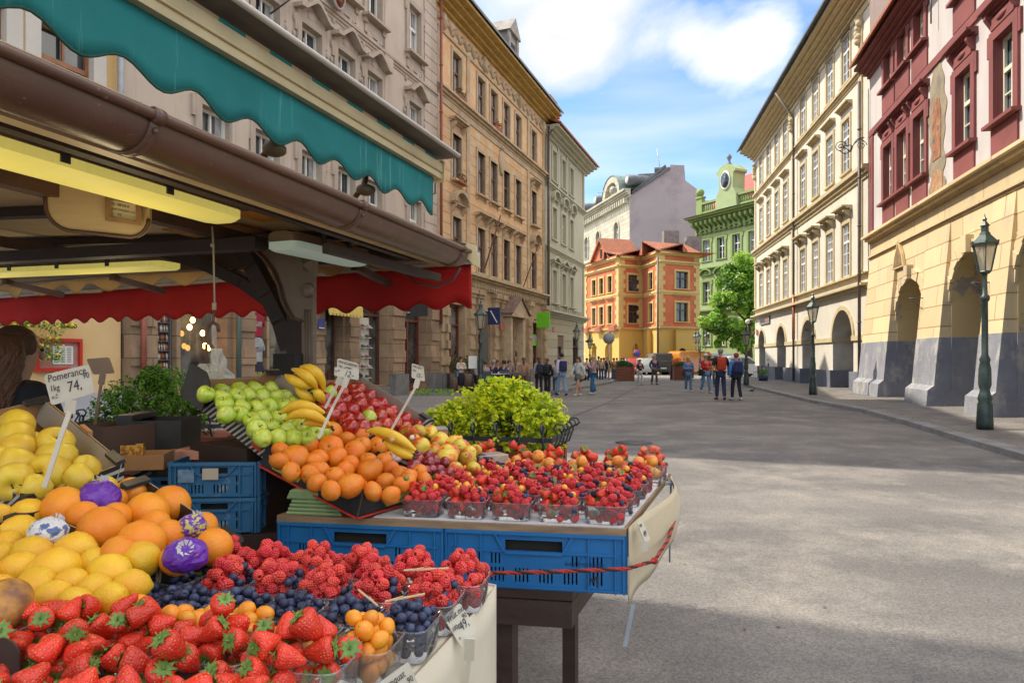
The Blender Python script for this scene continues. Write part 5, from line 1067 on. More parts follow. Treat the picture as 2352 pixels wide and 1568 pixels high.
 if skirt:
  b=B();zt=(hipz+.06)*s;b.lathe([(.15*s,0),(.20*s,-.16*s),(skirt[1]*s,-skirt[0]*s),(skirt[1]*s-.02,-skirt[0]*s)],12,c=(0,0,zt),sc=(1,.72));b.obj('skirt',cloth(legs),h)
 elif not bare:
  ov={'an'+n:.05+flare for n in 'lr'};ov['pel']=(.145,.11);ov.update({'kn'+n:.06+flare*.2 for n in 'lr'})
  grow(['pel']+[a+n for n in 'lr' for a in('hp','kn','an')],1,'trousers',cloth(legs),.016,ov)
 for n in 'lr':
  a,t_=Vector(V['an'+n])*s,Vector(V['to'+n])*s;b=B();b.tube([a+Vector((0,.05*s,-.045*s)),(a+t_)/2+Vector((0,0,-.01)),t_+Vector((0,-.02,0))],[.05*s,.052*s,.042*s],8,flat=.8);b.obj('shoe',cloth(shoes),h)
 b=B();c=Vector(V['hd2'])*s
 if hat:b.ball(c+Vector((0,.005,.01)),.108*s,seg=10,rings=7,sc=(1,1.12,.8));b.box(c.x-.07*s,c.x+.07*s,c.y-.2*s,c.y-.07*s,c.z-.0,c.z+.015);b.obj('cap',cloth(hat),h);b=B()
 b.ball(c+Vector((0,.022*s,-.015*s)),.105*s,seg=10,rings=8,sc=(.95,1.05,.95))
 if long_hair:b.tube([c+Vector((0,.06,-.03))*s,c+Vector((0,.10,-.16))*s,c+Vector((0,.12,-.16-long_hair))*s],[.09*s,.10*s,.05*s],9,flat=.6);
 b.obj('hair',hair,h)
 if bag=='back':
  cb=(Vector(V['ch'])+Vector((0,.19,-.09)))*s;b=B();b.box(-.15*s,.15*s,-.08*s,.09*s,-.22*s,.22*s,M=Matrix.Translation(cb));o=bevel(b.obj('backpack',cloth(bagc),h),.06*s,3)
  b=B();b.box(-.11*s,.11*s,.085*s,.12*s,-.18*s,.02*s,M=Matrix.Translation(cb));bevel(b.obj('front_pocket',cloth(tuple(q*.8 for q in bagc)),o),.02*s)
  for sgn in(-1,1):b=B();b.tube([(Vector(V['ch'])+Vector((sgn*.1,.14,.06)))*s,(Vector(V['ch'])+Vector((sgn*.11,0,.16)))*s,(Vector(V['ch'])+Vector((sgn*.11,-.14,.04)))*s,(Vector(V['sp'])+Vector((sgn*.12,-.10,.0)))*s],.018*s,5);b.obj('strap',cloth(bagc),o)
 elif bag:
  sgn=1 if bag=='right' else-1;cb=Vector((sgn*.26,-.02,hipz+.02))*s;b=B();b.box(-.05*s,.05*s,-.16*s,.16*s,-.17*s,.13*s,M=Matrix.Translation(cb));o=bevel(b.obj('shoulder_bag',cloth(bagc),h),.04*s,2)
  b=B();b.tube([cb+Vector((0,-.1*s,.1*s)),(Vector(V['sh'+('r' if sgn>0 else 'l')])+Vector((-sgn*.03,0,.09)))*s,cb+Vector((0,.12*s,.1*s))],.012*s,5);b.obj('strap',cloth(bagc),o)
 return h
def pp(u,v,vt,z=0.0):
 q=G(u,v,z);return q.x,q.y,z,(v-vt)/FP*q.y
BK,FR=pi,0.0
X,Y_,Z_,H_=pp(1655,918,802);person(X,Y_,Z_,H_,BK-.1,'grey haired man walking away in a black shirt with a red and black backpack',(.02,.02,.022),(.03,.04,.10),HG_,(.12,.06,.04),bag='back',bagc=(.55,.06,.02),cw=1.15,sleeves=0)
X,Y_,Z_,H_=pp(1691,919,812);person(X,Y_,Z_,H_,BK+.1,'red haired woman walking away in a navy quilted vest over blue sleeves',(.06,.20,.50),(.02,.02,.03),HR,(.6,.6,.6),cw=1.15,bag='back',bagc=(.03,.04,.12))
v_=list(bpy.data.objects)[-1]
h_=[o for o in COL.objects if o.name.startswith('person')][-1];b=B();b.lathe([(.15,.0),(.2,.1),(.185,.35),(.17,.55),(.10,.62)],12,c=(0,0,.82),sc=(1.12,.82));b.obj('quilted_vest',cloth((.035,.04,.11)),h_)
X,Y_,Z_,H_=pp(1621,902,814);person(X,Y_,Z_,H_,FR+.3,'man in a red sweater and white cap holding his jacket in both hands',(.60,.02,.02),(.12,.25,.42),HD,(.6,.6,.6),arms='hold',hat=(.7,.7,.7),stride=.16,bag='left',bagc=(.02,.02,.02))
X,Y_,Z_,H_=pp(1581,900,820);person(X,Y_,Z_,H_,FR-.1,'woman in a denim jacket and jeans looking down at a dark bag',(.10,.20,.38),(.10,.20,.34),HBL,(.6,.6,.6),arms='hold',bag='left',bagc=(.03,.03,.03),jacket=.5)
X,Y_,Z_,H_=pp(1635,888,822);person(X,Y_,Z_,H_,BK,'person in a mustard top and cap, partly behind the man in red',(.62,.33,.04),(.05,.07,.14),HD,(.3,.1,.08),hat=(.5,.3,.05))
X,Y_,Z_,H_=pp(1503,883,816);person(X,Y_,Z_,H_,FR+.15,'balding man in a navy jumper with his hands in his pockets',(.03,.045,.12),(.10,.09,.085),HG_,(.08,.06,.05),arms='pocket')
X,Y_,Z_,H_=pp(1470,884,826);person(X,Y_,Z_,H_,FR+.2,'woman in a black top and white trousers beside the juniper planter',(.025,.022,.025),(.55,.53,.50),HB,(.5,.5,.5),arms='hold',long_hair=.18)
X,Y_,Z_,H_=pp(1362,906,818);person(X,Y_,Z_,H_,-1.5,'blond woman in a pink jacket and flared jeans raising her phone',(.45,.28,.32),(.03,.13,.30),HBL,(.5,.5,.5),arms='phone',long_hair=.3,flare=.05,jacket=.6,stride=.06)
X,Y_,Z_,H_=pp(1328,909,820);person(X,Y_,Z_,H_,-.9,'woman in a white hooded top and grey miniskirt walking across the street',(.55,.56,.56),(.13,.13,.12),HB,(.55,.53,.5),skirt=(.3,.2),long_hair=.2,stride=.2,jacket=.4)
X,Y_,Z_,H_=pp(1290,908,812);person(X,Y_,Z_,H_,BK+.3,'tall young man in a lilac shirt and light jeans with a navy backpack',(.52,.48,.64),(.22,.34,.48),HD,(.04,.05,.09),bag='back',bagc=(.025,.035,.11),stride=.2,flare=.02)
X,Y_,Z_,H_=pp(1279,906,828);person(X,Y_+.5,Z_,H_,FR,'person in jeans mostly hidden behind the man in lilac',(.4,.38,.4),(.10,.2,.35),HB,(.6,.6,.6))
X,Y_,Z_,H_=pp(1257,906,824);person(X,Y_,Z_,H_,BK-.4,'woman all in black with long brown hair and a black backpack',(.02,.018,.022),(.02,.018,.022),HB,(.1,.1,.1),long_hair=.32,flare=.04,jacket=.5,bag='back',bagc=(.02,.02,.03),stride=.05)
X,Y_,Z_,H_=pp(1238,906,821);person(X,Y_,Z_,H_,BK+.2,'woman in a grey top and black trousers with a dark backpack',(.30,.31,.34),(.02,.02,.03),HB,(.55,.5,.5),long_hair=.2,bag='back',bagc=(.025,.03,.05),stride=.05)
X,Y_,Z_,H_=pp(1203,903,822,.13);person(X,Y_,Z_,H_,BK,'woman in a tan cardigan with a strap across her back',(.36,.21,.13),(.12,.08,.06),HB,(.4,.3,.3),long_hair=.1,jacket=.6,stride=.03)
X,Y_,Z_,H_=pp(1184,903,821,.13);person(X,Y_,Z_,H_,BK,'woman with very long straight hair in a beige coat',(.33,.26,.20),(.1,.08,.07),hairc('light_brown',(.25,.12,.06)),(.4,.3,.3),long_hair=.42,jacket=.8,stride=.03)
X,Y_,Z_,H_=pp(1059,902,820,.13);person(X,Y_,Z_,H_,FR+.5,'woman in a cream jumper and black skirt with crossed arms and a blue bag',(.60,.55,.47),(.02,.02,.03),HD,(.03,.03,.03),arms='crossed',skirt=(.62,.17),bag='left',bagc=(.12,.22,.27),stride=.02)
wick=M('wicker',(.28,.19,.13),.8,(.18,.12,.08),30,.01,60)
chairm=M('cafe_chair_metal',(.05,.06,.09),.5)
def cafe_chair(x,y,rz,label,mat=chairm,grp='cafe chairs'):
 c=empty('cafe_chair',(x,y,.13),rz,label,'chair',grp)
 B().box(-.21,.21,-.21,.21,.43,.46).obj('seat',mat,c);B().box(-.21,.21,.19,.22,.55,.88).obj('backrest',mat,c)
 for sx in(-.19,.19):
  for sy in(-.19,.2):B().tube([(sx,sy,0),(sx,sy,.43 if sy<0 else .86)],.014,5).obj('leg',mat,c)
 return c
for k,(u,v,rz,lab,tp,hc)in enumerate(((1113,902,BK+.5,'seated cafe guest in a lilac cardigan seen from behind',(.30,.27,.36),HB),(1100,899,.8,'seated cafe guest with a pink face beside the lamp post',(.4,.3,.3),HB),(1134,897,BK-.6,'grey haired cafe guest in navy leaning over the table',(.03,.035,.09),HG_),(1142,895,.6,'seated cafe guest behind the grey haired man',(.25,.18,.14),HB),(1158,897,BK,'cafe guest in black seen from behind',(.02,.02,.025),HD),(1170,897,.4,'young cafe guest with tousled brown hair facing the street',(.06,.08,.16),HB))):
 q=G(u,v,.13);person(q.x,q.y,.13,1.72,rz,lab,tp,(.03,.035,.06),hc,(.1,.1,.1),seated=True,arms='hold',group=None)
 cafe_chair(q.x,q.y,rz,'dark cafe chair of the '+' '.join(lab.replace('seated ','').split()[:9]))
for k,(u,v)in enumerate(((1123,899),(1150,897))):
 q=G(u,v,.13);t=empty('cafe_table',(q.x+.2,q.y,.13),0,'round cafe table with cups, %s'%('nearer the lamp post' if k==0 else 'between the man in black and the grey haired man'),'table')
 b=B();b.lathe([(.38,.72),(.38,.75)],18);b.obj('tabletop',M('table_top',(.4,.42,.45),.4),t);b=B();b.tube([(0,0,.02),(0,0,.72)],.03,8);b.lathe([(.22,0),(.03,.04)],12);b.obj('pedestal',chairm,t)
 for j in range(3):c=empty('coffee_cup',(q.x+.2+.2*cos(j*2.1),q.y+.2*sin(j*2.1),.882),0,'white cup on the round cafe table %s'%('nearer the lamp post' if k==0 else 'by the man in black'),'cup','cups on the cafe tables');b=B();b.lathe([(.025,0),(.04,.07),(.036,.068),(.02,.01)],10);b.obj('bowl',white_paint,c)
for u,v,lab in((1049,899,'wicker planter left of the woman in cream'),(1076,897,'wicker planter right of the woman in cream')):
 q=G(u,v,.13);w=empty('wicker_planter',q,0,lab,'planter');b=B();b.lathe([(.24,0),(.31,.75),(.28,.75),(.25,.6)],16);b.obj('basket',wick,w)
 def gen(rn):d=Vector((rn.gauss(0,1),rn.gauss(0,1),rn.gauss(0,1))).normalized();return Vector((0,0,1.1))+Vector((d.x*.36,d.y*.36,d.z*.45))*rn.random()**.4,d,rn.randrange(2)
 leafset(700,gen,.09,[0,1],seed=u).obj('shrub',[lf2,M('reddish_leaf',(.14,.06,.04),.7)],w)
q=G(1086,904,.13);st_=empty('menu_stand',q,0,'black cafe menu stand with a white sheet beside the woman in cream','menu stand');b=B();b.tube([(0,0,0),(0,0,1.15)],.018,6);b.box(-.2,.2,-.15,.15,0,.02);b.obj('post',irn,st_);b=B();b.box(-.17,.17,-.03,0,1.0,1.5);b.obj('sheet',white_paint,st_);b=B();b.box(-.19,.19,-.0,.02,.98,1.52);b.obj('frame',irn,st_)
crowd=[(1348,878,827,FR,(.55,.52,.5),(.03,.03,.04),HD,'person in a white shirt and black trousers behind the blond woman'),(1375,874,819,BK,(.10,.18,.28),(.03,.03,.05),HB,'man in a denim jacket at the yellow arcade'),(1387,874,822,BK,(.02,.025,.05),(.04,.10,.25),HD,'man in a dark hooded jacket and blue jeans'),(1395,871,820,FR,(.03,.03,.05),(.02,.02,.03),HG_,'man in black facing the street beside the sign pole'),
(1410,875,823,FR+.4,(.26,.15,.07),(.08,.10,.15),HD,'person in a brown jacket over a white shirt'),(1417,868,824,FR,(.03,.025,.03),(.02,.02,.02),HD,'person in a black printed top by the juniper planter'),(1428,869,823,FR,(.10,.03,.04),(.05,.04,.05),HB,'person in dark red behind the juniper planter'),(1433,868,824,BK,(.02,.02,.03),(.03,.03,.04),HD,'person in black seen from behind at the juniper planter'),(1440,866,822,FR,(.30,.30,.33),(.1,.1,.12),HD,'person in light grey nearest the red car'),(1381,876,830,FR,(.45,.35,.25),(.05,.06,.12),HB,'smaller person between the men in denim and in the hooded jacket')]
for u,v,vt,rz,tp,lg,hc,lab in crowd:
 X,Y_,Z_,H_=pp(u,v,vt);person(X,Y_,Z_,max(1.5,min(1.9,H_)),rz,lab,tp,lg,hc,(.4,.4,.4),stride=.04)
X,Y_,Z_,H_=pp(1773,866,832,.2);person(X-.2,Y_,.14,1.75,1.3,'man in dark clothes seated in the first arch of the cream house',(.04,.045,.06),(.04,.04,.05),HG_,(.1,.1,.1),seated=True,arms='hold')
cafe_chair(X-.2,Y_,1.3,'wicker chair in the first arch under the seated man',wick);cafe_chair(X-.9,Y_+.3,-1.6,'empty wicker chair facing the seated man',wick)
for k,u in enumerate((1749,1757)):
 q=G(u,874,.14);p_=empty('potted_box_ball',q,0,'small potted box ball outside the first arch, the %s one'%('farther' if k==0 else 'nearer'),'potted plant','box balls outside the arcade');b=B();b.lathe([(.16,0),(.2,.3),(.17,.3)],12);b.obj('pot',M('navy_pot',(.03,.04,.10),.5),p_)
 def gen(rn):d=Vector((rn.gauss(0,1),rn.gauss(0,1),rn.gauss(0,1))).normalized();return Vector((0,0,.48))+d*.26*rn.random()**.25,d,rn.randrange(2)
 leafset(500,gen,.05,[0,1],seed=k+5).obj('foliage',[lf2,lf1],p_)
q=G(1600,874);es=empty('electric_scooter',q,.4,'white electric scooter parked by the flower planter','scooter')
b=B();b.tube([(-.45,0,.12),(.3,0,.12),(.42,0,.2),(.32,0,1.1)],.04,7);b.tube([(.32,-.22,1.1),(.32,.22,1.1)],.02,6);b.obj('frame',white_paint,es)
for x in(-.5,.45):b=B();b.lathe([(.06,-.03),(.12,-.03),(.12,.03),(.06,.03)],12,M=Matrix.Translation((x,0,.12))@Matrix.Rotation(pi/2,4,'X'));b.obj('wheel',tyre,es)
def pigeon(p,rz,lab):
 o=empty('pigeon',p,rz,lab,'pigeon');g=M('pigeon_grey',(.07,.075,.09),.6,(.03,.03,.04),30)
 vs=[(0,0,.13),(.07,0,.14),(-.08,0,.12),(-.18,0,.10),(.11,0,.19),(.135,0,.235),(.17,0,.23)]
 me=skin_mesh(vs,[(0,1),(0,2),(2,3),(1,4),(4,5),(5,6)],[.055,.05,.045,(.03,.012),.028,.026,.006],g,1);link('body',me,o)
 for sgn in(-1,1):b=B();b.tube([(0,sgn*.02,.09),(.01,sgn*.02,.01),(.04,sgn*.02,.005)],.005,5);b.obj('leg',M('pigeon_leg',(.4,.1,.08),.6),o);b=B();b.ball((-.03,sgn*.045,.14),.05,sc=(2.0,.35,.8),seg=8,rings=6);b.obj('wing',M('pigeon_wing',(.12,.125,.14),.6,(.04,.04,.05),20),o)
pigeon(G(1728,903),.4,'dark pigeon walking on the road by the kerb')
pigeon(hw(hC,uR(1895),-.2,4.67),2.0,'pigeon perched on the ledge above the arches');pigeon(hw(hC,uR(1905),-.35,8.42),2.2,'pigeon perched on a first floor window crown');pigeon(hw(hC,uR(1876),-.2,12.95),1.0,'small bird perched on a second floor window crown')
for k,u in enumerate((988,1055)):
 q=G(u,908,.13);gt=empty('weed_tuft',(q.x-(.6 if k else .3),q.y+.3,.13),0,'small green weed tuft at the foot of the %s pilaster'%('orange house' if k else 'mauve house'),'weeds')
 def gen(rn):return(rn.uniform(-.35,.35),rn.uniform(-.15,.15),rn.uniform(.02,.22)),(rn.gauss(0,1),rn.gauss(0,1),1),0
 leafset(160,gen,.09,[0],seed=k).obj('leaves',lf1,gt)
# the market stall
def onplane(u,v,p0,n):
 o=Vector((0,0,CH));d=P(u,v,1.0)-o;t=(Vector(p0)-o).dot(n)/d.dot(n);return o+d*t
wv=Vector((.284,.959,0)).normalized();lv=Vector((-wv.y,wv.x,0));ov_=-lv;UP=Vector((0,0,1))
def fr(o,x,y,z):
 m=Matrix((x,y,z)).transposed().to_4x4();m.translation=o;return m
gut=M('brown_gutter_paint',(.135,.072,.048),.36,(.10,.052,.036),5,.0006,160,spec=.55,third=((.30,.22,.17),38,.64,.67))
tim=M('dark_timber',(.045,.026,.02),.6,(.028,.017,.014),4,.002,40)
tim2=M('brown_timber',(.10,.05,.03),.6,(.06,.03,.02),4,.002,40)
ceilm=M('tan_ceiling_boards',(.66,.49,.29),.8,(.55,.39,.21),3,.002,20)
creamp=M('cream_aluminium',(.62,.52,.30),.45,(.52,.42,.24),6)
creamw=M('white_awning_parts',(.58,.54,.48),.5,(.5,.46,.4),4)
GP=lambda Y:Vector((-1.372+.296*Y,Y,2.132))
wa=Vector((.322,.947,0));la=Vector((-.947,.322,0))
stall=empty('market_stall',(GP(3.4).x+lv.x*.8,GP(3.4).y+lv.y*.8,0),0,'dark timber market stall with a brown gutter, tube lamps and scalloped awnings','market stall')
SB=Vector(stall.location)
def sobj(b,name,mats,parent=None):
 o=b.obj(name,mats,parent or stall)
 if parent is None or parent is stall:o.location=-SB
 return o
b=B();a0=GP(.75);L_=(3.62-.75)/wv.y;r=.074;Mg=fr(a0,ov_,wv,UP)
arc=[(r*cos(a),r*sin(a))for a in[-pi*k/14 for k in range(15)]];arc2=[((r-.004)*cos(a),(r-.004)*sin(a))for a in[-pi*k/14 for k in range(15)]]
vs=[(x,t,z)for t in(0,L_)for x,z in arc+arc2[::-1]];n=30
b.add(vs,[[i,(i+1)%n,n+(i+1)%n,n+i]for i in range(n)],0,True,Mg);b.add([(x,L_,z)for x,z in arc],[list(range(15))],0,False,Mg)
b.tube([Mg@Vector((r+.008,0,.004)),Mg@Vector((r+.008,L_,.004))],.0125,10);o=sobj(b,'gutter',gut);o.modifiers.new('e','EDGE_SPLIT').split_angle=radians(50)
for Yb in(1.6,2.53,3.53):
 t=(Yb-.75)/wv.y;b=B();rr=r+.006
 q=[(rr*cos(-pi*k/12),rr*sin(-pi*k/12))for k in range(13)];q=[(rr+.022,.0),(rr+.02,.022),(rr,.026),(rr-.02,.02)][::-1][:0]+q
 for p_,q_ in zip(q,q[1:]):b.add([(p_[0],t-.014,p_[1]),(q_[0],t-.014,q_[1]),(q_[0],t+.014,q_[1]),(p_[0],t+.014,p_[1]),(p_[0]*.93,t-.014,p_[1]*.93),(q_[0]*.93,t-.014,q_[1]*.93),(q_[0]*.93,t+.014,q_[1]*.93),(p_[0]*.93,t+.014,p_[1]*.93)],[[0,1,2,3],[0,4,5,1],[3,2,6,7]],0,True,Mg)
 b.tube([Mg@Vector((r+.008,t-.014,.004)),Mg@Vector((r+.008,t+.014,.004))],.0185,10);b.ball(Mg@Vector((rr*.96,t,-.03)),.008,seg=8,rings=5)
 sobj(b,'gutter_bracket',gut)
b=B();b.box(-.115,-.075,0,L_+.06,-.06,.062,0,Mg);sobj(b,'fascia_board',creamp)
Mr=fr(a0+lv*.1+Vector((0,0,.052)),lv,wv,UP)
def roofz(x):return .012+x*.03
b=B();Wr=3.6;b.prism([(0,roofz(0)),(Wr,roofz(Wr)),(Wr,roofz(Wr)+.04),(0,roofz(0)+.04)],lambda p:Mr@Vector((p[0],0,p[1])),lambda p:Mr@Vector((p[0],L_+.05,p[1])));sobj(b,'roof_deck',[ceilm])
for k in range(4):
 t=.45+k*.72
 if t<L_:b=B();b.prism([(.0,roofz(0)-.045),(Wr,roofz(Wr)-.045),(Wr,roofz(Wr)-.003),(.0,roofz(0)-.003)],lambda p:Mr@Vector((p[0],t-.03,p[1])),lambda p:Mr@Vector((p[0],t+.03,p[1])));sobj(b,'rafter',tim)
for x,nm,mt,hh_,ww in((.16,'purlin',tim,.05,.04),(.75,'purlin',tim2,.05,.06),(2.2,'purlin',tim2,.06,.07)):
 b=B();b.box(x-ww/2,x+ww/2,0,L_,roofz(x)-.046-hh_,roofz(x)-.047,0,Mr);sobj(b,nm,mt)
orgp=M('orange_panel',(.50,.22,.03),.7,(.42,.17,.03),4)
for t0,t1,x0,x1 in((1.15,1.5,.2,.5),(1.95,2.25,.2,.55),(2.35,2.6,.75,1.2),(2.7,2.95,.22,.5)):
 b=B();b.box(x0,x1,t0,t1,roofz(x0)-.012,roofz(x0)-.004,0,Mr);sobj(b,'ceiling_panel',orgp)
C0=a0+wv*(L_+.0)+lv*.1
for off,z0,z1,mt in((.02,2.10,2.2,tim2),(-.75,2.065,2.12,tim)):
 b=B();q=C0+wv*off;b.box(0 if off>-.5 else .55,3.8,-.04,.04,z0,z1,0,fr(Vector((q.x,q.y,0)),lv,wv,UP));sobj(b,'cross_beam',mt)
for xx in(.5,1.3,2.2,3.1):b=B();q=C0+lv*xx;b.bar((q.x,q.y,2.08),(q.x+wv.x*.42,q.y+wv.y*.42,2.03),.04,.035);sobj(b,'awning_bearer',tim2)
b=B();q=C0+lv*.12;b.bar((q.x-wv.x*.9,q.y-wv.y*.9,2.03),(q.x+.1,q.y+.1,2.02),.04,.04);sobj(b,'bracket_beam',tim)
PP=Vector((-1.06,3.38,0));nP=-wv
def pl(u,v,off=0.0):return onplane(u,v,PP+Vector(wv)*off,wv)
post_m=M('post_grey_brown',(.19,.145,.11),.42,(.15,.11,.085),5,.0008,60,spec=.5)
out=[(719,540),(719,905),(693,905),(693,737),(672,730),(660,712),(650,690),(641,655),(628,622),(608,594),(588,574),(579,560),(576,536)]
b=B();pf=[pl(u,v)for u,v in out];b.add(pf+[p+wv*.03 for p in pf],[list(range(13)),[i+13 for i in range(13)][::-1]]+[[i,i+13,(i+1)%13+13,(i+1)%13]for i in range(13)]);sobj(b,'carved_post_panel',post_m)
b=B();b.tube([pl(u,v)-wv*.005 for u,v in out[3:]],.009,6);b.tube([pl(u+7,v+2)-wv*.003 for u,v in out[3:-1]],.004,5);sobj(b,'panel_moulding',tim2)
b=B()
for k in range(3):p_=pl(700+k*6,710);q_=pl(700+k*6,905);b.tube([p_-wv*.003,q_-wv*.003],.004,5)
sobj(b,'fluting',post_m)
b=B();b.box(.0,.13,.071,.12,0,2.05,0,fr(pl(690,800).xy.to_3d(),lv,wv,UP));sobj(b,'post',tim)
b=B();b.box(.004,.1,-.012,.0,0,1.33,0,fr(pl(715,800).xy.to_3d(),lv,wv,UP));sobj(b,'post_foot',post_m)
def brace(pts,w,off=.1):
 b=B();q=[pl(u,v,off)for u,v in pts]
 for p_,q_ in zip(q,q[1:]):b.bar(p_,q_+(q_-p_)*.06,w,w*1.1)
 return b
sobj(brace([(668,800),(650,740),(620,680),(585,615),(548,548)],.075,.12),'brace',tim);sobj(brace([(630,700),(560,650),(480,612),(380,580)],.055,.16),'brace',tim)
for(u0,v0,u1,v1,u2,v2,u3,v3),d in(((686,583,733,590,727,638,694,628),.05),):
 b=B();q=[pl(u,v)for u,v in((686,583),(733,590),(727,640),(695,630))];q2=[p_-wv*.02 for p_ in q];c=sum(q,Vector())/4-wv*.055;qi=[p_*.62+(sum(q2,Vector())/4)*.38 for p_ in q2]
 b.add(q+q2+qi+[c],[[0,1,5,4],[1,2,6,5],[2,3,7,6],[3,0,4,7],[4,5,6,7],[8,9,12],[9,10,12],[10,11,12],[11,8,12]]);sobj(b,'pyramid_boss',post_m)
b=B();c=pl(709,667);b.lathe([(.035,0),(.037,.015),(.03,.03),(.02,.026),(.01,.034),(.001,.034)],14,M=Matrix.Translation(c)@(-wv).to_track_quat('Z','Y').to_matrix().to_4x4());sobj(b,'round_boss',post_m)
b=B();q=pl(655,870,-.05);b.box(-.06,.06,-.03,.05,-.14,.0,0,fr(pl(660,812,-.04),lv,wv,UP));sobj(b,'dark_cloth_wrap',M('black_cloth',(.03,.028,.027),.9))
hous=M('lamp_housing',(.22,.17,.13),.5,(.15,.11,.08),6)
def tube_lamp(p0,p1,label,dif,es,w=.085,col=(1,.9,.35)):
 p0,p1=Vector(p0),Vector(p1);x=(p1-p0).normalized();y=UP.cross(x).normalized();z=x.cross(y);L=(p1-p0).length;Ml=fr(p0,x,y,z)
 o=empty('tube_lamp',p0,0,label,'lamp','tube lamps under the stall roof')
 def rr(s0,s1,h0,h1,nm,mt,k=.5):
  b=B();sec=[(-w,h1),(-w,h0+(h1-h0)*.35),(-w*.72,h0+.004),(-w*.4,h0),(w*.4,h0),(w*.72,h0+.004),(w,h0+(h1-h0)*.35),(w,h1)]if h0<0 else[(-w*1.03,h0),(w*1.03,h0),(w*.9,h1*.8),(w*.5,h1),(-w*.5,h1),(-w*.9,h1*.8)]
  rings=[(s0,.72),(s0+.012,.9),(s0+.035,1.0),(s1-.035,1.0),(s1-.012,.9),(s1,.72)];n=len(sec)
  vs=[(t,yy*f,zz*(f*.3+.7))for t,f in rings for yy,zz in sec]
  b.add(vs,[[i*n+j,i*n+(j+1)%n,(i+1)*n+(j+1)%n,(i+1)*n+j]for i in range(5)for j in range(n)]+[list(range(n))[::-1],[5*n+j for j in range(n)]],0,True,Ml)
  q=b.obj(nm,mt,o);q.location=-p0;q.modifiers.new('e','EDGE_SPLIT').split_angle=radians(40);return q
 rr(0,L,0.001,.05,'housing',hous);d=rr(0.005,L-.005,-.044,0,'diffuser',dif)
 b=B()
 for s_ in(-1,1):b.tube([Ml@Vector((.07,s_*.03,-.022)),Ml@Vector((L-.07,s_*.03,-.022))],.011,8)
 q=b.obj('fluorescent_tube',M('tube_glow_'+label[:6],col,.4,emit=col,es=es),o);q.location=-p0
 if es>1:
  for f_ in(.3,.75):
   pl_=bpy.data.lights.new('tube_light','POINT');pl_.energy=1.3;pl_.color=(1,.80,.45);pl_.shadow_soft_size=.1
   po_=bpy.data.objects.new('tube_light',pl_);COL.objects.link(po_);po_.parent=o;po_.location=Ml@Vector((L*f_,.12,-.34))-p0
 for k in range(1,max(2,int(L/.45))+1):
  t=L*k/(max(2,int(L/.45))+1);b=B();b.box(t-.014,t+.014,-w*1.06,-w*.98,-.02,.035,0,Ml);b.box(t-.014,t+.014,w*.98,w*1.06,-.02,.035,0,Ml);b.box(t-.01,t+.01,-w*1.06,w*1.06,.03,.055,0,Ml);q=b.obj('clip',irn,o);q.location=-p0
 return o
def difm(name,c,e,es):
 m,t,bs=newmat(name);bs.inputs['Base Color'].default_value=(*c,1);bs.inputs['Roughness'].default_value=.6;bs.inputs['Emission Color'].default_value=(*e,1);bs.inputs['Emission Strength'].default_value=es
 N=t.nodes.new;wvn=N('ShaderNodeTexNoise');wvn.inputs['Scale'].default_value=1;mp_=N('ShaderNodeMapping');mp_.inputs['Scale'].default_value=(3,240,3);tc_=N('ShaderNodeTexCoord');t.links.new(tc_.outputs['Object'],mp_.inputs[0]);t.links.new(mp_.outputs[0],wvn.inputs[0])
 r_=N('ShaderNodeMapRange');r_.inputs[3].default_value=.75;r_.inputs[4].default_value=1.15;t.links.new(wvn.outputs[0],r_.inputs[0]);mm=N('ShaderNodeMath');mm.operation='MULTIPLY';mm.inputs[1].default_value=es;t.links.new(r_.outputs[0],mm.inputs[0]);t.links.new(mm.outputs[0],bs.inputs['Emission Strength']);return m
dy=difm('yellow_diffuser',(.75,.66,.15),(1,.88,.22),.17);dg_=difm('pale_green_diffuser',(.5,.62,.55),(.75,1,.9),.06)
lampline=lambda Y:(-1.83+.296*Y,Y,2.12)
tube_lamp(lampline(1.15),lampline(2.56),'long yellow glowing tube lamp running just inside the brown gutter',dy,1.4)
tube_lamp((-2.06-.959*2.2,4.0+.284*2.2,2.135),(-1.95,3.92,2.125),'yellow glowing tube lamp at the back of the stall above the red awning',dy,1.4)
tube_lamp((-1.02,3.0,2.09),(-.80,3.55,2.09),'short pale green tube lamp on the outer side of the carved post',dg_,.35,col=(.8,1,.9))
teal=M('teal_canvas',(.008,.16,.16),.85,(.012,.20,.20),3,.001,300,str3=(1,1,1),third=((.10,.34,.34),38,.58,.70,(1,1,.05)))
redc=M('red_canvas',(.50,.012,.010),.85,(.44,.010,.010),3,.001,300)
AW=lambda Y,z:Vector((-1.518+.34*Y,Y,z))
def valance(p0,p1,z1,z0,per,amp,mat,name,parent,wob=.006,n=10,thick=.003):
 p0,p1=Vector(p0),Vector(p1);d=p1-p0;L=d.length;x=d/L;nn=Vector((x.y,-x.x,0));k=max(2,int(L/per*n));vs=[];R=4
 for i in range(k+1):
  t=L*i/k;zb=z0+amp*(1-cos(2*pi*t/per))*.5*1.0
  for j in range(R+1):
   f=j/R;w=wob*f*sin(2*pi*t/per*.5+.7)+wob*.5*f*sin(t*9.1)
   q=p0+x*t+nn*w;vs.append((q.x,q.y,z1+(zb-z1)*f))
 b=B();b.add(vs,[[i*(R+1)+j,(i+1)*(R+1)+j,(i+1)*(R+1)+j+1,i*(R+1)+j+1]for i in range(k)for j in range(R)],0,True)
 o=b.obj(name,mat,parent);sd=o.modifiers.new('s','SOLIDIFY');sd.thickness=thick
 hem=B();hem.tube([vs[i*(R+1)+R]for i in range(k+1)],thick*1.3,5);return o,hem
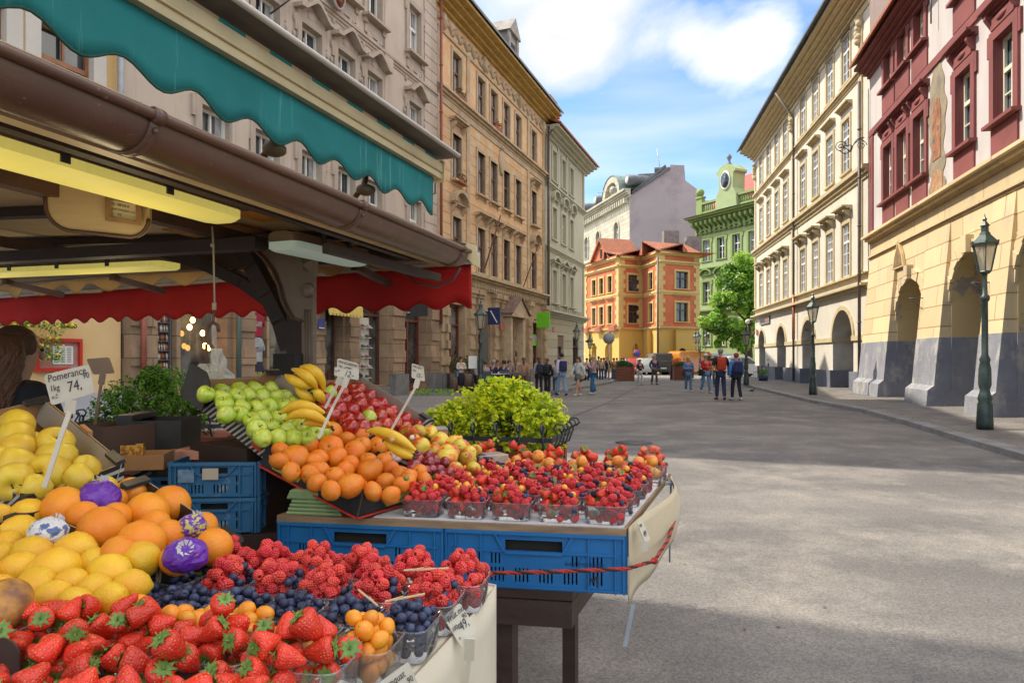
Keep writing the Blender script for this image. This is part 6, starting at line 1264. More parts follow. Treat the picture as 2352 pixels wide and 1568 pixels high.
aw1=empty('teal_awning',(0,0,0),0,'teal awning with a scalloped valance, cream bar and dark lid above the brown gutter','awning');aw1.location=AW(2,2.5);aO=-Vector(aw1.location)
v1,hem=valance(AW(.9,0)*1,AW(3.33,0)*1,2.455,2.272,.232,.044,teal,'valance',aw1,wob=.003);v1.location=aO
o=hem.obj('hem',M('dark_green_hem',(.01,.07,.05),.8),v1)
b=B();q0,q1=AW(.9,2.49),AW(3.36,2.49);Ma=fr(q0,wa,la,UP);La=(q1-q0).length;b.box(0,La,-.03,.02,-.036,-.004,0,Ma);b.box(0,La,-.036,.02,-.002,.036,0,Ma);b.tube([Ma@Vector((0,-.034,-.003)),Ma@Vector((La,-.034,-.003))],.006,6);b.box(La,La+.012,-.045,.05,-.05,.05,0,Ma);o=b.obj('front_bar',creamp,aw1);o.location=aO
b=B()
for k in range(int(La/.11)):b.box(k*.11,k*.11+.109,-.03,.02,.037,.052,k%2,Ma)
o=b.obj('rolled_fabric_edge',[teal,M('beige_canvas',(.45,.33,.20),.85)],aw1);o.location=aO
lid=[Vector((-1.17,.9,0)),Vector((-.27,3.385,0)),AW(3.40,0)+lv*.0,AW(.9,0)+lv*.25]
lid[0]=AW(.9,0)-la*.11;lid[1]=AW(3.385,0)-la*.115;lid[2]=AW(3.40,0)+la*.22
b=B();zt=2.565;b.add([(p.x,p.y,zt-(.008 if i<2 else 0))for i,p in enumerate(lid)]+[(p.x,p.y,zt+.012)for p in lid],[[3,2,1,0],[4,5,6,7],[0,1,5,4],[1,2,6,5],[2,3,7,6]]);o=b.obj('lid',M('grey_lid',(.16,.14,.12),.6,(.10,.09,.08),6,.001,80),aw1);o.location=aO
b=B();b.tube([(lid[0].x,lid[0].y,zt),(lid[1].x,lid[1].y,zt),(lid[2].x,lid[2].y,zt)],.010,6);o=b.obj('lid_rim',creamw,aw1);o.location=aO
for Yb in(2.3,2.86):
 q=AW(Yb,0);b=B();b.tube([Vector((q.x,q.y,2.47))+lv*.05,Vector((q.x,q.y,2.31))+lv*.08,Vector((q.x,q.y,2.24))+lv*.14],.012,6);o=b.obj('support_arm',tim2,aw1);o.location=aO
 b=B();b.ball(Vector((q.x,q.y,2.285))+lv*.075,.035,seg=10,rings=7,sc=(1.2,1.2,.7));o=b.obj('arm_joint',M('olive_joint',(.12,.09,.05),.6),aw1);o.location=aO
R0_=Vector((-.24,3.985,0));rl=Vector((-.889,.458,0));RR=R0_+rl*5.6
aw2=empty('red_awning',R0_+Vector((0,0,2.1)),0,'red scalloped awning hung from a white bar on the far side of the stall','awning');aO2=-Vector(aw2.location)
v2,hem=valance(R0_,RR,2.12,1.865,.235,.042,redc,'valance',aw2,wob=.012);v2.location=aO2;hem.obj('hem',M('red_hem',(.35,.01,.01),.8),v2)
b=B();Mb=fr(R0_,rl,Vector((-rl.y,rl.x,0)),UP);b.box(-.03,5.6,-.03,.03,2.12,2.14,0,Mb);b.box(-.03,5.6,-.02,.05,2.142,2.23,0,Mb);b.box(-.045,-.031,-.03,.05,2.11,2.19,0,Mb);o=b.obj('front_bar',creamw,aw2);o.location=aO2
b=B();ny=Vector((-rl.y,rl.x,0));q0=R0_+rl*0;ins=Vector((-.12,-.45,0));b.add([(q0.x,q0.y,2.235),(RR.x,RR.y,2.235),(RR.x+ins.x,RR.y+ins.y,2.245),(q0.x+ins.x,q0.y+ins.y,2.20)],[[0,1,2,3]]);o=b.obj('canopy',M('cream_canvas',(.55,.48,.38),.85),aw2);o.location=aO2
for t0,t1 in((1.25,1.9),(.9,1.28),(3.2,4.2)):b=B();q=R0_+rl*t0+ins*.5;p_=R0_+rl*t1+ins*.1;b.tube([(q.x,q.y,2.09),(p_.x,p_.y,2.13)],.016,7);o=b.obj('folding_arm',creamw,aw2);o.location=aO2
v3,hem=valance(R0_+ins*.75+rl*.0,R0_+ins*.75+rl*4.6,2.165,2.06,.42,.07,M('ochre_canvas',(.42,.25,.08),.85,(.36,.2,.06),4),'inner_valance',aw2,wob=.02);v3.location=aO2
b=B();q=GP(3.56);b.tube([(q.x-.28-.02,3.75,2.06),(q.x-.2,3.75,1.985),(q.x-.1,3.72,1.96),(q.x,3.7,2.0),(q.x+.04,3.68,2.06)],.006,6);o=sobj(b,'hanging_cable',irn)
b=B();vs=[P(u,v,3.62)for u,v in((1070,558),(1090,562),(1098,590),(1104,616),(1085,605),(1072,592))];b.add(vs,[list(range(6))]);o=sobj(b,'torn_flap',M('yellowed_plastic',(.60,.50,.25),.5));
bd=empty('rounded_board',P(222,480,2.35),0,'cream wooden board with rounded lower corners hanging under the stall roof','board');
nB=Vector((.25,-1,0)).normalized();c0=P(222,480,2.35)
def bp(u,v,off=0):return onplane(u,v,c0+nB*off,nB)
ou=[(104,405),(345,425),(343,505)]+[(300+42*cos(a),503+42*sin(a))for a in[pi/2*k/5 for k in range(6)]]+[(175+70*cos(a),470+62*sin(a))for a in[pi/2+pi/2*k/6 for k in range(7)]]
b=B();q=[bp(u,v)for u,v in ou];n=len(q);b.add(q+[p_-nB*.03 for p_ in q],[list(range(n)),[n+i for i in range(n)][::-1]]+[[i,(i+1)%n,n+(i+1)%n,n+i]for i in range(n)]);o=b.obj('panel',M('cream_board',(.50,.38,.20),.6,(.44,.33,.17),6,.0006,60,str3=(1,1,7)),bd);o.location=-c0
b=B();b.tube([p_+nB*.002 for p_ in q[2:]+q[:1]],.007,6);o=b.obj('edge_moulding',tim2,bd);o.location=-c0
nt_=empty('framed_note',bp(282,482,.01),0,'small oak framed handwritten note screwed to the rounded board','notice');nO=-Vector(nt_.location)
b=B();fc=[(241,450),(326,466),(325,518),(241,506)];fi_=[(254,459),(311,470),(312,508),(254,498)]
q0=[bp(u,v,.006)for u,v in fc];q1=[bp(u,v,.022)for u,v in fc];q2=[bp(u,v,.022)for u,v in fi_];q3=[bp(u,v,.008)for u,v in fi_]
b.add(q0+q1+q2+q3,[[i,(i+1)%4,4+(i+1)%4,4+i]for i in range(4)]+[[4+i,4+(i+1)%4,8+(i+1)%4,8+i]for i in range(4)]+[[8+i,8+(i+1)%4,12+(i+1)%4,12+i]for i in range(4)]);o=b.obj('frame',M('oak',(.32,.19,.08),.6,(.22,.12,.05),20),nt_);o.location=nO
b=B();b.add([bp(u,v,.009)for u,v in fi_],[[3,2,1,0]]);o=b.obj('paper',M('note_paper',(.66,.58,.35),.8),nt_);o.location=nO
def textq(body,tl,tr,bl,size,fx,fy,parent,off,mat=INK,nrm=None):
 """lettering on a plate whose corners are tl, tr, bl; fx, fy = fractional position of the baseline start"""
 x=(tr-tl);y=(tl-bl);xn=x.normalized();yn=(y-xn*y.dot(xn)).normalized();zn=xn.cross(yn);me=text_mesh(body,size*y.length,.0002,.15);me.transform(Matrix.Diagonal((.74,1,1,1)));me.materials.append(mat)
 o=bpy.data.objects.new('lettering',me);COL.objects.link(o);Mx=fr(tl+x*fx-y*fy+zn*off,xn,yn,zn);o.parent=parent;o.matrix_local=Matrix.Translation(-Vector(parent.location))@Mx;return o
TL,TR,BL_=bp(254,459,.01),bp(311,470,.01),bp(254,498,.01)
for i,s_ in enumerate(('EQ : 888 656 81','BOROVANSKÉHO 2219/9','        P-5')):textq(s_,TL,TR,BL_,.2 if i!=1 else .165,.03,.28+i*.28,nt_,.001)
hk=empty('hanging_hook',P(489,530,2.9),0,'iron double hook on a thin rope hanging from the stall roof','hook');hO=-Vector(hk.location);rpm=M('rope_grey',(.42,.38,.3),.8)
b=B();b.tube([P(487,520,2.9),P(490,560,2.9),P(493,700,2.9)],.004,6);b.tube([P(488,560,2.9),P(488,567,2.9)],.009,6);b.tube([P(492,695,2.9),P(492,712,2.9)],.009,7);o=b.obj('rope',rpm,hk);o.location=hO
b=B();b.tube([P(u,v,2.9)for u,v in((492,712),(490,735),(489,745),(492,742))],.006,7);b.tube([P(u,v,2.9)for u,v in((502,762),(500,747),(490,741),(479,747),(474,765),(478,782),(487,798),(492,806))],.008,8);b.tube([P(u,v,2.9)for u,v in((474,790),(474,820),(476,828),(480,822))],.006,7);o=b.obj('hook',M('rusty_hook',(.13,.06,.03),.5),hk);o.location=hO
plas=M('milky_plastic',(.62,.60,.52),.3,(.5,.48,.42),8,.004,30,spec=.6,trans=.2)
bg_=empty('plastic_bags',P(485,880,2.9),0,'bundle of milky plastic carrier bags hanging from the hook','bags');b=B()
for(u,v0,v1,r0,r1,sd)in((498,800,850,.035,.05,1),(500,845,895,.05,.115,2),(470,835,880,.03,.085,3)):
 prof=[(r0*.6+(r1-r0)*.75*sin(min(1,k/6.0)*pi/2)**1.2*(1 if k<7 else .8),-(v1-v0)/FP*2.9*k/7)for k in range(8)];c=P(u,v0,2.9);N_=28;vs=[]
 for i,(rr_,z)in enumerate(prof):
  for j in range(N_):a=2*pi*j/N_;w=1+.75*noise.noise(Vector((cos(a)*1.6+sd*3.3,sin(a)*1.6,z*14+sd)))+.5*noise.noise(Vector((cos(a)*4+sd,sin(a)*4,z*25)));vs.append((c.x+rr_*w*cos(a),c.y+rr_*w*sin(a)*.7,c.z+z))
 b.add(vs,[[i*N_+j,i*N_+(j+1)%N_,(i+1)*N_+(j+1)%N_,(i+1)*N_+j]for i in range(7)for j in range(N_)])
o=b.obj('film',plas,bg_);o.location=-Vector(bg_.location)
vd=person(-2.50,3.45,0,1.70,pi-.5,'vendor with long wavy brown hair and dark jacket, at the left edge',(.02,.02,.025),(.02,.02,.03),HB,long_hair=.28,jacket=1,cw=1.15)
b=B();rnd=random.Random(4)
for k in range(150):
 a=rnd.uniform(-.1*pi,1.1*pi);cx_=cos(a)*.115;cy_=.05+sin(a)*.10;z=1.66;pts=[(cx_*.25,cy_*.4,1.70),(cx_*.8,cy_*.9+.01,1.67)];ph=rnd.uniform(0,6);ln_=rnd.uniform(.25,.42)
 for i in range(7):f=(i+1)/7;pts.append((cx_*(1+.35*f)+.018*sin(ph+f*9),cy_+.02+.05*f+.018*cos(ph+f*9),1.63-ln_*f))
 b.tube(pts,[.010,.013]+[.012]*5+[.008,.003],5)
b.obj('hair_strands',hairc('vendor',(.16,.07,.035)),vd)
# red notice box and garland on the ochre wall
HY=bpy.data.objects['yellow_house']
def yw(u):return(21795.0/(1746-u)-8.95)*KL
nbx=empty('notice_box',hw(HY,yw(130),-.04,1.3),AL,'red framed glass notice box with printed sheets on the ochre wall','notice board');b=B();w_=.47
for z0,z1,x0,x1 in((0,.07,-w_,w_),(.58,.65,-w_,w_),(.07,.58,-w_,-w_+.06),(.07,.58,w_-.06,w_)):b.box(x0,x1,-.06,.03,z0,z1)
b.obj('frame',M('red_enamel',(.50,.03,.02),.4),nbx);B().box(-w_+.06,w_-.06,-.0,.02,.07,.58).obj('backing',M('faded_red',(.40,.14,.10),.7,(.36,.3,.27),3),nbx)
b=B();b.box(-.12,.30,-.012,-.002,.14,.50);o=b.obj('sheet',white_paint,nbx);b=B()
for k in range(9):
 for j in range(3):b.box(-.09+j*.13,-.09+j*.13+.09,-.016,-.013,.18+k*.034,.19+k*.034)
b.obj('printed_lines',INK,o)
gd=empty('flower_garland',hw(HY,yw(30),-.25,2.2),AL,'hanging garland of green leaves and yellow flowers on the ochre house','garland')
def gen(rn):
 t=rn.random();x=-1.6+2.6*t;drop=.15+(.75 if .72<t<.9 else 0.1)*rn.random();return(x,rn.gauss(0,.06),.2-drop),(rn.gauss(0,1),-1,.5),rn.randrange(2)
leafset(1500,gen,.06,[0,1],seed=9).obj('foliage',[lf2,lf1],gd);b=B();rn=random.Random(3)
for k in range(90):p_,_,_=gen(rn);b.ball((p_[0],p_[1]-.07,p_[2]),rn.uniform(.02,.035),0,6,4)
b.obj('flowers',M('flower_yellow',(.70,.48,.05),.6),gd)
# bushes in railed planters beside the stall
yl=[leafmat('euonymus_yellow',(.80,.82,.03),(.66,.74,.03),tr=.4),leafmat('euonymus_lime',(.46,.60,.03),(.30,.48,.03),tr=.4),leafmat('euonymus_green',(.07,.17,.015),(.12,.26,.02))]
red_wood=M('stained_red_wood',(.26,.055,.02),.5,(.15,.035,.015),3,.002,30,str3=(1,1,8))
def railed_planter(c,ang,w,d,ztop,label,mats,size,n,height,seed,spread=1.0):
 h=empty('planter_box',(c[0],c[1],0),ang,label,'planter');b=B();k=0;z=.05
 while z<ztop-.02:b.box(-w/2,w/2,-d/2,d/2,z,min(z+.13,ztop));z+=.14
 b.obj('box',red_wood,h)
 for sx in(-1,1):
  for sy in(-1,1):B().box(sx*w/2-.03,sx*w/2+.03,sy*d/2-.03,sy*d/2+.03,0,ztop+.015).obj('corner_post',red_wood,h)
 b=B();zr=ztop+.085
 for sy in(-1,1):b.box(-w/2-.05,w/2+.05,sy*(d/2+.05)-.004,sy*(d/2+.05)+.004,zr-.014,zr+.014)
 for sx in(-1,1):b.box(sx*(w/2+.05)-.004,sx*(w/2+.05)+.004,-d/2-.05,d/2+.05,zr-.014,zr+.014)
 def curl(px,py,ox,oy):
  pts=[(px-ox*.05,py-oy*.05,ztop+.01),(px+ox*.0,py+oy*.0,ztop+.03),(px+ox*.03,py+oy*.03,zr+.02),(px+ox*.0,py+oy*.0,zr+.07)]
  pts+=[(px+ox*(.0+.035*(1-cos(a))-.0),py+oy*(.035*(1-cos(a))),zr+.07+.028*sin(a))for a in[pi*.35*q for q in range(1,5)]]
  b.tube(pts,.007,6)
 m_=int(w/.13)
 for i in range(m_+1):
  for sy in(-1,1):curl(-w/2+w*i/m_,sy*(d/2+.05),0,sy)
 m_=int(d/.11)
 for i in range(m_+1):
  for sx in(-1,1):curl(sx*(w/2+.05),-d/2+d*i/m_,sx,0)
 b.obj('iron_rail',irn,h)
 B().box(-w/2+.02,w/2-.02,-d/2+.02,d/2-.02,ztop-.04,ztop-.005).obj('soil',M('soil',(.05,.035,.025),.95),h)
 sh_=empty('shrub',(c[0],c[1],ztop-.01),ang,label.replace('planter','shrub growing from the planter')if 0 else None);return h,sh_
def bush(sh_,label,blobs,mats,size,n,seed):
 tag(sh_,label,'shrub');rnd=random.Random(seed);b=B();tips=[]
 for c,r in blobs:
  for k in range(7):
   d=Vector((rnd.gauss(0,1),rnd.gauss(0,1),rnd.gauss(0,.7)+.3)).normalized();t=Vector(c)+d*r*rnd.uniform(.7,1.05);b.tube([(c[0]*.25,c[1]*.25,0),Vector(c)*.6,t],[.008,.005,.002],4);tips.append(t)
 b.obj('stems',bark,sh_)
 tw=[]
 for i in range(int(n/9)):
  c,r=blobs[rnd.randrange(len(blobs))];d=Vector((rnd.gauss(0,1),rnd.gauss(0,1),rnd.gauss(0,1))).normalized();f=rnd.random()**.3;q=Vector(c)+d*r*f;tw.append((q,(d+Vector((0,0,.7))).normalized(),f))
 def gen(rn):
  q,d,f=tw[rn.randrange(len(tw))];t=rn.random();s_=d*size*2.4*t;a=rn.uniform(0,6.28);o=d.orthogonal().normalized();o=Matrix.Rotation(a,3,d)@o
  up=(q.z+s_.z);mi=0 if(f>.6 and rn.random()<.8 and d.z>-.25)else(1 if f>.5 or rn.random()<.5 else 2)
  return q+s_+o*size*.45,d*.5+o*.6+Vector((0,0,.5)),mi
 leafset(n,gen,size,[0,1,2],seed=seed,asp=.62,cup=.18,curl=.12).obj('leaves',mats,sh_)
ang=atan2(-.28,.96)
_,s1=railed_planter((-.08,4.42),ang,.72,.46,1.0,'stained wooden planter with a scrolled iron rail between the berries and the street',yl,.03,0,0,1)
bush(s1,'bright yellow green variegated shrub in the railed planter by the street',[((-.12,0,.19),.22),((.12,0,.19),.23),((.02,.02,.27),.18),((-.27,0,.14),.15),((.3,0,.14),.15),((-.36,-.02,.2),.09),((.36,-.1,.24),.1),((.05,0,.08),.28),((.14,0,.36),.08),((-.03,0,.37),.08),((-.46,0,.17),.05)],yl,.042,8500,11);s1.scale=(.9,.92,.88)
gl_=[leafmat('box_light',(.22,.42,.05),(.14,.30,.03)),leafmat('box_mid',(.10,.24,.03),(.07,.17,.02)),leafmat('box_dark',(.04,.11,.015),(.06,.14,.02))]
_,s2=railed_planter((-2.62,5.1),0.2,1.1,.5,1.0,'dark railed planter behind the fruit boxes on the left',gl_,.03,0,0,1)
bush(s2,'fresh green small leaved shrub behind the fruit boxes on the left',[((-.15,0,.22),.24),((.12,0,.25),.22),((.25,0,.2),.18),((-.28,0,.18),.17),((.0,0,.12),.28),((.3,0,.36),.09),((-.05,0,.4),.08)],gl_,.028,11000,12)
# tables, crates and boxes
boardm=M('worn_board',(.34,.23,.13),.8,(.20,.13,.08),6,.002,40,str3=(1,1,6))
paperm=M('white_paper',(.66,.66,.66),.7,(.58,.58,.6),2)
card=M('cream_cardboard',(.58,.49,.34),.8,(.50,.42,.28),2.0,.002,12,str3=(1,1,5),third=((.38,.30,.2),3,.64,.74))
clothm=M('cream_table_cloth',(.64,.58,.46),.75,(.58,.52,.41),2.5,.002,9)
TZ=1.05
def polyslab(b,pts,z0,z1,m=0,mt=None):
 n=len(pts);b.add([(p[0],p[1],z1)for p in pts]+[(p[0],p[1],z0)for p in pts],[list(range(n)),[n+i for i in range(n)][::-1]]+[[i,n+i,n+(i+1)%n,(i+1)%n]for i in range(n)],[mt if mt is not None else m]+[m]*(n+1))
def abs_(b,name,mats,par):
 o=b.obj(name,mats,par);o.location=-Vector(par.location);return o
def ccw(p):return p if sum((p[i][0]*p[(i+1)%len(p)][1]-p[(i+1)%len(p)][0]*p[i][1])for i in range(len(p)))>0 else p[::-1]
e2x=Vector((.986,-.164,0));e2y=Vector((.347,.938,0)).normalized()
F0=Vector((.352,2.108,0));FL=F0-e2x*1.16
bt=empty('berry_table',(F0.x-.5,F0.y+.4,0),0,'far display board with white paper carrying the mixed berry tubs','table')
top=ccw([tuple((FL)[:2]),tuple(F0[:2]),tuple((F0+e2y*1.08)[:2]),tuple((FL+e2y*1.08)[:2])])
b=B();polyslab(b,top,TZ-.022,TZ-.001);abs_(b,'board',boardm,bt)
b=B();pp_=ccw([tuple((FL+e2x*.33+e2y*.02)[:2]),tuple((F0-e2x*.01+e2y*.012)[:2]),tuple((F0-e2x*.01+e2y*1.06)[:2]),tuple((FL+e2x*.33+e2y*1.06)[:2])]);polyslab(b,pp_,TZ-.001,TZ+.002);abs_(b,'paper_sheet',paperm,bt)
b=B();K=16;R=8;vs=[]
for i in range(K+1):
 t=i/K;q=F0+e2y*(1.0*t)+e2x*(.012+.10*sin(pi*min(1,t*1.05))**1.0*t)
 zb=.815+.10*t**1.4+.01*sin(t*17)
 for j in range(R+1):
  f=j/R;vs.append((q.x+e2x.x*.02*sin(f*pi)*min(1,t*3),q.y+e2x.y*.02*sin(f*pi)*min(1,t*3),TZ+.004+(zb-TZ)*f+.0))
b.add(vs,[[i*(R+1)+j,i*(R+1)+j+1,(i+1)*(R+1)+j+1,(i+1)*(R+1)+j]for i in range(K)for j in range(R)],0,True)
o=abs_(b,'cardboard_skirt',card,bt);o.modifiers.new('s','SOLIDIFY').thickness=.005
blue=M('blue_crate_plastic',(.012,.13,.36),.42,(.018,.17,.42),2.5,.0006,60,spec=.45,third=((.10,.25,.45),7,.66,.78))
def crate(o0,ex,wd,dp,hg,label,name='blue_crate',slots=True,worn=None,group='blue plastic crates'):
 """o0 = lower front left corner, ex = direction of the front edge"""
 ang=atan2(ex[1],ex[0]);h=empty(name,o0,ang,label,'crate',group);
 def face(wd,b,Mx,long_):
  holes=[];hw_=wd*(.16 if long_ else .2)
  holes.append((wd/2-hw_,wd/2+hw_,hg*.66,hg*.84))
  x=.07 if long_ else .05
  while x<wd-.07:
   for k in range(4):
    xx=x+k*.0125
    if xx+.005<wd-.05:
     for(za,zb)in((.42,.60),(.12,.36)):
      if slots and not(za>.4 and wd/2-hw_-.02<xx<wd/2+hw_+.02):holes.append((xx,xx+.0055,hg*za,hg*zb))
   x+=.078
  g=B();wall_grid(g,0,wd,.0,hg,holes,.004);b.add(g.v,g.f,0,False,Mx)
  b.add(*boxvf(0,wd,-.012,-.0,hg-.012,hg),0,False,Mx)
  for z in(hg*.63,hg*.03):b.add(*boxvf(.02,wd-.02,-.007,.0,z,z+.006),0,False,Mx)
  for f in(.0,.055,.2,.8,.945):b.add(*boxvf(wd*f,wd*f+.005,-.009,0,0,hg-.012),0,False,Mx)
  b.add(*boxvf(wd*1-.006,wd,-.009,0,0,hg-.012),0,False,Mx)
  for sg in(-1,1):
   b.add([(wd/2+sg*(hw_+.035),-.010,hg-.012),(wd/2+sg*(hw_+.028),-.010,hg-.012),(wd/2+sg*(hw_-.002),-.010,hg*.64),(wd/2+sg*(hw_+.005),-.010,hg*.64),(wd/2+sg*(hw_+.035),0,hg-.012),(wd/2+sg*(hw_+.028),0,hg-.012),(wd/2+sg*(hw_-.002),0,hg*.64),(wd/2+sg*(hw_+.005),0,hg*.64)],[[0,1,2,3]if sg<0 else[3,2,1,0],[0,3,7,4],[1,2,6,5]],0,False,Mx)
  b.add(*boxvf(wd/2-hw_-.0,wd/2+hw_,-.011,0,hg*.61,hg*.65),0,False,Mx)
 b=B();face(wd,b,Matrix.Identity(4),True)
 face(dp,b,Matrix.Translation((wd,0,0))@Matrix.Rotation(pi/2,4,'Z'),False);face(dp,b,Matrix.Translation((0,dp,0))@Matrix.Rotation(-pi/2,4,'Z'),False)
 b.quad((0,dp,0),(wd,dp,0),(wd,dp,hg),(0,dp,hg));b.quad((0,0,.006),(wd,0,.006),(wd,dp,.006),(0,dp,.006));b.quad((.006,.006,.02),(wd-.006,.006,.02),(wd-.006,dp-.006,.02),(.006,dp-.006,.02))
 b.obj('shell',worn or blue,h);b=B();b.box(.02,wd-.02,.03,dp-.02,.024,hg-.02);b.obj('shade_block',void,h);return h  # near-black block inside stands in for the shade behind the slots
def boxvf(x0,x1,y0,y1,z0,z1):
 return[(x,y,z)for z in(z0,z1)for y in(y0,y1)for x in(x0,x1)],[[0,2,3,1],[4,5,7,6],[0,1,5,4],[2,6,7,3],[0,4,6,2],[1,3,7,5]]
hC_=.185;zC=TZ-.022-hC_
c1=crate(F0-e2x*.578+Vector((0,0,zC))+e2y*.012,e2x,.572,.40,hC_,'blue crate lettered M under the right half of the berry board')
c2=crate(F0-e2x*1.158+Vector((0,0,zC))+e2y*.012,e2x,.572,.40,hC_,'blue crate under the left half of the berry board, beside the crate lettered M')
crate(F0-e2x*.60+Vector((0,0,zC))+e2y*.43,e2x,.572,.40,hC_,'blue crate at the back under the berry board, behind the crate lettered M')
DKB=M('crate_emboss',(.008,.08,.22),.5)
link('lettering',text_mesh('M',.055,.0006),c1,(.452,-.002,.018),(pi/2,0,0)).data.materials.append(INK)
link('lettering',text_mesh('EURO POOL SYSTEM',.0135,.0006),c1,(.385,-.002,.083),(pi/2,0,0)).data.materials.append(DKB)
b=B()
for k in range(12):a=2*pi*k/12;b.prism([(-.003,-.003),(.003,-.003),(0,.005)],lambda p:(.448+.020*cos(a)+p[0],0,.088+.020*sin(a)+p[1]),lambda p:(.448+.020*cos(a)+p[0],-.0012,.088+.020*sin(a)+p[1]))
b.obj('ring_of_stars',DKB,c1)
worn_blue=M('worn_blue_plastic',(.04,.17,.33),.5,(.025,.13,.29),5,.0008,60,third=((.28,.36,.42),9,.6,.7))
q=P(392,1240,2.42);q.z=0;ex_=Vector((.97,.06,0)).normalized()
crate(Vector((q.x,q.y,.955)),ex_,.30,.36,.125,'lower worn blue crate of the stack left of the mandarins',worn=worn_blue)
cs=crate(Vector((q.x,q.y,1.082)),ex_,.30,.36,.125,'upper worn blue crate with a paper tag left of the mandarins',worn=worn_blue)
B().box(.115,.17,-.016,-.013,.065,.105).obj('paper_tag',M('tag_paper',(.5,.45,.36),.8),cs);B().box(.03,.085,-.0125,-.0115,.055,.10).obj('torn_sticker',M('torn_sticker',(.22,.33,.42),.8,(.1,.2,.35),60),cs)
q=P(296,1130,2.55);crate(Vector((q.x,q.y,1.03)),Vector((.97,.2,0)).normalized(),.32,.36,.10,'blue crate at the back, left of the two crate stack',worn=worn_blue)
cartm=M('cart_wood',(.055,.03,.024),.5,(.035,.02,.016),5,.002,30,str3=(1,1,4))
ct=empty('wooden_cart',(F0.x-.4,F0.y+.3,0),0,'dark wooden cart with slatted top and spoked wheel carrying the blue crates','cart')
Mc=fr(F0-e2x*.17+e2y*.02,-e2x,e2y,UP)
b=B()
for k in range(6):b.box(0-(.0 if k else .0),1.3,.0+k*.16,.14+k*.16,zC-.032,zC-.002,0,Mc)
abs_(b,'slatted_top',cartm,ct)
b=B();b.box(.0,1.3,-.01,.05,zC-.115,zC-.034,0,Mc);abs_(b,'front_rail',cartm,ct);b=B();b.box(-.0,.05,.05,.95,zC-.10,zC-.034,0,Mc);abs_(b,'side_rail',cartm,ct)
for x,y in((.20,.02),(.20,.8),(1.2,.8)):b=B();b.box(x,x+.055,y,y+.055,0,zC-.116,0,Mc);abs_(b,'leg',cartm,ct)
b=B();b.bar(Mc@Vector((.22,.06,.36)),Mc@Vector((.55,.10,.02)),.045,.045);abs_(b,'brace',cartm,ct)
wc=Mc@Vector((.62,.10,.34));b=B();Rw=.37
b.tube([wc+e2x*Rw*cos(a)+UP*Rw*sin(a)for a in[2*pi*k/28 for k in range(29)]],.022,8,cap=False)
for k in range(10):a=2*pi*k/10;b.tube([wc,wc+e2x*Rw*cos(a)+UP*Rw*sin(a)],.013,6)
b.ball(wc,.05,seg=8,rings=6);abs_(b,'wheel',M('wheel_wood',(.07,.035,.028),.5),ct)
n0=Vector((-.036,1.60,0));nx=Vector((-.98,.196,0)).normalized();ny=Vector((-.28,-.96,0)).normalized()
ntb=empty('front_table',(n0.x-.5,n0.y-.3,0),0,'near table covered with a cream cloth, carrying the raspberries and strawberries','table')
TN=1.048
tp=ccw([tuple(n0[:2]),tuple((n0+nx*1.55)[:2]),tuple((n0+nx*1.55+ny*1.0)[:2]),tuple((n0+ny*1.0)[:2])])
b=B();polyslab(b,tp,TN-.02,TN-.002);o=abs_(b,'tabletop',clothm,ntb);bevel(o,.008,2)
b=B();K=22;R=8;vs=[]
path=[n0+nx*1.5]+[n0+nx*(1.5-1.5*i/6)for i in range(1,7)]
path=path[:-1]+[n0+nx*.02,n0+nx*.004+ny*.006,n0+ny*.03]+[n0+ny*(.03+.97*i/14)for i in range(1,15)]
for i,q in enumerate(path):
 for j in range(R+1):
  f=j/R;t=max(0,(i-8)/14);bul=(.02*sin(f*pi*.9)+.012*f*sin(t*9+f*2))*min(1,t*5);q2=q-nx*(bul+.005)if i>8 else q-ny*.005
  vs.append((q2.x,q2.y,TN-.001-f*(.50+.02*sin(i*.9))))
b.add(vs,[[i*(R+1)+j,i*(R+1)+j+1,(i+1)*(R+1)+j+1,(i+1)*(R+1)+j]for i in range(len(path)-1)for j in range(R)],0,True);o=abs_(b,'cloth_skirt',clothm,ntb);o.modifiers.new('s','SOLIDIFY').thickness=.004
for x,y in((.08,.08),(.08,.85),(1.4,.1),(1.4,.85)):q=n0+nx*x+ny*y;B().box(q.x-.025+.0,q.x+.025,q.y-.025,q.y+.025,0,TN-.021).obj('leg',cartm,ntb,tuple(-Vector(ntb.location)))
ropem=M('red_rope',(.42,.03,.02),.8,(.05,.02,.02),1,.004,300)
def rope(pts,r,name,label,knots=()):
 o=empty(name,pts[0],0,label,'rope');b=B();P_=[]
 for a,c in zip(pts,pts[1:]):
  m_=max(2,int((c-a).length/.012));P_+=[a.lerp(c,k/m_)for k in range(m_)]
 P_.append(pts[-1]);L0=-Vector(pts[0])
 for s_ in(0,1,2):
  q=[]
  for i,p in enumerate(P_):
   t=(P_[min(i+1,len(P_)-1)]-P_[max(i-1,0)]).normalized();a1=t.orthogonal().normalized();a1=(UP-t*UP.dot(t)).normalized()if abs(t.z)<.9 else a1;a2=t.cross(a1);an=i*.9+s_*2*pi/3;q.append(p+L0+(a1*cos(an)+a2*sin(an))*r*.5)
  b.tube(q,r*.62,6,0 if s_<2 else 1)
 for k in knots:b.ball(k+L0,r*1.25,seg=8,rings=6,sc=(1.2,1,1));b.tube([k+L0+Vector((cos(a)*r*1.3,0,sin(a)*r*1.3))for a in[2*pi*j/10 for j in range(11)]],r*.7,6)
 b.obj('strands',[M('rope_red',(.45,.035,.02),.8,(.35,.03,.02),90),M('rope_black',(.03,.02,.02),.8)],o);return o
q0=P(1105,1316,2.12);q1=P(1437,1303,2.055);q2=P(1480,1285,2.17);q3=P(1505,1240,2.40);q4=P(1528,1170,2.74)
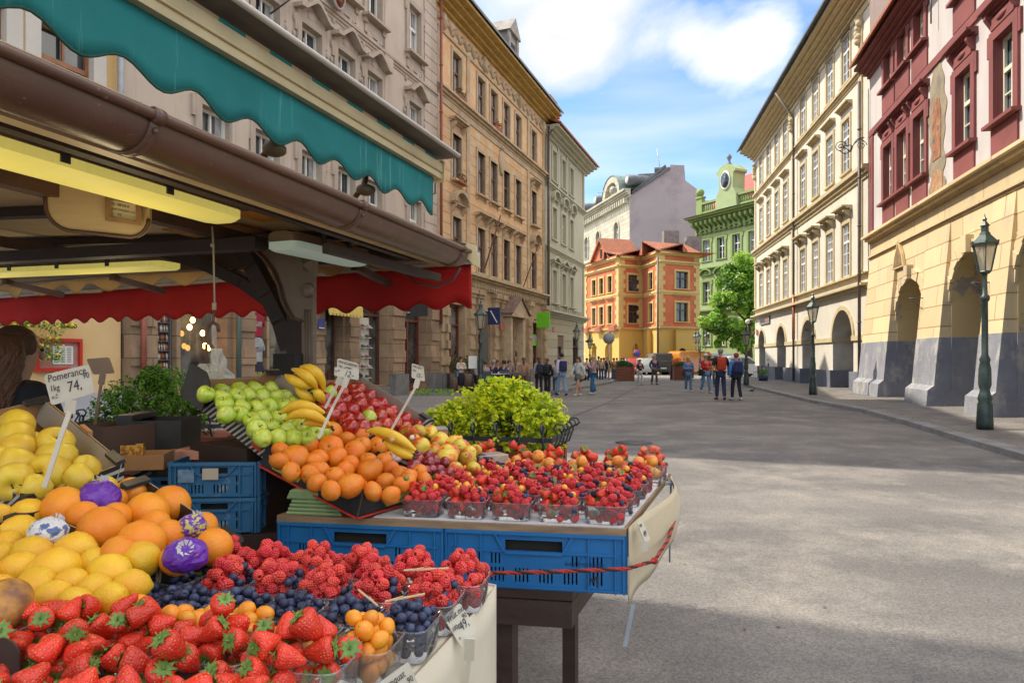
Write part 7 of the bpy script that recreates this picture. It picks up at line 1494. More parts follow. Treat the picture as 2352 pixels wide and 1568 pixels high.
rope([q0,q0.lerp(q1,.5)+Vector((0,-.012,.0)),q1+Vector((.0,-.012,0)),q2+Vector((.03,-.01,0)),q3+Vector((.045,0,0)),q4+Vector((.05,0,0))],.006,'crate_rope','red and black rope tied round the blue crate and cardboard skirt',(q0+(q1-q0)*.06+Vector((0,-.01,0)),q2+Vector((.03,-.01,0))))
r0=P(1124,1425,1.60);r1=P(1108,1480,1.50);r2=P(1075,1530,1.40);r3=P(1040,1580,1.32)
rope([r0,r1,r2,r3],.008,'skirt_rope','frayed red rope slung along the cream cloth of the near table',(r2,))
st1=empty('metal_rod',P(1540,1110,2.95),0,'thin grey rod standing at the far corner of the berry board','rod');b=B();b.tube([P(1541,1112,2.95),P(1538,1290,2.95)],.004,6);b.box(-.02,.02,-.02,.02,0,.012,0,Matrix.Translation(P(1536,1112,2.95)));b.tube([P(1528,1085,2.95),P(1540,1112,2.95)],.003,5);abs_(b,'rod',steel,st1)
st2=empty('metal_stake',P(1448,1392,2.14),0,'pale flat metal stake poking below the cardboard skirt','stake');b=B();b.bar(P(1454,1388,2.16),P(1435,1484,2.16),.014,.003,up=(0,1,0));abs_(b,'stake',steel,st2)
# price signs
signw=M('sign_plastic',(.60,.56,.46),.4,(.52,.48,.38),12)
def sign(label,cr,Y,stick,texts,dY=0,mat=signw,w=.009):
 c=[P(u,v,Y+dY*i_)for i_,(u,v)in zip((0,1,1,0),cr)];o=empty('price_sign',c[3],0,label,'price sign');x=(c[1]-c[0]);y=(c[0]-c[3]);nn=x.cross(y).normalized()
 if nn.y>0:nn=-nn
 b=B();poly=[];
 for i in range(4):
  p=c[i];a=c[i-1];d=c[(i+1)%4];r_=.10*min((a-p).length,(d-p).length);poly+=[p+(a-p).normalized()*r_,p+(a-p).normalized()*r_*.3+(d-p).normalized()*r_*.3,p+(d-p).normalized()*r_]
 n=len(poly);b.add(poly+[p-nn*.003 for p in poly],[list(range(n)),[n+i for i in range(n)][::-1]]+[[i,(i+1)%n,n+(i+1)%n,n+i]for i in range(n)]);abs_(b,'plate',mat,o)
 if stick:
  pts=[P(u,v,Y+dd)-nn*.001 for u,v,dd in stick];b=B()
  for k,(p,q)in enumerate(zip(pts,pts[1:])):b.bar(p,q+(q-p).normalized()*.004,w*(2.2 if k==0 else 1),.004,up=(0,1,.2))
  abs_(b,'stick',mat,o)
 for body,fx,fy,sz in texts:textq(body,c[0],c[1],c[3],sz,fx,fy,o,.0012)
 return o
sign('price sign reading Pomerance 74,90 above the oranges',[(100,861),(204,836),(218,902),(118,931)],1.72,[(163,918,0),(160,945,.0),(140,1000,-.02),(103,1115,-.05)],[('Pomerance',.06,.27,.34),('1kg',.05,.58,.28),('74,',.42,.72,.48),('90',.80,.42,.27),('n.č',.05,.82,.2)],dY=.02,w=.012)
sign('brown back of a price sign turned away, behind the Pomerance sign',[(198,824),(250,820),(263,857),(214,860)],2.3,[(236,858,0),(232,880,0),(218,972,0)],[],mat=M('sign_back',(.14,.095,.07),.5))
sign('price sign reading Mandarinky 12 on a tall stick in the mandarins',[(775,822),(824,835),(824,873),(773,864)],2.25,[(797,868,0),(790,885,0),(764,935,0),(733,1004,-.02)],[('MANDARINKY',.04,.24,.24),('100gr „JAMBO“',.03,.44,.17),('12:-',.34,.86,.46),('ks',.04,.7,.16)])
sign('partly hidden price sign tucked behind the Mandarinky sign',[(769,842),(790,848),(792,868),(767,862)],2.34,[(782,866,0),(776,880,0),(748,935,0)],[('kg',.1,.5,.3)])
sign('price sign reading Hrušky 15 on a long stick in the pears',[(946,834),(973,842),(976,876),(945,867)],2.5,[(960,871,0),(955,888,0),(897,990,0)],[('HRUŠKY',.05,.25,.26),('100gr',.04,.48,.17),('15:-',.32,.84,.42)])
sign('price sign reading Fruit mix 49,90 clipped to the cream cloth',[(1018,1416),(1056,1383),(1096,1445),(1060,1486)],1.30,[(1080,1465,.0),(1078,1510,.01),(1070,1585,.02)],[('Fruit mix',.08,.24,.24),('100gr',.02,.52,.18),('49,',.38,.66,.36),('90',.72,.44,.22),('n',.1,.8,.14)],dY=.03)
sign('price sign reading Kumquat 90 at the bottom edge of the picture',[(862,1574),(939,1518),(962,1575),(900,1640)],1.05,[(930,1600,0),(925,1680,0)],[('Kumquat',.06,.30,.30),('49,',.3,.75,.4),('90',.72,.55,.26)],dY=.02)
sign('small price sign clipped to the cardboard skirt of the berry board',[(1463,1200),(1476,1195),(1494,1238),(1482,1245)],2.12,[(1482,1242,0),(1481,1262,0)],[('MIX',.1,.25,.2),('49',.15,.75,.4)],dY=.03)
# cardboard fruit boxes
blackc=M('black_printed_card',(.018,.018,.020),.45,(.03,.03,.032),20,.0006,60)
brownc=M('brown_card_inside',(.42,.22,.09),.8,(.34,.17,.07),8,.001,60)
greyc=M('grey_card_inside',(.36,.32,.27),.8,(.30,.27,.23),5)
def stripes(name,c1,c2,sc,ang=0):
 m,t,bs=newmat(name);N=t.nodes.new;tc_=N('ShaderNodeTexCoord');w=N('ShaderNodeTexWave');w.wave_type='BANDS';w.bands_direction='Z';w.inputs['Scale'].default_value=sc;mp_=N('ShaderNodeMapping');mp_.inputs['Rotation'].default_value=(0,ang,0);t.links.new(tc_.outputs['Object'],mp_.inputs[0]);t.links.new(mp_.outputs[0],w.inputs[0])
 r=N('ShaderNodeMapRange');r.inputs[1].default_value=.55;r.inputs[2].default_value=.7;t.links.new(w.outputs['Fac'],r.inputs[0]);x=N('ShaderNodeMix');x.data_type='RGBA';x.inputs[6].default_value=(*c1,1);x.inputs[7].default_value=(*c2,1);t.links.new(r.outputs[0],x.inputs['Factor']);t.links.new(x.outputs[2],bs.inputs['Base Color']);bs.inputs['Roughness'].default_value=.5;return m
strp=stripes('striped_black_card',(.018,.018,.018),(.45,.42,.36),17,.55)
limec=M('lime_print',(.45,.50,.05),.5,(.38,.44,.05),6);redp=M('red_print',(.60,.04,.02),.5)
def fbox(name,label,c,dep,mats_out,inner=brownc,caps=True,th=.004,notch=0):
 """c = four bottom corners: near-left A, near-right Bq, far-right C, far-left D (A-B is the downhill end); walls rise along the box normal"""
 A_,B_,C_,D_=[Vector(p)for p in c];nn=(B_-A_).cross(D_-A_).normalized()
 if nn.z<0:nn=-nn
 o=empty(name,A_,0,label,'fruit box');cs_=[A_,B_,C_,D_];ctr=sum(cs_,Vector())/4
 b=B();b.add(cs_,[[0,1,2,3]]);b.add([p+nn*.003 for p in cs_],[[0,1,2,3]]);abs_(b,'base',inner,o)
 for i in range(4):
  p,q=cs_[i],cs_[(i+1)%4];inn=((ctr-(p+q)/2));e=(q-p).normalized();inn=(inn-e*inn.dot(e));inn=(inn-nn*inn.dot(nn)).normalized()*th;d=dep[i]if isinstance(dep,(list,tuple))else dep
  L=(q-p).length;prof=[(0,0),(1,0),(1,1),(.0,1)]
  if notch and i in(0,2):prof=[(0,0),(1,0),(1,1.15),(.86,1.15),(.78,.72),(.22,.72),(.14,1.15),(0,1.15)]
  b=B();f0=[p+(q-p)*x+nn*d*y for x,y in prof];f1=[v_+inn for v_ in f0];n=len(prof)
  b.add(f0,[list(range(n))],0);b.add(f1,[list(range(n))[::-1]],1);b.add(f0+f1,[[k,(k+1)%n,n+(k+1)%n,n+k]for k in range(n)],2);abs_(b,'side',[mats_out[i],inner if i!=1 and i!=3 else(greyc if inner is brownc and name=='apple_box' else inner),M('cut_card',(.35,.24,.14),.8)],o)
 if caps:
  for i in(0,1,2,3):
   p=cs_[i];a=(cs_[(i+1)%4]-p).normalized();d_=(cs_[i-1]-p).normalized();dd=dep[i]if isinstance(dep,(list,tuple))else dep
   b=B();t0=p+nn*dd;b.add([t0+nn*.012,t0+a*.07+nn*.012,t0+a*.07+d_*.03+nn*.010,t0+d_*.03+nn*.010,t0-a*.003-d_*.003,t0+a*.07-d_*.003,t0+a*.07+d_*.03,t0+d_*.03],[[0,1,2,3],[4,5,1,0],[5,6,2,1],[6,7,3,2],[7,4,0,3]]);abs_(b,'corner_cap',blackc,o)
 return o,nn
BOX={}
lh=Vector((-.87,.49,0)).normalized();wh=Vector((.49,.87,0)).normalized()
def mkbox(key,name,label,A_,w,l,tilt,dep,outs,**k):
 A_=Vector(A_);lu=lh*cos(tilt)+UP*sin(tilt);c=[A_,A_+wh*w,A_+wh*w+lu*l,A_+lu*l];o,nn=fbox(name,label,c,dep,outs,**k);d0=dep if not isinstance(dep,(list,tuple))else dep[0]
 BOX[key]=(A_+nn*d0,nn,lu,w,l,o);return o
A1=Vector((-.50,2.20,TZ+.012));t1=radians(16.5)
mo=mkbox('man','mandarin_box','black cardboard box with a red lower edge and lime patch full of mandarins',A1,.375,.47,t1,.085,[blackc,blackc,blackc,blackc],inner=blackc)
nn_=BOX['man'][1];lu_=BOX['man'][2]
def patch(o,p,a,d,pts,mat,out):
 b=B();b.add([p+a*x+d*y+out for x,y in pts],[list(range(len(pts)))]);b.add([p+a*x+d*y+out*.3 for x,y in pts],[list(range(len(pts)))[::-1]]);abs_(b,'printed_patch',mat,o)
outw=-wh*.0015
patch(mo,A1+lu_*.47,-lu_,nn_,[(.06,.012),(.06,.07),(.10,.078),(.19,.078),(.215,.055),(.19,.012)],limec,outw)
patch(mo,A1,wh,nn_,[(.14,.012),(.12,.04),(.14,.075),(.34,.075),(.34,.012)],limec,-lu_*.0015)
b=B();b.bar(A1+outw*3+lu_*0,A1+outw*3+lu_*.47,.004,.006);b.bar(A1-lu_*.003,A1-lu_*.003+wh*.375,.004,.006);abs_(b,'red_edge',redp,mo)
mkbox('pear','pear_box','black cardboard box of pears and plums beside the mandarins',A1+wh*.385,.42,.47,t1,.085,[blackc]*4,inner=blackc)
A2=A1+lu_*.46+UP*.03;t2=radians(25)
go_=mkbox('green','apple_box','striped black box of green apples propped steeply on the crates',A2,.44,.50,t2,.09,[strp,strp,blackc,strp],notch=1)
mkbox('red','apple_box','striped black box of red apples propped beside the green ones',A2+wh*.46+Vector((.06,-.035,-.02)),.42,.50,t2,.09,[strp,strp,blackc,strp],notch=1)
g_n=BOX['green'][1];g_l=BOX['green'][2];patch(go_,A2+g_l*.02,g_l,g_n,[(.0,.03),(.05,.03),(.05,.045),(0,.045)],M('print_green',(.02,.3,.08),.5),outw);patch(go_,A2+g_l*.02,g_l,g_n,[(.0,.015),(.05,.015),(.05,.029),(0,.029)],redp,outw)
b=B();e0=A2+g_l*.5;b.add([e0+g_n*.0-wh*.004,e0-g_l*.17-wh*.03+g_n*.02,e0-g_l*.17-wh*.03+g_n*.13,e0-g_l*.11-wh*.012+g_n*.15,e0-wh*.004+g_n*.14],[[0,1,2,3,4]]);o=abs_(b,'torn_flap',blackc,go_);o.modifiers.new('s','SOLIDIFY').thickness=.006
for s_,f_ in((.25,.5),(.7,.5)):pass
eg=empty('egg_trays',A1+lu_*.22+wh*.06-Vector((0,0,.012)),atan2(wh.y,wh.x)-pi/2+.35,'stack of pale green pulp egg trays propping the mandarin box','egg trays')
eg.location.z=TZ-.001;b=B()
for k in range(4):w_=.10-.006*k;b.box(-w_,w_,-.07,.07,.0+k*.013,.0125+k*.013)
b.prism([(-.10,.052),(.08,.052),(.06,.085),(-.085,.085)],lambda p:(p[0],-.07,p[1]),lambda p:(p[0],.07,p[1]));o=b.obj('trays',M('green_pulp',(.30,.42,.20),.9,(.24,.35,.16),20,.003,60),eg);bevel(o,.006)
sp_=empty('support_crate',A2+wh*.2+lh*.24,atan2(wh.y,wh.x),'dark wooden crate holding up the tilted apple boxes','crate');sp_.location.z=.85;b=B();b.box(-.2,.55,-.16,.16,0,.42-.02);b.obj('crate_body',tim,sp_)
def qbox(key,name,label,rim,dep,outs,**k):
 A_,B_,C_,D_=[P(*r)for r in rim];nn=(B_-A_).cross(D_-A_).normalized()
 if nn.z<0:nn=-nn
 c=[p-nn*dep for p in(A_,B_,C_,D_)];o,n2=fbox(name,label,c,dep,outs,**k);BOX[key]=(A_,nn,(D_-A_).normalized(),(B_-A_).length,(D_-A_).length,o);return o
ob=qbox('orange','orange_box','black and lime cardboard box of large oranges',[(372,1288,1.42),(556,1243,1.62),(332,1100,1.86),(92,1172,1.62)],.10,[blackc]*4,inner=blackc)
A_,nn,lu,w_,l_,_=BOX['orange'];wv_=(P(556,1243,1.62)-P(372,1288,1.42)).normalized()
patch(ob,A_-nn*.1,wv_,nn,[(.085,.02),(.075,.05),(.095,.088),(w_-.01,.088),(w_-.01,.02)],limec,-lu*.0015)
patch(ob,A_-nn*.1+lu*0,lu,nn,[(.20,.088),(.34,.094),(.34,.099),(.20,.099)],redp,wv_*-.0015)
lb=qbox('lemon','lemon_box','black cardboard box of lemons and a tissue wrapped fruit',[(58,1392,1.21),(362,1286,1.415),(82,1172,1.615),(-200,1262,1.40)],.10,[blackc]*4,inner=blackc)
yb=qbox('yellow','yellow_apple_box','striped open carton of yellow apples with a grey lining, upper left',[(60,1150,1.66),(286,1062,1.95),(105,915,2.25),(-190,985,1.95)],.12,[strp,strp,blackc,strp],inner=brownc)
b=B();A_,nn,lu,w_,l_,_=BOX['yellow'];B0=P(286,1062,1.95);C0_=P(105,915,2.25);inn=(A_-B0).normalized()*.012;b.add([B0+inn-nn*.0,C0_+inn,C0_+inn*3-nn*.07,B0+inn*3-nn*.07],[[0,1,2,3]]);o=abs_(b,'lining_flap',greyc,yb);o.modifiers.new('s','SOLIDIFY').thickness=.003
b=B();q=B0.lerp(C0_,.45);b.box(-.03,.03,-.006,.006,-.02,.012,0,fr(q+nn*.0,(C0_-B0).normalized(),nn.cross((C0_-B0).normalized()),nn));abs_(b,'folded_tab',brownc,yb)
def cbox(name,label,u,v,Y,w,d,h,rz,mats,open_=True,z=None):
 q=P(u,v,Y);o=empty(name,q if z is None else(q.x,q.y,z),rz,label,'carton');b=B();t=.004
 for x0,x1,y0,y1 in((-w/2,w/2,-d/2,-d/2+t),(-w/2,w/2,d/2-t,d/2),(-w/2,-w/2+t,-d/2+t,d/2-t),(w/2-t,w/2,-d/2+t,d/2-t)):b.box(x0,x1,y0,y1,0,h)
 b.box(-w/2,w/2,-d/2,d/2,-.004,0);b.obj('carton_body',mats,o);return o
cbox('black_carton','black open carton in front of the small leaved shrub',368,1046,2.75,.24,.22,.15,.1,blackc);B().box(-.12,-.06,-.112,.108,.15,.172).obj('raised_corner',blackc,bpy.data.objects['black_carton'])
cbox('brown_carton','dark brown open carton behind the yellow apples',262,1045,2.6,.2,.2,.12,-.5,M('dark_brown_card',(.09,.05,.035),.7))
cbox('yellow_carton','small yellow printed carton between the dark cartons',306,1048,2.55,.075,.05,.045,.3,M('honey_print',(.65,.36,.05),.6,(.35,.12,.02),60,lo=.5,hi=.55))
cbox('brown_carton','flat brown carton lid left of the blue crates',335,1070,2.5,.16,.14,.05,.2,brownc)
pk=empty('pink_tray',P(425,1052,2.62),.1,'pink moulded fruit tray lying on the blue crates','tray');b=B()
for k in range(4):b.prism([(-.07,0),(.07,0),(.06,.007),(.03,.010),(0,.016),(-.03,.010),(-.06,.007)],lambda p,k=k:(p[0],-.04,p[1]+k*.008),lambda p,k=k:(p[0],.04,p[1]+k*.008))
b.obj('tray',M('pink_pulp',(.55,.27,.2),.9),pk)
for k,(u,v,Y,w,d,z1,rz,lab)in enumerate(((150,1300,1.62,.75,.36,1.0,.25,'dark support crate under the orange and lemon boxes'),(40,1150,2.1,.8,.5,1.02,.2,'dark support crate under the yellow apple carton'),(420,1200,2.6,.9,.42,.95,.15,'dark support crate under the worn blue crates'))):
 q=P(u,v,Y);o=empty('support_crate',(q.x,q.y,0),rz,lab,'crate');b=B();b.box(-w/2,w/2,-d/2,d/2,0,z1);b.obj('crate_body',tim,o)
# fruit
def fruitmat(name,c,c2,rough=.4,sc=30,bump=.0004,bs=700,rnd=.12,sss=.12,third=None,spec=.5,coat=0,lo=.4,hi=.6):
 return M(name,c,rough,c2,sc,bump,bs,rnd=rnd,sss=sss,third=third,spec=spec,coat=coat,lo=lo,hi=hi)
def seeded(name,c,c2):
 m,t,bs=newmat(name);N=t.nodes.new;K=t.links.new;tc_=N('ShaderNodeTexCoord');v=N('ShaderNodeTexVoronoi');v.inputs['Scale'].default_value=230;v.inputs['Randomness'].default_value=.35;K(tc_.outputs['Object'],v.inputs['Vector'])
 oi=N('ShaderNodeObjectInfo');n=N('ShaderNodeTexNoise');n.inputs['Scale'].default_value=35;K(tc_.outputs['Object'],n.inputs['Vector']);sp=N('ShaderNodeSeparateXYZ');K(tc_.outputs['Object'],sp.inputs[0])
 a=N('ShaderNodeMath');a.operation='MULTIPLY_ADD';K(sp.outputs[2],a.inputs[0]);a.inputs[1].default_value=14;a.inputs[2].default_value=-.25;b_=N('ShaderNodeMath');b_.operation='ADD';K(a.outputs[0],b_.inputs[0]);n2=N('ShaderNodeMath');n2.operation='MULTIPLY_ADD';n2.inputs[1].default_value=.8;n2.inputs[2].default_value=-.3;K(n.outputs[0],n2.inputs[0]);K(n2.outputs[0],b_.inputs[1]);b_.use_clamp=True
 x=N('ShaderNodeMix');x.data_type='RGBA';K(b_.outputs[0],x.inputs['Factor']);x.inputs[6].default_value=(*c,1);x.inputs[7].default_value=(*c2,1)
 r=N('ShaderNodeMapRange');r.inputs[1].default_value=.16;r.inputs[2].default_value=.24;r.inputs[3].default_value=1;r.inputs[4].default_value=0;K(v.outputs['Distance'],r.inputs[0])
 y=N('ShaderNodeMix');y.data_type='RGBA';K(r.outputs[0],y.inputs['Factor']);K(x.outputs[2],y.inputs[6]);y.inputs[7].default_value=(.62,.30,.06,1)
 h=N('ShaderNodeHueSaturation');K(y.outputs[2],h.inputs['Color']);mr=N('ShaderNodeMapRange');mr.inputs[3].default_value=.8;mr.inputs[4].default_value=1.2;K(oi.outputs['Random'],mr.inputs[0]);K(mr.outputs[0],h.inputs['Value']);K(h.outputs[0],bs.inputs['Base Color'])
 bp=N('ShaderNodeBump');bp.inputs['Distance'].default_value=.0012;bp.inputs['Strength'].default_value=.9;rr=N('ShaderNodeMapRange');rr.inputs[1].default_value=.1;rr.inputs[2].default_value=.5;K(v.outputs['Distance'],rr.inputs[0]);K(rr.outputs[0],bp.inputs['Height']);K(bp.outputs[0],bs.inputs['Normal'])
 bs.inputs['Roughness'].default_value=.28;bs.inputs['Subsurface Weight'].default_value=.12;bs.inputs['Subsurface Scale'].default_value=.2;bs.inputs['Subsurface Radius'].default_value=(.02,.006,.004);return m
FM=dict(strawberry=seeded('strawberry_skin',(.68,.035,.016),(.74,.13,.05)),calyx=M('calyx_green',(.09,.20,.03),.6,(.20,.33,.07),90),
raspberry=fruitmat('raspberry_skin',(.64,.03,.028),(.72,.08,.06),.34,90,0,rnd=.14,sss=.1),blackberry=fruitmat('blackberry_skin',(.02,.012,.025),(.035,.02,.045),.22,90,0),
blueberry=fruitmat('blueberry_skin',(.014,.020,.055),(.045,.06,.125),.5,55,.0001,300,rnd=.25,sss=0),core=M('berry_hollow',(.22,.012,.02),.7),
kumquat=fruitmat('kumquat_skin',(.80,.27,.015),(.82,.35,.02),.32,1,.0005,13),physalis=fruitmat('physalis_skin',(.82,.42,.03),(.80,.34,.02),.3,1,0),
currant=fruitmat('currant_skin',(.50,.012,.012),(.62,.03,.02),.15,1,0,coat=.5),apricot=fruitmat('apricot_skin',(.80,.34,.05),(.70,.13,.03),.5,.8,.0001,20,lo=.48,hi=.68),
orange=fruitmat('orange_peel',(.82,.25,.01),(.84,.31,.015),.38,.9,.0016,17,rnd=.08),mandarin=fruitmat('mandarin_peel',(.80,.19,.01),(.78,.26,.02),.36,1.2,.0020,13,rnd=.08),
lemon=fruitmat('lemon_peel',(.82,.52,.025),(.80,.42,.02),.4,.8,.0015,12,rnd=.08,third=((.58,.36,.06),5,.68,.75)),yellow=fruitmat('yellow_apple_skin',(.78,.58,.05),(.70,.46,.05),.42,.8,.0002,14,rnd=.06,third=((.45,.34,.08),13,.67,.72)),
green=fruitmat('green_apple_skin',(.42,.58,.04),(.54,.62,.10),.25,1.0,0,rnd=.08,coat=.3),red=fruitmat('red_apple_skin',(.38,.010,.010),(.50,.05,.025),.18,2.2,0,rnd=.14,coat=.6),
banana=M('banana_skin',(.78,.50,.03),.42,(.74,.44,.03),18,.0002,60,third=((.20,.11,.03),70,.70,.76)),tip=M('banana_tip',(.08,.05,.02),.8),pear=fruitmat('pear_skin',(.66,.50,.06),(.68,.11,.03),.4,.7,.0002,14,rnd=.2,lo=.46,hi=.58,third=((.42,.30,.08),11,.66,.72)),
plum=fruitmat('plum_skin',(.20,.012,.02),(.36,.03,.04),.18,1.4,0,coat=.4),stem=M('fruit_stem',(.10,.06,.025),.8),stemg=M('stem_green',(.12,.16,.03),.8))
def noisy(b,amp,sc,seed=0):
 b.v=[tuple(Vector(v)*(1+amp*noise.noise(Vector(v)*sc+Vector((seed,0,0)))))for v in b.v];return b
def straw_mesh(k):
 b=B();r_=random.Random(k);w=r_.uniform(.9,1.1);prof=[(.001,-1.25),(.20,-1.15),(.42,-.85),(.66,-.35),(.86,.15),(.93,.45),(.84,.70),(.55,.84),(.2,.84),(.001,.80)]
 b.lathe([(r*.021*w,z*.021)for r,z in prof],16);noisy(b,.16,55,k*3.1);return b.mesh('strawberry',FM['strawberry'])
SM=[straw_mesh(k)for k in range(5)]
def calyx_mesh():
 b=B();z=.0182;r_=random.Random(2)
 for k in range(9):
  a=2*pi*k/9+r_.uniform(-.1,.1);L=.017*r_.uniform(.75,1.2);up_=r_.uniform(-.2,.35);d=Vector((cos(a),sin(a),0));s_=Vector((-sin(a),cos(a),0));c=Vector((0,0,z));w=.0036
  b.add([c+d*.001-s_*w*.6,c+d*.001+s_*w*.6,c+d*L*.45+s_*w+UP*.0012,c+d*L*.45-s_*w+UP*.0012,c+d*L+UP*(.001+L*up_*.6),c+d*L*.45+UP*.002],[[0,1,5],[1,2,5],[2,4,5],[4,3,5],[3,0,5]],0,True)
 b.tube([(0,0,z-.001),(0,0,z+.004)],[.0025,.002],6);b.tube([(0,0,z+.002),(.001,.002,z+.011)],.001,5);return b.mesh('calyx',FM['calyx'])
CX_=calyx_mesh()
def drup(mat,hollow,low=False,k=0):
 b=B();R=.0098;rings=[(-.92,.30,5),(-.62,.66,9),(-.22,.88,12),(.20,.93,13),(.60,.80,11),(.88,.56,8)];r_=random.Random(k);dr=.30*R
 for zi,(z,r,n)in enumerate(rings):
  for j in range(n):a=2*pi*(j+.5*(zi%2))/n+r_.uniform(-.05,.05);b.ball((r*R*cos(a),r*R*sin(a),z*R*1.08),dr*r_.uniform(.9,1.15),0,5 if low else 7,3 if low else 5)
 b.ball((0,0,-R*1.0),dr,0,6,4);b.lathe([(R*.3,-R*.8),(R*.86,-R*.2),(R*.84,R*.5),(R*.5,R*.75)],10);
 if hollow:b.lathe([(R*.5,R*.9),(R*.38,R*.3),(.0001,R*.2)],10,1)  # hollow painted darker than the skin to show a shaded hole
 else:b.ball((0,0,R*.95),dr,0,6,4)
 return b.mesh('raspberry' if hollow else 'blackberry',[mat,FM['core']])
RM=[drup(FM['raspberry'],True,k=k)for k in range(3)];RML=drup(FM['raspberry'],True,True);BKM=[drup(FM['blackberry'],False,k=5)]
def blue_mesh():
 b=B();R=.0088;prof=[(.001,-.92),(.35,-.86),(.68,-.66),(.92,-.28),(1,.08),(.9,.5),(.66,.76),(.42,.90),(.36,.96),(.30,.90),(.26,.80),(.001,.78)];b.lathe([(r*R,z*R)for r,z in prof],14)
 for k in range(5):a=2*pi*k/5;b.add([(R*.3*cos(a-.4),R*.3*sin(a-.4),R*.9),(R*.3*cos(a+.4),R*.3*sin(a+.4),R*.9),(R*.48*cos(a),R*.48*sin(a),R*1.04)],[[0,1,2]])
 return b.mesh('blueberry',FM['blueberry'])
BM=[blue_mesh()]
def lat(name,prof,R,mats,n=20,dents=0,seed=0,amp=0,sc=20,cleft=0,ex=None):
 b=B();b.lathe([(max(r,.001)*R,z*R)for r,z in prof],n)
 if dents or cleft:
  q=[]
  for v in b.v:a=atan2(v[1],v[0]);f=1-dents*(.5+.5*cos(a*5))*max(0,-v[2]/R)-cleft*math.exp(-(a/.25)**2);q.append((v[0]*f,v[1]*f,v[2]))
  b.v=q
 if amp:noisy(b,amp,sc,seed)
 if ex:ex(b,R)
 return b.mesh(name,mats)
sph=[(0,-1)]+[(sin(pi*k/12),-cos(pi*k/12))for k in range(1,12)]+[(0,1)]
def navel(b,R):b.lathe([(.05*R,.965*R),(.075*R,.99*R),(.05*R,1.015*R),(.001,1.0*R)],8,1)
def stalk(b,R):b.tube([(0,0,.62*R),(.03*R,0,.9*R),(.12*R,0,1.12*R)],[.05*R,.035*R,.05*R],6,1)
apple=[(0,-.72),(.12,-.80),(.3,-.88),(.5,-.86),(.75,-.62),(.93,-.2),(1,.2),(.94,.55),(.75,.80),(.5,.88),(.3,.84),(.14,.70),(0,.58)]
ME=dict(
orange=[lat('orange',[(0,-.98)]+sph[1:-2]+[(.26,.95),(.1,.955),(0,.93)],1,[FM['orange'],FM['stemg']],24,amp=.03,sc=1.3,seed=k,ex=navel)for k in range(3)],
mandarin=[lat('mandarin',[(0,-.78),(.3,-.80)]+[(sin(pi*k/12)*1.02,-cos(pi*k/12)*.84)for k in range(2,11)]+[(.28,.84),(.14,.80),(0,.74)],1,[FM['mandarin'],FM['stemg']],24,amp=.06,sc=1.7,seed=k,ex=lambda b,R:b.lathe([(.07,.76),(.09,.80),(.05,.83),(.001,.82)],7,1))for k in range(4)],
lemon=[lat('lemon',[(0,-1.24),(.14,-1.20),(.26,-1.10),(.4,-1.02),(.66,-.80),(.88,-.45),(1,0),(.9,.42),(.7,.78),(.42,1.0),(.2,1.12),(.1,1.16),(0,1.14)],1,[FM['lemon'],FM['stemg']],22,amp=.05,sc=1.5,seed=k)for k in range(3)],
kumquat=[lat('kumquat',[(0,-1.12),(.3,-1.08),(.62,-.88),(.88,-.5),(.98,0),(.92,.45),(.7,.85),(.4,1.06),(.15,1.12),(0,1.08)],1,[FM['kumquat'],FM['stemg']],18,amp=.05,sc=1.3,seed=k,ex=lambda b,R:b.lathe([(.08,1.08),(.08,1.14),(.001,1.14)],6,1))for k in range(3)],
yellow=[lat('yellow_apple',[(r*(1+.0*z),z*1.08)for r,z in apple],1,[FM['yellow'],FM['stem']],24,amp=.07,sc=1.0,seed=k,dents=.03,ex=stalk)for k in range(3)],
green=[lat('green_apple',apple,1,[FM['green'],FM['stem']],22,amp=.05,sc=1.2,seed=k,dents=.04,ex=stalk)for k in range(3)],
red=[lat('red_apple',apple,1,[FM['red'],FM['stem']],22,amp=.05,sc=1.2,seed=k+4,dents=.05,ex=stalk)for k in range(3)],
pear=[lat('pear',[(0,-.88),(.3,-.95),(.65,-.86),(.92,-.5),(1,-.1),(.9,.35),(.66,.8),(.42,1.15),(.3,1.4),(.18,1.52),(0,1.5)],1,[FM['pear'],FM['stem']],20,amp=.06,sc=1.1,seed=k,ex=lambda b,R:b.tube([(0,0,1.45),(.05,0,1.7),(.16,0,1.95)],[.05,.04,.055],6,1))for k in range(3)],
plum=[lat('plum',[(r,z*1.15)for r,z in sph],1,[FM['plum']],16,cleft=.06)],
apricot=[lat('apricot',sph[:-2]+[(.25,.90),(.08,.80),(0,.78)],1,[FM['apricot']],20,cleft=.09,amp=.04,sc=1.2,seed=k)for k in range(3)],
physalis=[lat('physalis',sph,1,[FM['physalis']],14)],currant=[lat('currant',sph,1,[FM['currant']],10,ex=lambda b,R:b.tube([(0,0,1),(0,0,1.25)],.12,5))],
strawberry=SM,raspberry=RM,blackberry=BKM,blueberry=BM)
UNIT=dict(strawberry=.021,raspberry=.0105,blackberry=.0105,blueberry=.0088)
REG=[]
def reg(kind,loc,rad,label,group,rot=None,lay=1.0):
 REG.append((kind,Vector(loc),rad,rot,label,group))
rf=random.Random(99)
def rrot(kind):
 return Euler((rf.uniform(0,6.28),rf.uniform(0,6.28),rf.uniform(0,6.28)))
CATS=dict(yellow='apple',green='apple',red='apple');NAMES=dict(yellow='yellow_apple',green='green_apple',red='red_apple')
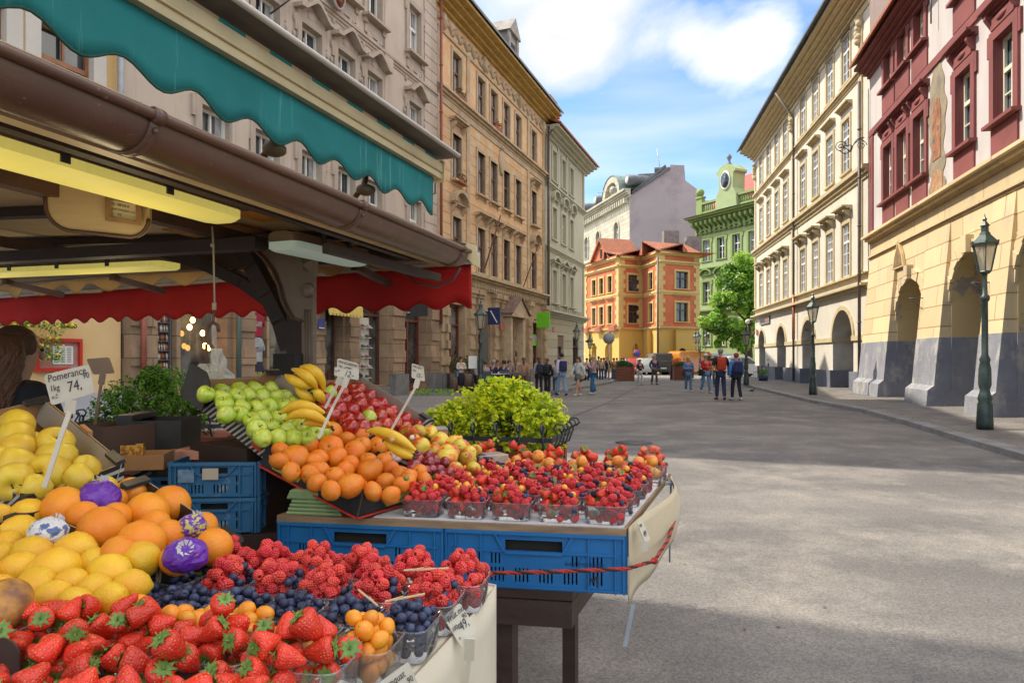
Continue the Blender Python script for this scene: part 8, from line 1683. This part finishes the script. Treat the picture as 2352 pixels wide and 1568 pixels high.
# loose fruit in the boxes, set where they lie on the heap
def P_uv(p):return 1176+p.x/p.y*FP,HZ-(p.z-CH)/p.y*FP
def relax(items,it=25,keep=.25):
 base=[p.copy()for _,p,_ in items]
 for _ in range(it):
  for i in range(len(items)):
   for j in range(i):
    d=items[i][1]-items[j][1];L=d.length;m_=(items[i][2]+items[j][2])*.93
    if 1e-5<L<m_:q=d*((m_-L)/L*.4);items[i][1].__iadd__(q);items[j][1].__isub__(q)
  for i in range(len(items)):items[i][1].__iadd__((base[i]-items[i][1])*keep*.3)
def heap_px(kind,key,lst,conv,lift,label,group,rk,filler=0,special=None):
 A_,nn,lu,w_,l_,_=BOX[key];items=[]
 for t in lst:
  u,v=conv(t[0],t[1]);rp=t[2]*conv.s/2;p=onplane(u,v,A_+nn*lift,nn);rad=rp*p.y/FP;rad=max(rk*.82,min(rk*1.18,rad));items.append([t[3]if len(t)>3 else kind,p,rad])
 relax([(k,p,r)for k,p,r in items])
 us=[P_uv(p)for _,p,_ in items];u0,u1=min(q[0]for q in us),max(q[0]for q in us)+1;v0,v1=min(q[1]for q in us),max(q[1]for q in us)+1
 def place(p):q=P_uv(p);return '%s %s'%(('upper','high middle','low middle','lower')[max(0,min(3,int((q[1]-v0)/(v1-v0)*4)))],('far left','left','centre','right','far right')[max(0,min(4,int((q[0]-u0)/(u1-u0)*5)))])
 for i,(k,p,r)in enumerate(items):
  lb=(special or{}).get(i);reg(k,p,r,lb or label+', '+place(p)+' of the heap',None if lb else group)
 if filler:
  wd=nn.cross(lu).normalized();
  if wd.dot(Vector((1,0,0)))<0:wd=-wd
  Lx=l_;x=rk;
  while x<Lx-rk*.5:
   y=rk
   while y<w_-rk*.5:
    p=A_+lu*x+wd*(y+rf.uniform(-.2,.2)*rk)+nn*(lift-rk*1.25)
    if all((p-q[1]).length>rk*.9 for q in items):reg(kind,p,rk*rf.uniform(.88,1),label+', half buried at the '+place(p),group)
    y+=rk*2.05
   x+=rk*1.95
class conv_:
 def __init__(s,x0,y0,sc):s.x0,s.y0,s.s=x0,y0,sc
 def __call__(s,x,y):return s.x0+x*s.s,s.y0+y*s.s
z2=conv_(402,804,.293);zc=conv_(0,918.7,.4142)
heap_px('green','green',[(270,355,110),(360,370,125),(470,370,125),(585,362,130),(680,365,110),(775,370,130),(400,435,110),(530,455,125),(635,458,120),(735,445,140),(845,445,110),(925,425,115),(515,525,110),(585,545,120),(690,540,130),(800,540,135),(655,610,160),(765,620,120),(860,625,130),(975,610,150),(1065,605,95),(1120,615,80),(1090,665,110),(1010,690,100),(910,690,110),(820,690,100),(440,510,90),(720,690,90)],z2,.0,'green apple in the tilted striped box','green apples in the striped box',.040,1,
{17:'green apple below the bananas with its stalk end up',16:'large green apple with a dark stalk in the front row of the striped box',3:'green apple with a small round sticker, middle of the top row'})
heap_px('red','red',[(1305,335,125),(1405,325,130),(1425,380,125),(1330,400,115),(1230,412,120),(1295,470,130),(1370,475,120),(1460,445,135),(1555,435,110),(1430,545,120),(1345,550,110),(1600,520,115),(1660,500,120),(1515,530,120,'green'),(1215,335,105,'green'),(1250,510,100),(1470,605,110),(1560,605,125),(1645,590,110),(1725,580,110),(1390,600,100),(1190,400,90),(1500,480,90),(1190,460,90)],z2,.0,'glossy red apple in the second striped box','red apples in the striped box',.040,1,
{13:'single green apple among the red ones, middle of the box',14:'single green apple in the upper left corner of the red apple box'})
heap_px('mandarin','man',[(935,710,205),(1195,760,215),(960,840,215),(1235,655,200),(1400,795,190),(1280,850,175),(1445,665,160),(1125,930,165),(1490,930,220),(1240,985,165),(1385,1065,225),(1590,750,160),(1650,1030,150),(1570,1110,165),(820,870,120),(1745,960,150),(1690,850,110),(1060,735,130),(955,960,150),(1110,1040,130),(1220,1100,130),(1660,1130,100),(1470,745,150),(1330,690,110),(1610,880,140),(1545,870,130),(1335,945,110),(1020,965,110),(860,800,110),(1130,850,110),(1060,870,100),(1700,930,120),(1400,900,110)],z2,.008,'mandarin in the black red edged box','mandarins in the black box',.040,1,
{10:'big wrinkled mandarin on the front corner of the heap',3:'mandarin at the very top of the heap beneath the price stick',0:'smooth mandarin at the far left end of the heap'})
heap_px('pear','pear',[(1820,655,150),(1905,640,120),(2005,645,120),(2080,715,170),(1940,750,150),(2240,760,140),(2130,850,180),(2290,860,150),(2110,790,120),(2180,720,110),(2310,800,110),(2350,790,90),(1890,720,100),(2040,780,100),(2200,930,90),(2340,930,90)],z2,.015,'red blushed pear in the street side box','pears in the black box',.036,0,
{3:'reddest pear with its dark stalk pointing left',7:'yellow pear with a white sticker at the right end of the box'})
heap_px('plum','pear',[(1880,905,105),(1980,875,110),(2040,868,90),(2115,880,90),(2155,960,95),(1900,825,90),(1990,825,85),(2015,935,80),(2085,985,85),(1960,945,90),(2070,935,80),(1930,860,80),(1850,850,70),(1850,930,70)],z2,.012,'dark red plum beside the pears','plums beside the pears',.021,0)
heap_px('mandarin','pear',[(1850,1000,130),(1915,955,130),(1820,1020,100),(1940,1010,100),(1780,1050,100)],z2,.02,'mandarin beside the plums','mandarins beside the plums',.036,0)
heap_px('orange','orange',[(385,600,235),(795,628,258),(945,580,222),(565,715,262),(728,515,175),(545,590,130),(650,645,140),(915,755,180),(760,805,260),(1125,700,150),(1185,812,205),(985,880,150),(860,690,150),(470,640,150),(700,830,130),(620,560,120)],zc,.012,'large orange in the black and lime box','oranges in the black and lime box',.043,1,
{1:'biggest orange on top of the heap with a green stem scar and a crease',2:'smooth round orange at the right shoulder of the heap',0:'orange at the left end of the box beside the purple wrapper',8:'flattened orange with brown marks at the front of the heap'})
heap_px('lemon','lemon',[(568,972,230),(740,905,215),(405,835,210),(320,940,245),(85,945,195),(190,862,210),(90,730,190),(40,800,160),(130,630,170),(10,640,110),(210,1035,215),(410,1020,140),(425,1105,160),(725,1030,140),(60,1050,150),(490,905,120),(-10,860,150),(270,780,130),(330,1090,120),(560,1090,120),(-60,740,150),(-40,980,150),(520,1060,120),(110,1110,140)],zc,.004,'large lemon in the black box','lemons in the black box',.037,1,
{0:'round pale lemon standing upright at the front of the heap',1:'lemon leaning on the black corner flap with its tip to the right'})
heap_px('yellow','yellow',[(90,145,190),(60,215,190),(85,285,190),(290,255,200),(300,335,215),(300,415,210),(470,375,150),(85,440,215),(-60,200,180),(-50,330,200),(-60,440,190),(180,480,150),(390,420,130),(95,365,215,'yellow')],zc,.01,'yellow apple in the striped carton','yellow apples in the striped carton',.042,1,{13:'greenish yellow apple in the left row of the striped carton'})
def crumple(name,label,u,v,dpx,key,lift,mats,cv=zc,seed=1,two=None,cat='wrapped fruit',asp=.85):
 A_,nn,lu,w_,l_,_=BOX[key];uu,vv=cv(u,v);p=onplane(uu,vv,A_+nn*lift,nn);r=dpx*cv.s/2*p.y/FP;o=empty(name,p,0,label,cat);b=B();b.ball((0,0,0),r,0,26,16)
 b.v=[tuple(Vector((x,y,z*asp))*(1+.10*noise.noise(Vector((x,y,z))*60+Vector((seed,0,0)))+.05*noise.noise(Vector((x,y,z))*190)))for x,y,z in b.v];b.s=[False]*len(b.s);b.obj('wrapper',mats,o)
 b=B();
 for k in range(9):a=2*pi*k/9;b.add([(.003*cos(a),.003*sin(a),r*asp),(r*.35*cos(a-.3),r*.35*sin(a-.3),r*asp+r*.28),(r*.42*cos(a+.3),r*.42*sin(a+.3),r*asp+r*.16)],[[0,1,2]])
 w=b.obj('twisted_tissue',M('tissue_white',(.6,.6,.6),.6),o);w.rotation_euler=(rf.uniform(-.9,.9),rf.uniform(-.5,.9),0);return o
purp=M('purple_tissue',(.10,.02,.30),.35,(.14,.03,.38),30,.002,80,third=((.70,.28,.03),22,.62,.64))
crumple('wrapped_orange','orange in purple printed tissue at the top of the orange box',545,545,225,'orange',.035,purp,seed=1)
crumple('wrapped_orange','orange half out of its purple dotted tissue on the right of the box',1060,700,160,'orange',.03,M('purple_dots',(.12,.02,.32),.4,(.50,.50,.10),90,.001,80,lo=.5,hi=.56),seed=3)
crumple('wrapped_orange','orange in purple tissue with orange print at the lowest corner of the box',1030,860,235,'orange',.03,purp,seed=5,asp=.8)
crumple('wrapped_lemon','lemon wrapped in white tissue with a blue printed pattern',265,735,200,'lemon',.03,M('blue_print_tissue',(.62,.62,.63),.5,(.08,.13,.28),48,.002,60,lo=.53,hi=.56),seed=7)
crumple('wrapped_mandarin','mandarin in pale printed tissue between the bananas and the plums',1730,840,100,'man',.02,M('pink_print_tissue',(.62,.50,.46),.5,(.5,.2,.2),60,lo=.5,hi=.6),cv=z2,seed=9)
ob_=B();mg=[P(*conv_(0,918.7,.4142)(30,1140),1.12)]
reg('mango',mg[0],.038,'brown russet mango at the left edge beside the strawberries',None)
ME['mango']=[lat('mango',[(r,z*1.3)for r,z in sph],1,[M('mango_skin',(.50,.24,.04),.5,(.20,.08,.04),1.6,.0003,20,third=((.3,.15,.05),9,.6,.68)),FM['stem']],20,amp=.06,sc=1)]
def onr(u,v,Y,r):return P(u,v,Y)
def bunch(label,fingers,cv,Y,r=.0175,stem=None):
 pts0=[P(*cv(*fingers[0][0][:2]),Y)];o=empty('banana_bunch',pts0[0],0,label,'bananas');L0=-pts0[0]
 for k,f in enumerate(fingers):
  p=[P(*cv(x,y),Y+(q[0]if q else 0)+.0)for x,y,*q in f];c=[]
  for i in range(9):
   t=i/8;c.append(p[0]*(1-t)**2+(p[1]*2-(p[0]+p[2])*.5)*2*t*(1-t)+p[2]*t*t)
  b=B();rr=[r*q for q in(.28,.62,.9,1.0,1.03,1.0,.88,.60,.30)];d0=(c[0]-c[1]).normalized();d1=(c[-1]-c[-2]).normalized()
  b.tube([q+L0 for q in c],rr,7,0,sm=True);bo=b.obj('banana',[FM['banana']],o);bo.modifiers.new('e','EDGE_SPLIT').split_angle=radians(52)
  b=B();b.tube([c[0]+L0,c[0]+d0*.008+L0],[r*.3,r*.2],6);b.tube([c[-1]+L0,c[-1]+d1*.014+L0],[r*.3,r*.24],6);b.obj('banana_tip',FM['tip'],bo)
 return o
bunch('bunch of bananas standing on the edge between the green and red apples',[[(868,195),(960,250,-.04),(1075,290,0)],[(920,150),(1035,205,-.04),(1112,300,.0)],[(985,132),(1110,175,-.02),(1168,320,.03)],[(945,270),(1010,350,-.0),(1100,385,.03)],[(1080,310),(1130,350,.01),(1160,412,.05)]],z2,2.72,.0205)
bunch('three bananas lying across the lower green apples',[[(835,492),(985,432,-.02),(1172,492,0)],[(868,545),(1030,495,-.03),(1215,590,.02)],[(1000,575),(1130,560,.02),(1225,610,.04)]],z2,2.44,.0195)
bunch('bananas pointing to the plums between mandarins and pears',[[(1508,632,.06),(1690,660,0),(1885,785,-.02)],[(1640,715,.03),(1760,790,0),(1865,838,-.02)],[(1560,650,.08),(1720,700,.03),(1870,810,.0)]],z2,2.33,.0185)
def sticker(u,v,Y,r,mat,lab):
 p=P(u,v,Y);d=(Vector((0,0,CH))-p).normalized();o=empty('fruit_sticker',p,0,lab,'sticker');b=B();b.lathe([(r,0),(r,.0012),(.0005,.002)],14,M=d.to_track_quat('Z','Y').to_matrix().to_4x4());b.obj('label_disc',mat,o)
# punnets
def tub_mesh(w,d,h):
 b=B();N_=44
 def loop(sx,sy,z,rib=0.0):
  o=[]
  for j in range(N_):
   a=2*pi*j/N_;c,s_=cos(a),sin(a);e=.38;k=1+rib*(j%4==0);o.append((sx*math.copysign(abs(c)**e,c)*k,sy*math.copysign(abs(s_)**e,s_)*k,z))
  return o
 L=[loop(w*.43,d*.43,0),loop(w*.445,d*.445,.004,.006),loop(w*.485,d*.485,h-.006,.010),loop(w*.49,d*.49,h-.004),loop(w*.515,d*.515,h-.002),loop(w*.518,d*.518,h),loop(w*.49,d*.49,h+.0005)]
 b.add([p for l in L for p in l],[[i*N_+j,i*N_+(j+1)%N_,(i+1)*N_+(j+1)%N_,(i+1)*N_+j]for i in range(6)for j in range(N_)]+[list(range(N_))[::-1]],0,True);return b.mesh('punnet',CLEAR)
def deposit(w,d,h,plan,mound,seed,cand=16):
 """plan = list of (kind, radius, (x0,x1,y0,y1)); drop spheres to the lowest free place under a mounded surface"""
 r_=random.Random(seed);pl_=[];out_=[]
 for kind,r,(x0,x1,y0,y1)in plan:
  best=None
  for _ in range(cand):
   x=r_.uniform(max(-w/2+r,x0*w/2),min(w/2-r,x1*w/2))if x0*w/2<w/2-r else w/2-r;y=r_.uniform(max(-d/2+r,y0*d/2),max(-d/2+r+.001,min(d/2-r,y1*d/2)));z=r
   for(px,py,pz,pr)in pl_:
    s_=(r+pr)*.94;dd=(x-px)**2+(y-py)**2
    if dd<s_*s_:z=max(z,pz+sqrt(s_*s_-dd)*.96)
   sf=h+mound*(1-abs(2*x/w)**2.2)*(1-abs(2*y/d)**2.2)-r*.35;cst=z-sf
   if best is None or cst<best[0]:best=(cst,x,y,z)
  c_,x,y,z=best
  if c_>0:continue
  pl_.append((x,y,z,r));out_.append((kind,x,y,z,r))
 res=[]
 for i,(kind,x,y,z,r)in enumerate(out_):
  cover=sum(1 for(px,py,pz,pr)in pl_ if pz>z+r*.55 and(px-x)**2+(py-y)**2<(r+pr)**2*.5)
  if cover<2 or y<-d/2+r*3.3 or x>w/2-r*2.6:res.append((kind,x,y,z,r))
 return res
TM={}
def punnet(pos,ang,w,d,h,label,plan,mound,seed,texts,groupkey,tgroup,over=0.0):
 k=(w,d,h)
 if k not in TM:TM[k]=tub_mesh(w,d,h)
 o=link('punnet',TM[k],None,pos,(0,0,ang),label=label,cat='punnet',group=tgroup);o.name='punnet'
 R=Matrix.Rotation(ang,3,'Z')
 for kind,x,y,z,r in deposit(w*(.93+over),d*(.93+over),h,plan,mound,seed):
  p=Vector(pos)+R@Vector((x,y,z+.002));zx=('left','middle','right')[min(2,int((x/w+.5)*3))];zy=('front','centre','back')[min(2,int((y/d+.5)*3))]
  lv_='topmost' if z>h+mound*.45 else('upper' if z>h-r else 'low');plu=kind[:-1]+'ies' if kind.endswith('y')else kind+('' if kind=='physalis' else 's')
  reg(kind,p,r,'%s %s %s %s of the %s'%(lv_,zy,zx,NAMES.get(kind,kind),groupkey),plu+' in the '+groupkey)
ALL=(-1,1,-1,1)
TX=dict(raspberry='ripe red raspberry heaped in the %s',blueberry='dark bloomy blueberry in the %s',strawberry='red strawberry with a green calyx in the %s',kumquat='small glossy orange kumquat in the %s',apricot='blushed orange apricot heaped in the %s',physalis='round golden physalis fruit in the %s',blackberry='black shiny blackberry in the %s',currant='tiny glossy redcurrant in the %s')
ordn=['rightmost','second from the right','third from the right','fourth from the right','fifth from the right','sixth from the right','seventh from the right','leftmost']
nxv,nyv=-Vector((-.98,.196,0)).normalized(),Vector((-.28,-.96,0)).normalized();angN=atan2(nxv.y,nxv.x)
ON=Vector((-.107,1.475,TN))
def NT(i,j,di=0.0,dj=0.0):return ON-nxv*(.1135*(i+di))+nyv*(.125*(j+dj))
for i in range(6):
 nm='far row raspberry punnet, %s'%ordn[i];punnet(NT(i,0),angN,.106,.118,.058,'clear punnet heaped with raspberries in the far row, '+ordn[i],[('raspberry',.0108*rf.uniform(.93,1.1),ALL)for _ in range(110)],.055,100+i,TX,nm,'clear punnets on the near table')
for i in range(5):
 nm='second row mixed punnet, %s'%ordn[i];pl_=[('raspberry',.011*rf.uniform(.93,1.1),(-1,.62,-1,1))if rf.random()<.86 else('blueberry',.0092,(.45,1,-.6,1))for _ in range(105)]
 punnet(NT(i,1,.12),angN,.106,.118,.058,'clear punnet of raspberries edged with blueberries in the second row, '+ordn[i],pl_,.05,200+i,TX,nm,'clear punnets on the near table')
punnet(NT(5,1,.25,-.1),angN,.106,.118,.058,'clear punnet of blueberries in the second row beside the oranges',[('blueberry',.0095*rf.uniform(.9,1.1),ALL)for _ in range(130)],.035,260,TX,'second row blueberry punnet','clear punnets on the near table')
for i in range(7):
 nm='third row blueberry punnet, %s'%ordn[i];punnet(NT(i,2,.12),angN,.106,.118,.058,'clear punnet full of blueberries in the third row, '+ordn[i],[('blueberry',.0098*rf.uniform(.88,1.1),ALL)for _ in range(125)],.03,300+i,TX,nm,'clear punnets on the near table')
for i in range(7):
 nm='kumquat punnet, %s'%ordn[i];punnet(NT(i,2.82,.33,.0),angN,.106,.112,.06,'clear punnet of orange kumquats behind the strawberries, '+ordn[i],[('kumquat',.0152*rf.uniform(.88,1.12),ALL)for _ in range(50)],.05 if i==0 else .035,400+i,TX,nm,'clear punnets on the near table')
for j in(0,1,2):
 for i in range(5):
  q=NT(i*1.32,3.62+j*.97,.72)+Vector((0,0,.012));nm='%s row strawberry punnet, %s'%(('upper','middle','lowest')[j],ordn[i])
  punnet(q,angN,.142,.122,.06,'clear punnet heaped with strawberries in %s row, '%('the upper','the middle','the lowest')[j]+ordn[i],[('strawberry',.0212*rf.uniform(.9,1.12),ALL)for _ in range(80)],.068,500+i+10*j,TX,nm,'clear punnets on the near table',over=.13)
for k,(u,v)in enumerate(((195,1530),(430,1560),(5,1490),(640,1592))):
 q=P(u,v,1.0);o=empty('dark_tray_flap',q,angN,'round topped dark brown tray flap among the strawberries, %s'%('second from the left','third from the left','leftmost','rightmost, cut by the frame')[k],'tray flap','dark tray flaps');b=B();b.prism([(.030*cos(a),.026*sin(a))for a in[pi*t/10 for t in range(11)]]+[(-.03,-.05),(.03,-.05)],lambda p:(p[0],0,p[1]-.01),lambda p:(p[0],.003,p[1]-.01));b.obj('flap',M('dark_brown_tray',(.05,.022,.015),.6),o)
for k,(a,c,Y)in enumerate((((868,1390),(823,1353),1.22),((885,1380),(975,1363),1.20),((928,1309),(1030,1304),1.36))):
 o=empty('wooden_pick',P(*a,Y),0,'small wooden fork %s'%('standing on the blueberries of the second punnet','lying on the blueberries of the rightmost punnet','lying over the raspberries of the mixed punnet')[k],'wooden fork');b=B();b.bar(Vector(),P(*c,Y-.01)-P(*a,Y),.006,.0022);b.bar(Vector(),(P(*c,Y-.01)-P(*a,Y))*.45+Vector((0,0,.003)),.002,.002);b.obj('fork',M('birch',(.66,.50,.28),.7),o)
ang2=atan2(e2x.y,e2x.x);OB=F0+Vector((0,0,TZ+.003))-e2x*.085+e2y*.08
def mixplan(n=62):
 pl_=[]
 for k in range(n):
  f=k/n;t=rf.random()
  if f>.3 and rf.random()<.30:q=rf.random();pl_.append(('physalis',.0118,(-.7,.8,-.1,1))if q<.42 else(('blackberry',.0108,(-.6,.9,-.1,1))if q<.75 else('currant',.0056,(-.5,.7,-.2,.6))))
  elif t<.34:pl_.append(('strawberry',.0182*rf.uniform(.9,1.1),(-1,-.05,-1,.9)))
  elif t<.90:pl_.append(('raspberry',.0114*rf.uniform(.92,1.1),(-.3,.9,-1,1)))
  else:pl_.append(('blueberry',.0085,(.35,1,-1,1)))
 for k in range(10):pl_.append(('currant',.0052,(-.4,.5,-.3,.5)))
 return pl_
for j in range(5):
 for i in range(5 if j<3 else 6):
  q=OB-e2x*(.151*i)+e2y*(.138*j)+e2x*.004;nm='%s row far mixed punnet, %s'%(('first','second','third','fourth','fifth')[j],ordn[i])
  punnet(q,ang2,.138,.108,.058,'clear mixed berry punnet, %s row of the far board, '%('front','second','third','fourth','fifth')[j]+ordn[i],mixplan(100 if j<3 else 80),.05,600+i+10*j,TX,nm,'clear punnets on the far board',over=.05)
for i in range(6):
 q=OB-e2x*(.148*i)+e2y*(.138*5+.015)+e2x*.02;nm='apricot punnet, %s'%ordn[i]
 punnet(q,ang2,.138,.12,.06,'clear punnet heaped with apricots behind the berries, '+ordn[i],[('apricot',.0245*rf.uniform(.9,1.1),ALL)for _ in range(18)],.055,700+i,TX,nm,'clear punnets on the far board')
 q=q+e2y*.15;nm='far strawberry punnet, %s'%ordn[i]
 punnet(q,ang2,.138,.12,.06,'clear punnet heaped with strawberries in the last row by the street, '+ordn[i],[('strawberry',.020*rf.uniform(.9,1.1),ALL)for _ in range(40)],.085,720+i,TX,nm,'clear punnets on the far board')
yc,pc=M('yellow_card',(.66,.58,.16),.6,(.55,.42,.2),40),M('purple_card',(.07,.015,.11),.5)
ne=M('neon_label',(.62,.78,.02),.5)
for k,(i,j)in enumerate([(i,j)for j in(4,)for i in range(6)]+[(1,3),(3,3),(2,2)]):
 q=OB-e2x*(.151*i-.03)+e2y*(.138*j+.065-(.02 if j<4 else 0));pur=(k%3==1)
 o=empty('eat_me_card' if pur else 'price_card',q+Vector((0,0,.058)),ang2+rf.uniform(-.3,.3),('purple card reading EAT ME before the apricots, ' if pur else 'small yellow price card with a neon sticker, ')+('%s, row %d'%(ordn[i],j+1)),'card','small cards between the punnets')
 b=B();b.box(-.027,.027,0,.0015,-.02,.026);b.obj('card',pc if pur else yc,o)
 if pur:link('lettering',text_mesh('EAT ME',.012),o,(-.008,-.001,.010),(pi/2,0,0)).data.materials.append(white_paint)
 else:b=B();b.box(-.010,.010,-.0012,-.0002,-.0,.016);b.obj('neon_sticker',ne,o)
for u,v,lab in((1128,1052,'grey printed carton end at the right of the pear box'),):
 q=P(u,v,2.95);o=empty('printed_carton',q,.5,lab,'carton');b=B();b.box(-.08,.06,-.05,.05,-.05,.02);bevel(b.obj('carton_body',M('printed_grey',(.22,.22,.23),.5,(.5,.36,.24),9),o),.004)
q=P(974,985,3.05);o=empty('printed_carton',q,.2,'brown carton with a grey printed top behind the pears','carton');b=B();b.box(-.1,.1,-.06,.06,-.12,.0);b.obj('carton_body',brownc,o);b=B();b.box(-.1,.1,-.06,.06,.001,.006);b.obj('printed_top',M('printed_grey_top',(.3,.3,.3),.5,(.4,.4,.4),20),o)
sticker(*z2(640,385),2.62,.011,M('sticker_black_gold',(.05,.04,.02),.4,(.5,.38,.05),300),'round black and gold sticker on a green apple, top row');sticker(*z2(452,440),2.55,.011,MATS['sticker_black_gold'],'round black and gold sticker on the green apple at the left side')
sticker(*z2(1700,700),2.29,.010,M('sticker_red_gold',(.55,.12,.04),.4,(.6,.5,.2),200),'round sticker on the upper banana of the lowest bunch');sticker(*z2(1858,682),2.55,.009,white_paint,'white oval sticker on the topmost pear');sticker(*z2(1812,1000),2.2,.010,MATS['sticker_black_gold'],'dark round sticker on the mandarin beside the berries')
# set every fruit down: the 300 largest in view of each kind as single things
CAMP=Vector((0,0,CH))
def inview(p,r):
 if p.y<.2:return False
 u=1176+p.x/p.y*FP;v=HZ-(p.z-CH)/p.y*FP;m_=r/p.y*FP+6
 return-m_<u<2352+m_ and-m_<v<1568+m_
kinds={}
for t in REG:kinds.setdefault(t[0],[]).append(t)
for kind,L_ in kinds.items():
 L_=[t for t in L_ if inview(t[1],t[2])];L_.sort(key=lambda t:-t[2]/(t[1]-CAMP).length);ms=ME[kind];un=UNIT.get(kind,1.0)
 rest=B()
 for n_,(k_,p,rad,rot,lab,grp)in enumerate(L_):
  sc=rad/un;rt=rot or rrot(kind)
  if kind in('green','red','yellow'):rt=Euler((rf.gauss(0,.55)+(.5 if kind!='yellow' else 1.35),rf.gauss(0,.5),rf.uniform(0,6.28)))
  elif kind in('mandarin',):rt=Euler((rf.gauss(.3,.8),rf.gauss(0,.6),rf.uniform(0,6.28)))
  elif kind=='pear':rt=Euler((rf.uniform(.9,2.0),rf.uniform(-.6,.6),rf.uniform(0,6.28)))
  elif kind=='lemon':rt=Euler((rf.uniform(1.0,2.1),rf.uniform(-.4,.4),rf.uniform(0,6.28)))
  elif kind=='blueberry':rt=Euler((rf.gauss(.6,.8),rf.gauss(0,.6),rf.uniform(0,6.28)))
  elif kind=='strawberry':rt=Euler((rf.uniform(.5,2.6),rf.gauss(0,.5),rf.uniform(-1.9,1.9)))
  if n_<300:
   o=link(NAMES.get(kind,kind),ms[n_%len(ms)],None,p,rt,sc,lab,CATS.get(kind,kind),grp)
   if kind=='strawberry':link('calyx',CX_,o)
  else:
   me=RML if kind=='raspberry' else ms[0];Mt=Matrix.Translation(p)@rt.to_matrix().to_4x4()@Matrix.Diagonal((sc,sc,sc,1));rest.add([v.co for v in me.vertices],[list(f.vertices)for f in me.polygons],[f.material_index for f in me.polygons],True,Mt)
 if rest.v:rest.obj(NAMES.get(kind,kind)+'_heap',list(ms[0].materials),None,label='further %s berries filling the punnets of both tables'%kind,cat=kind,kind='stuff')
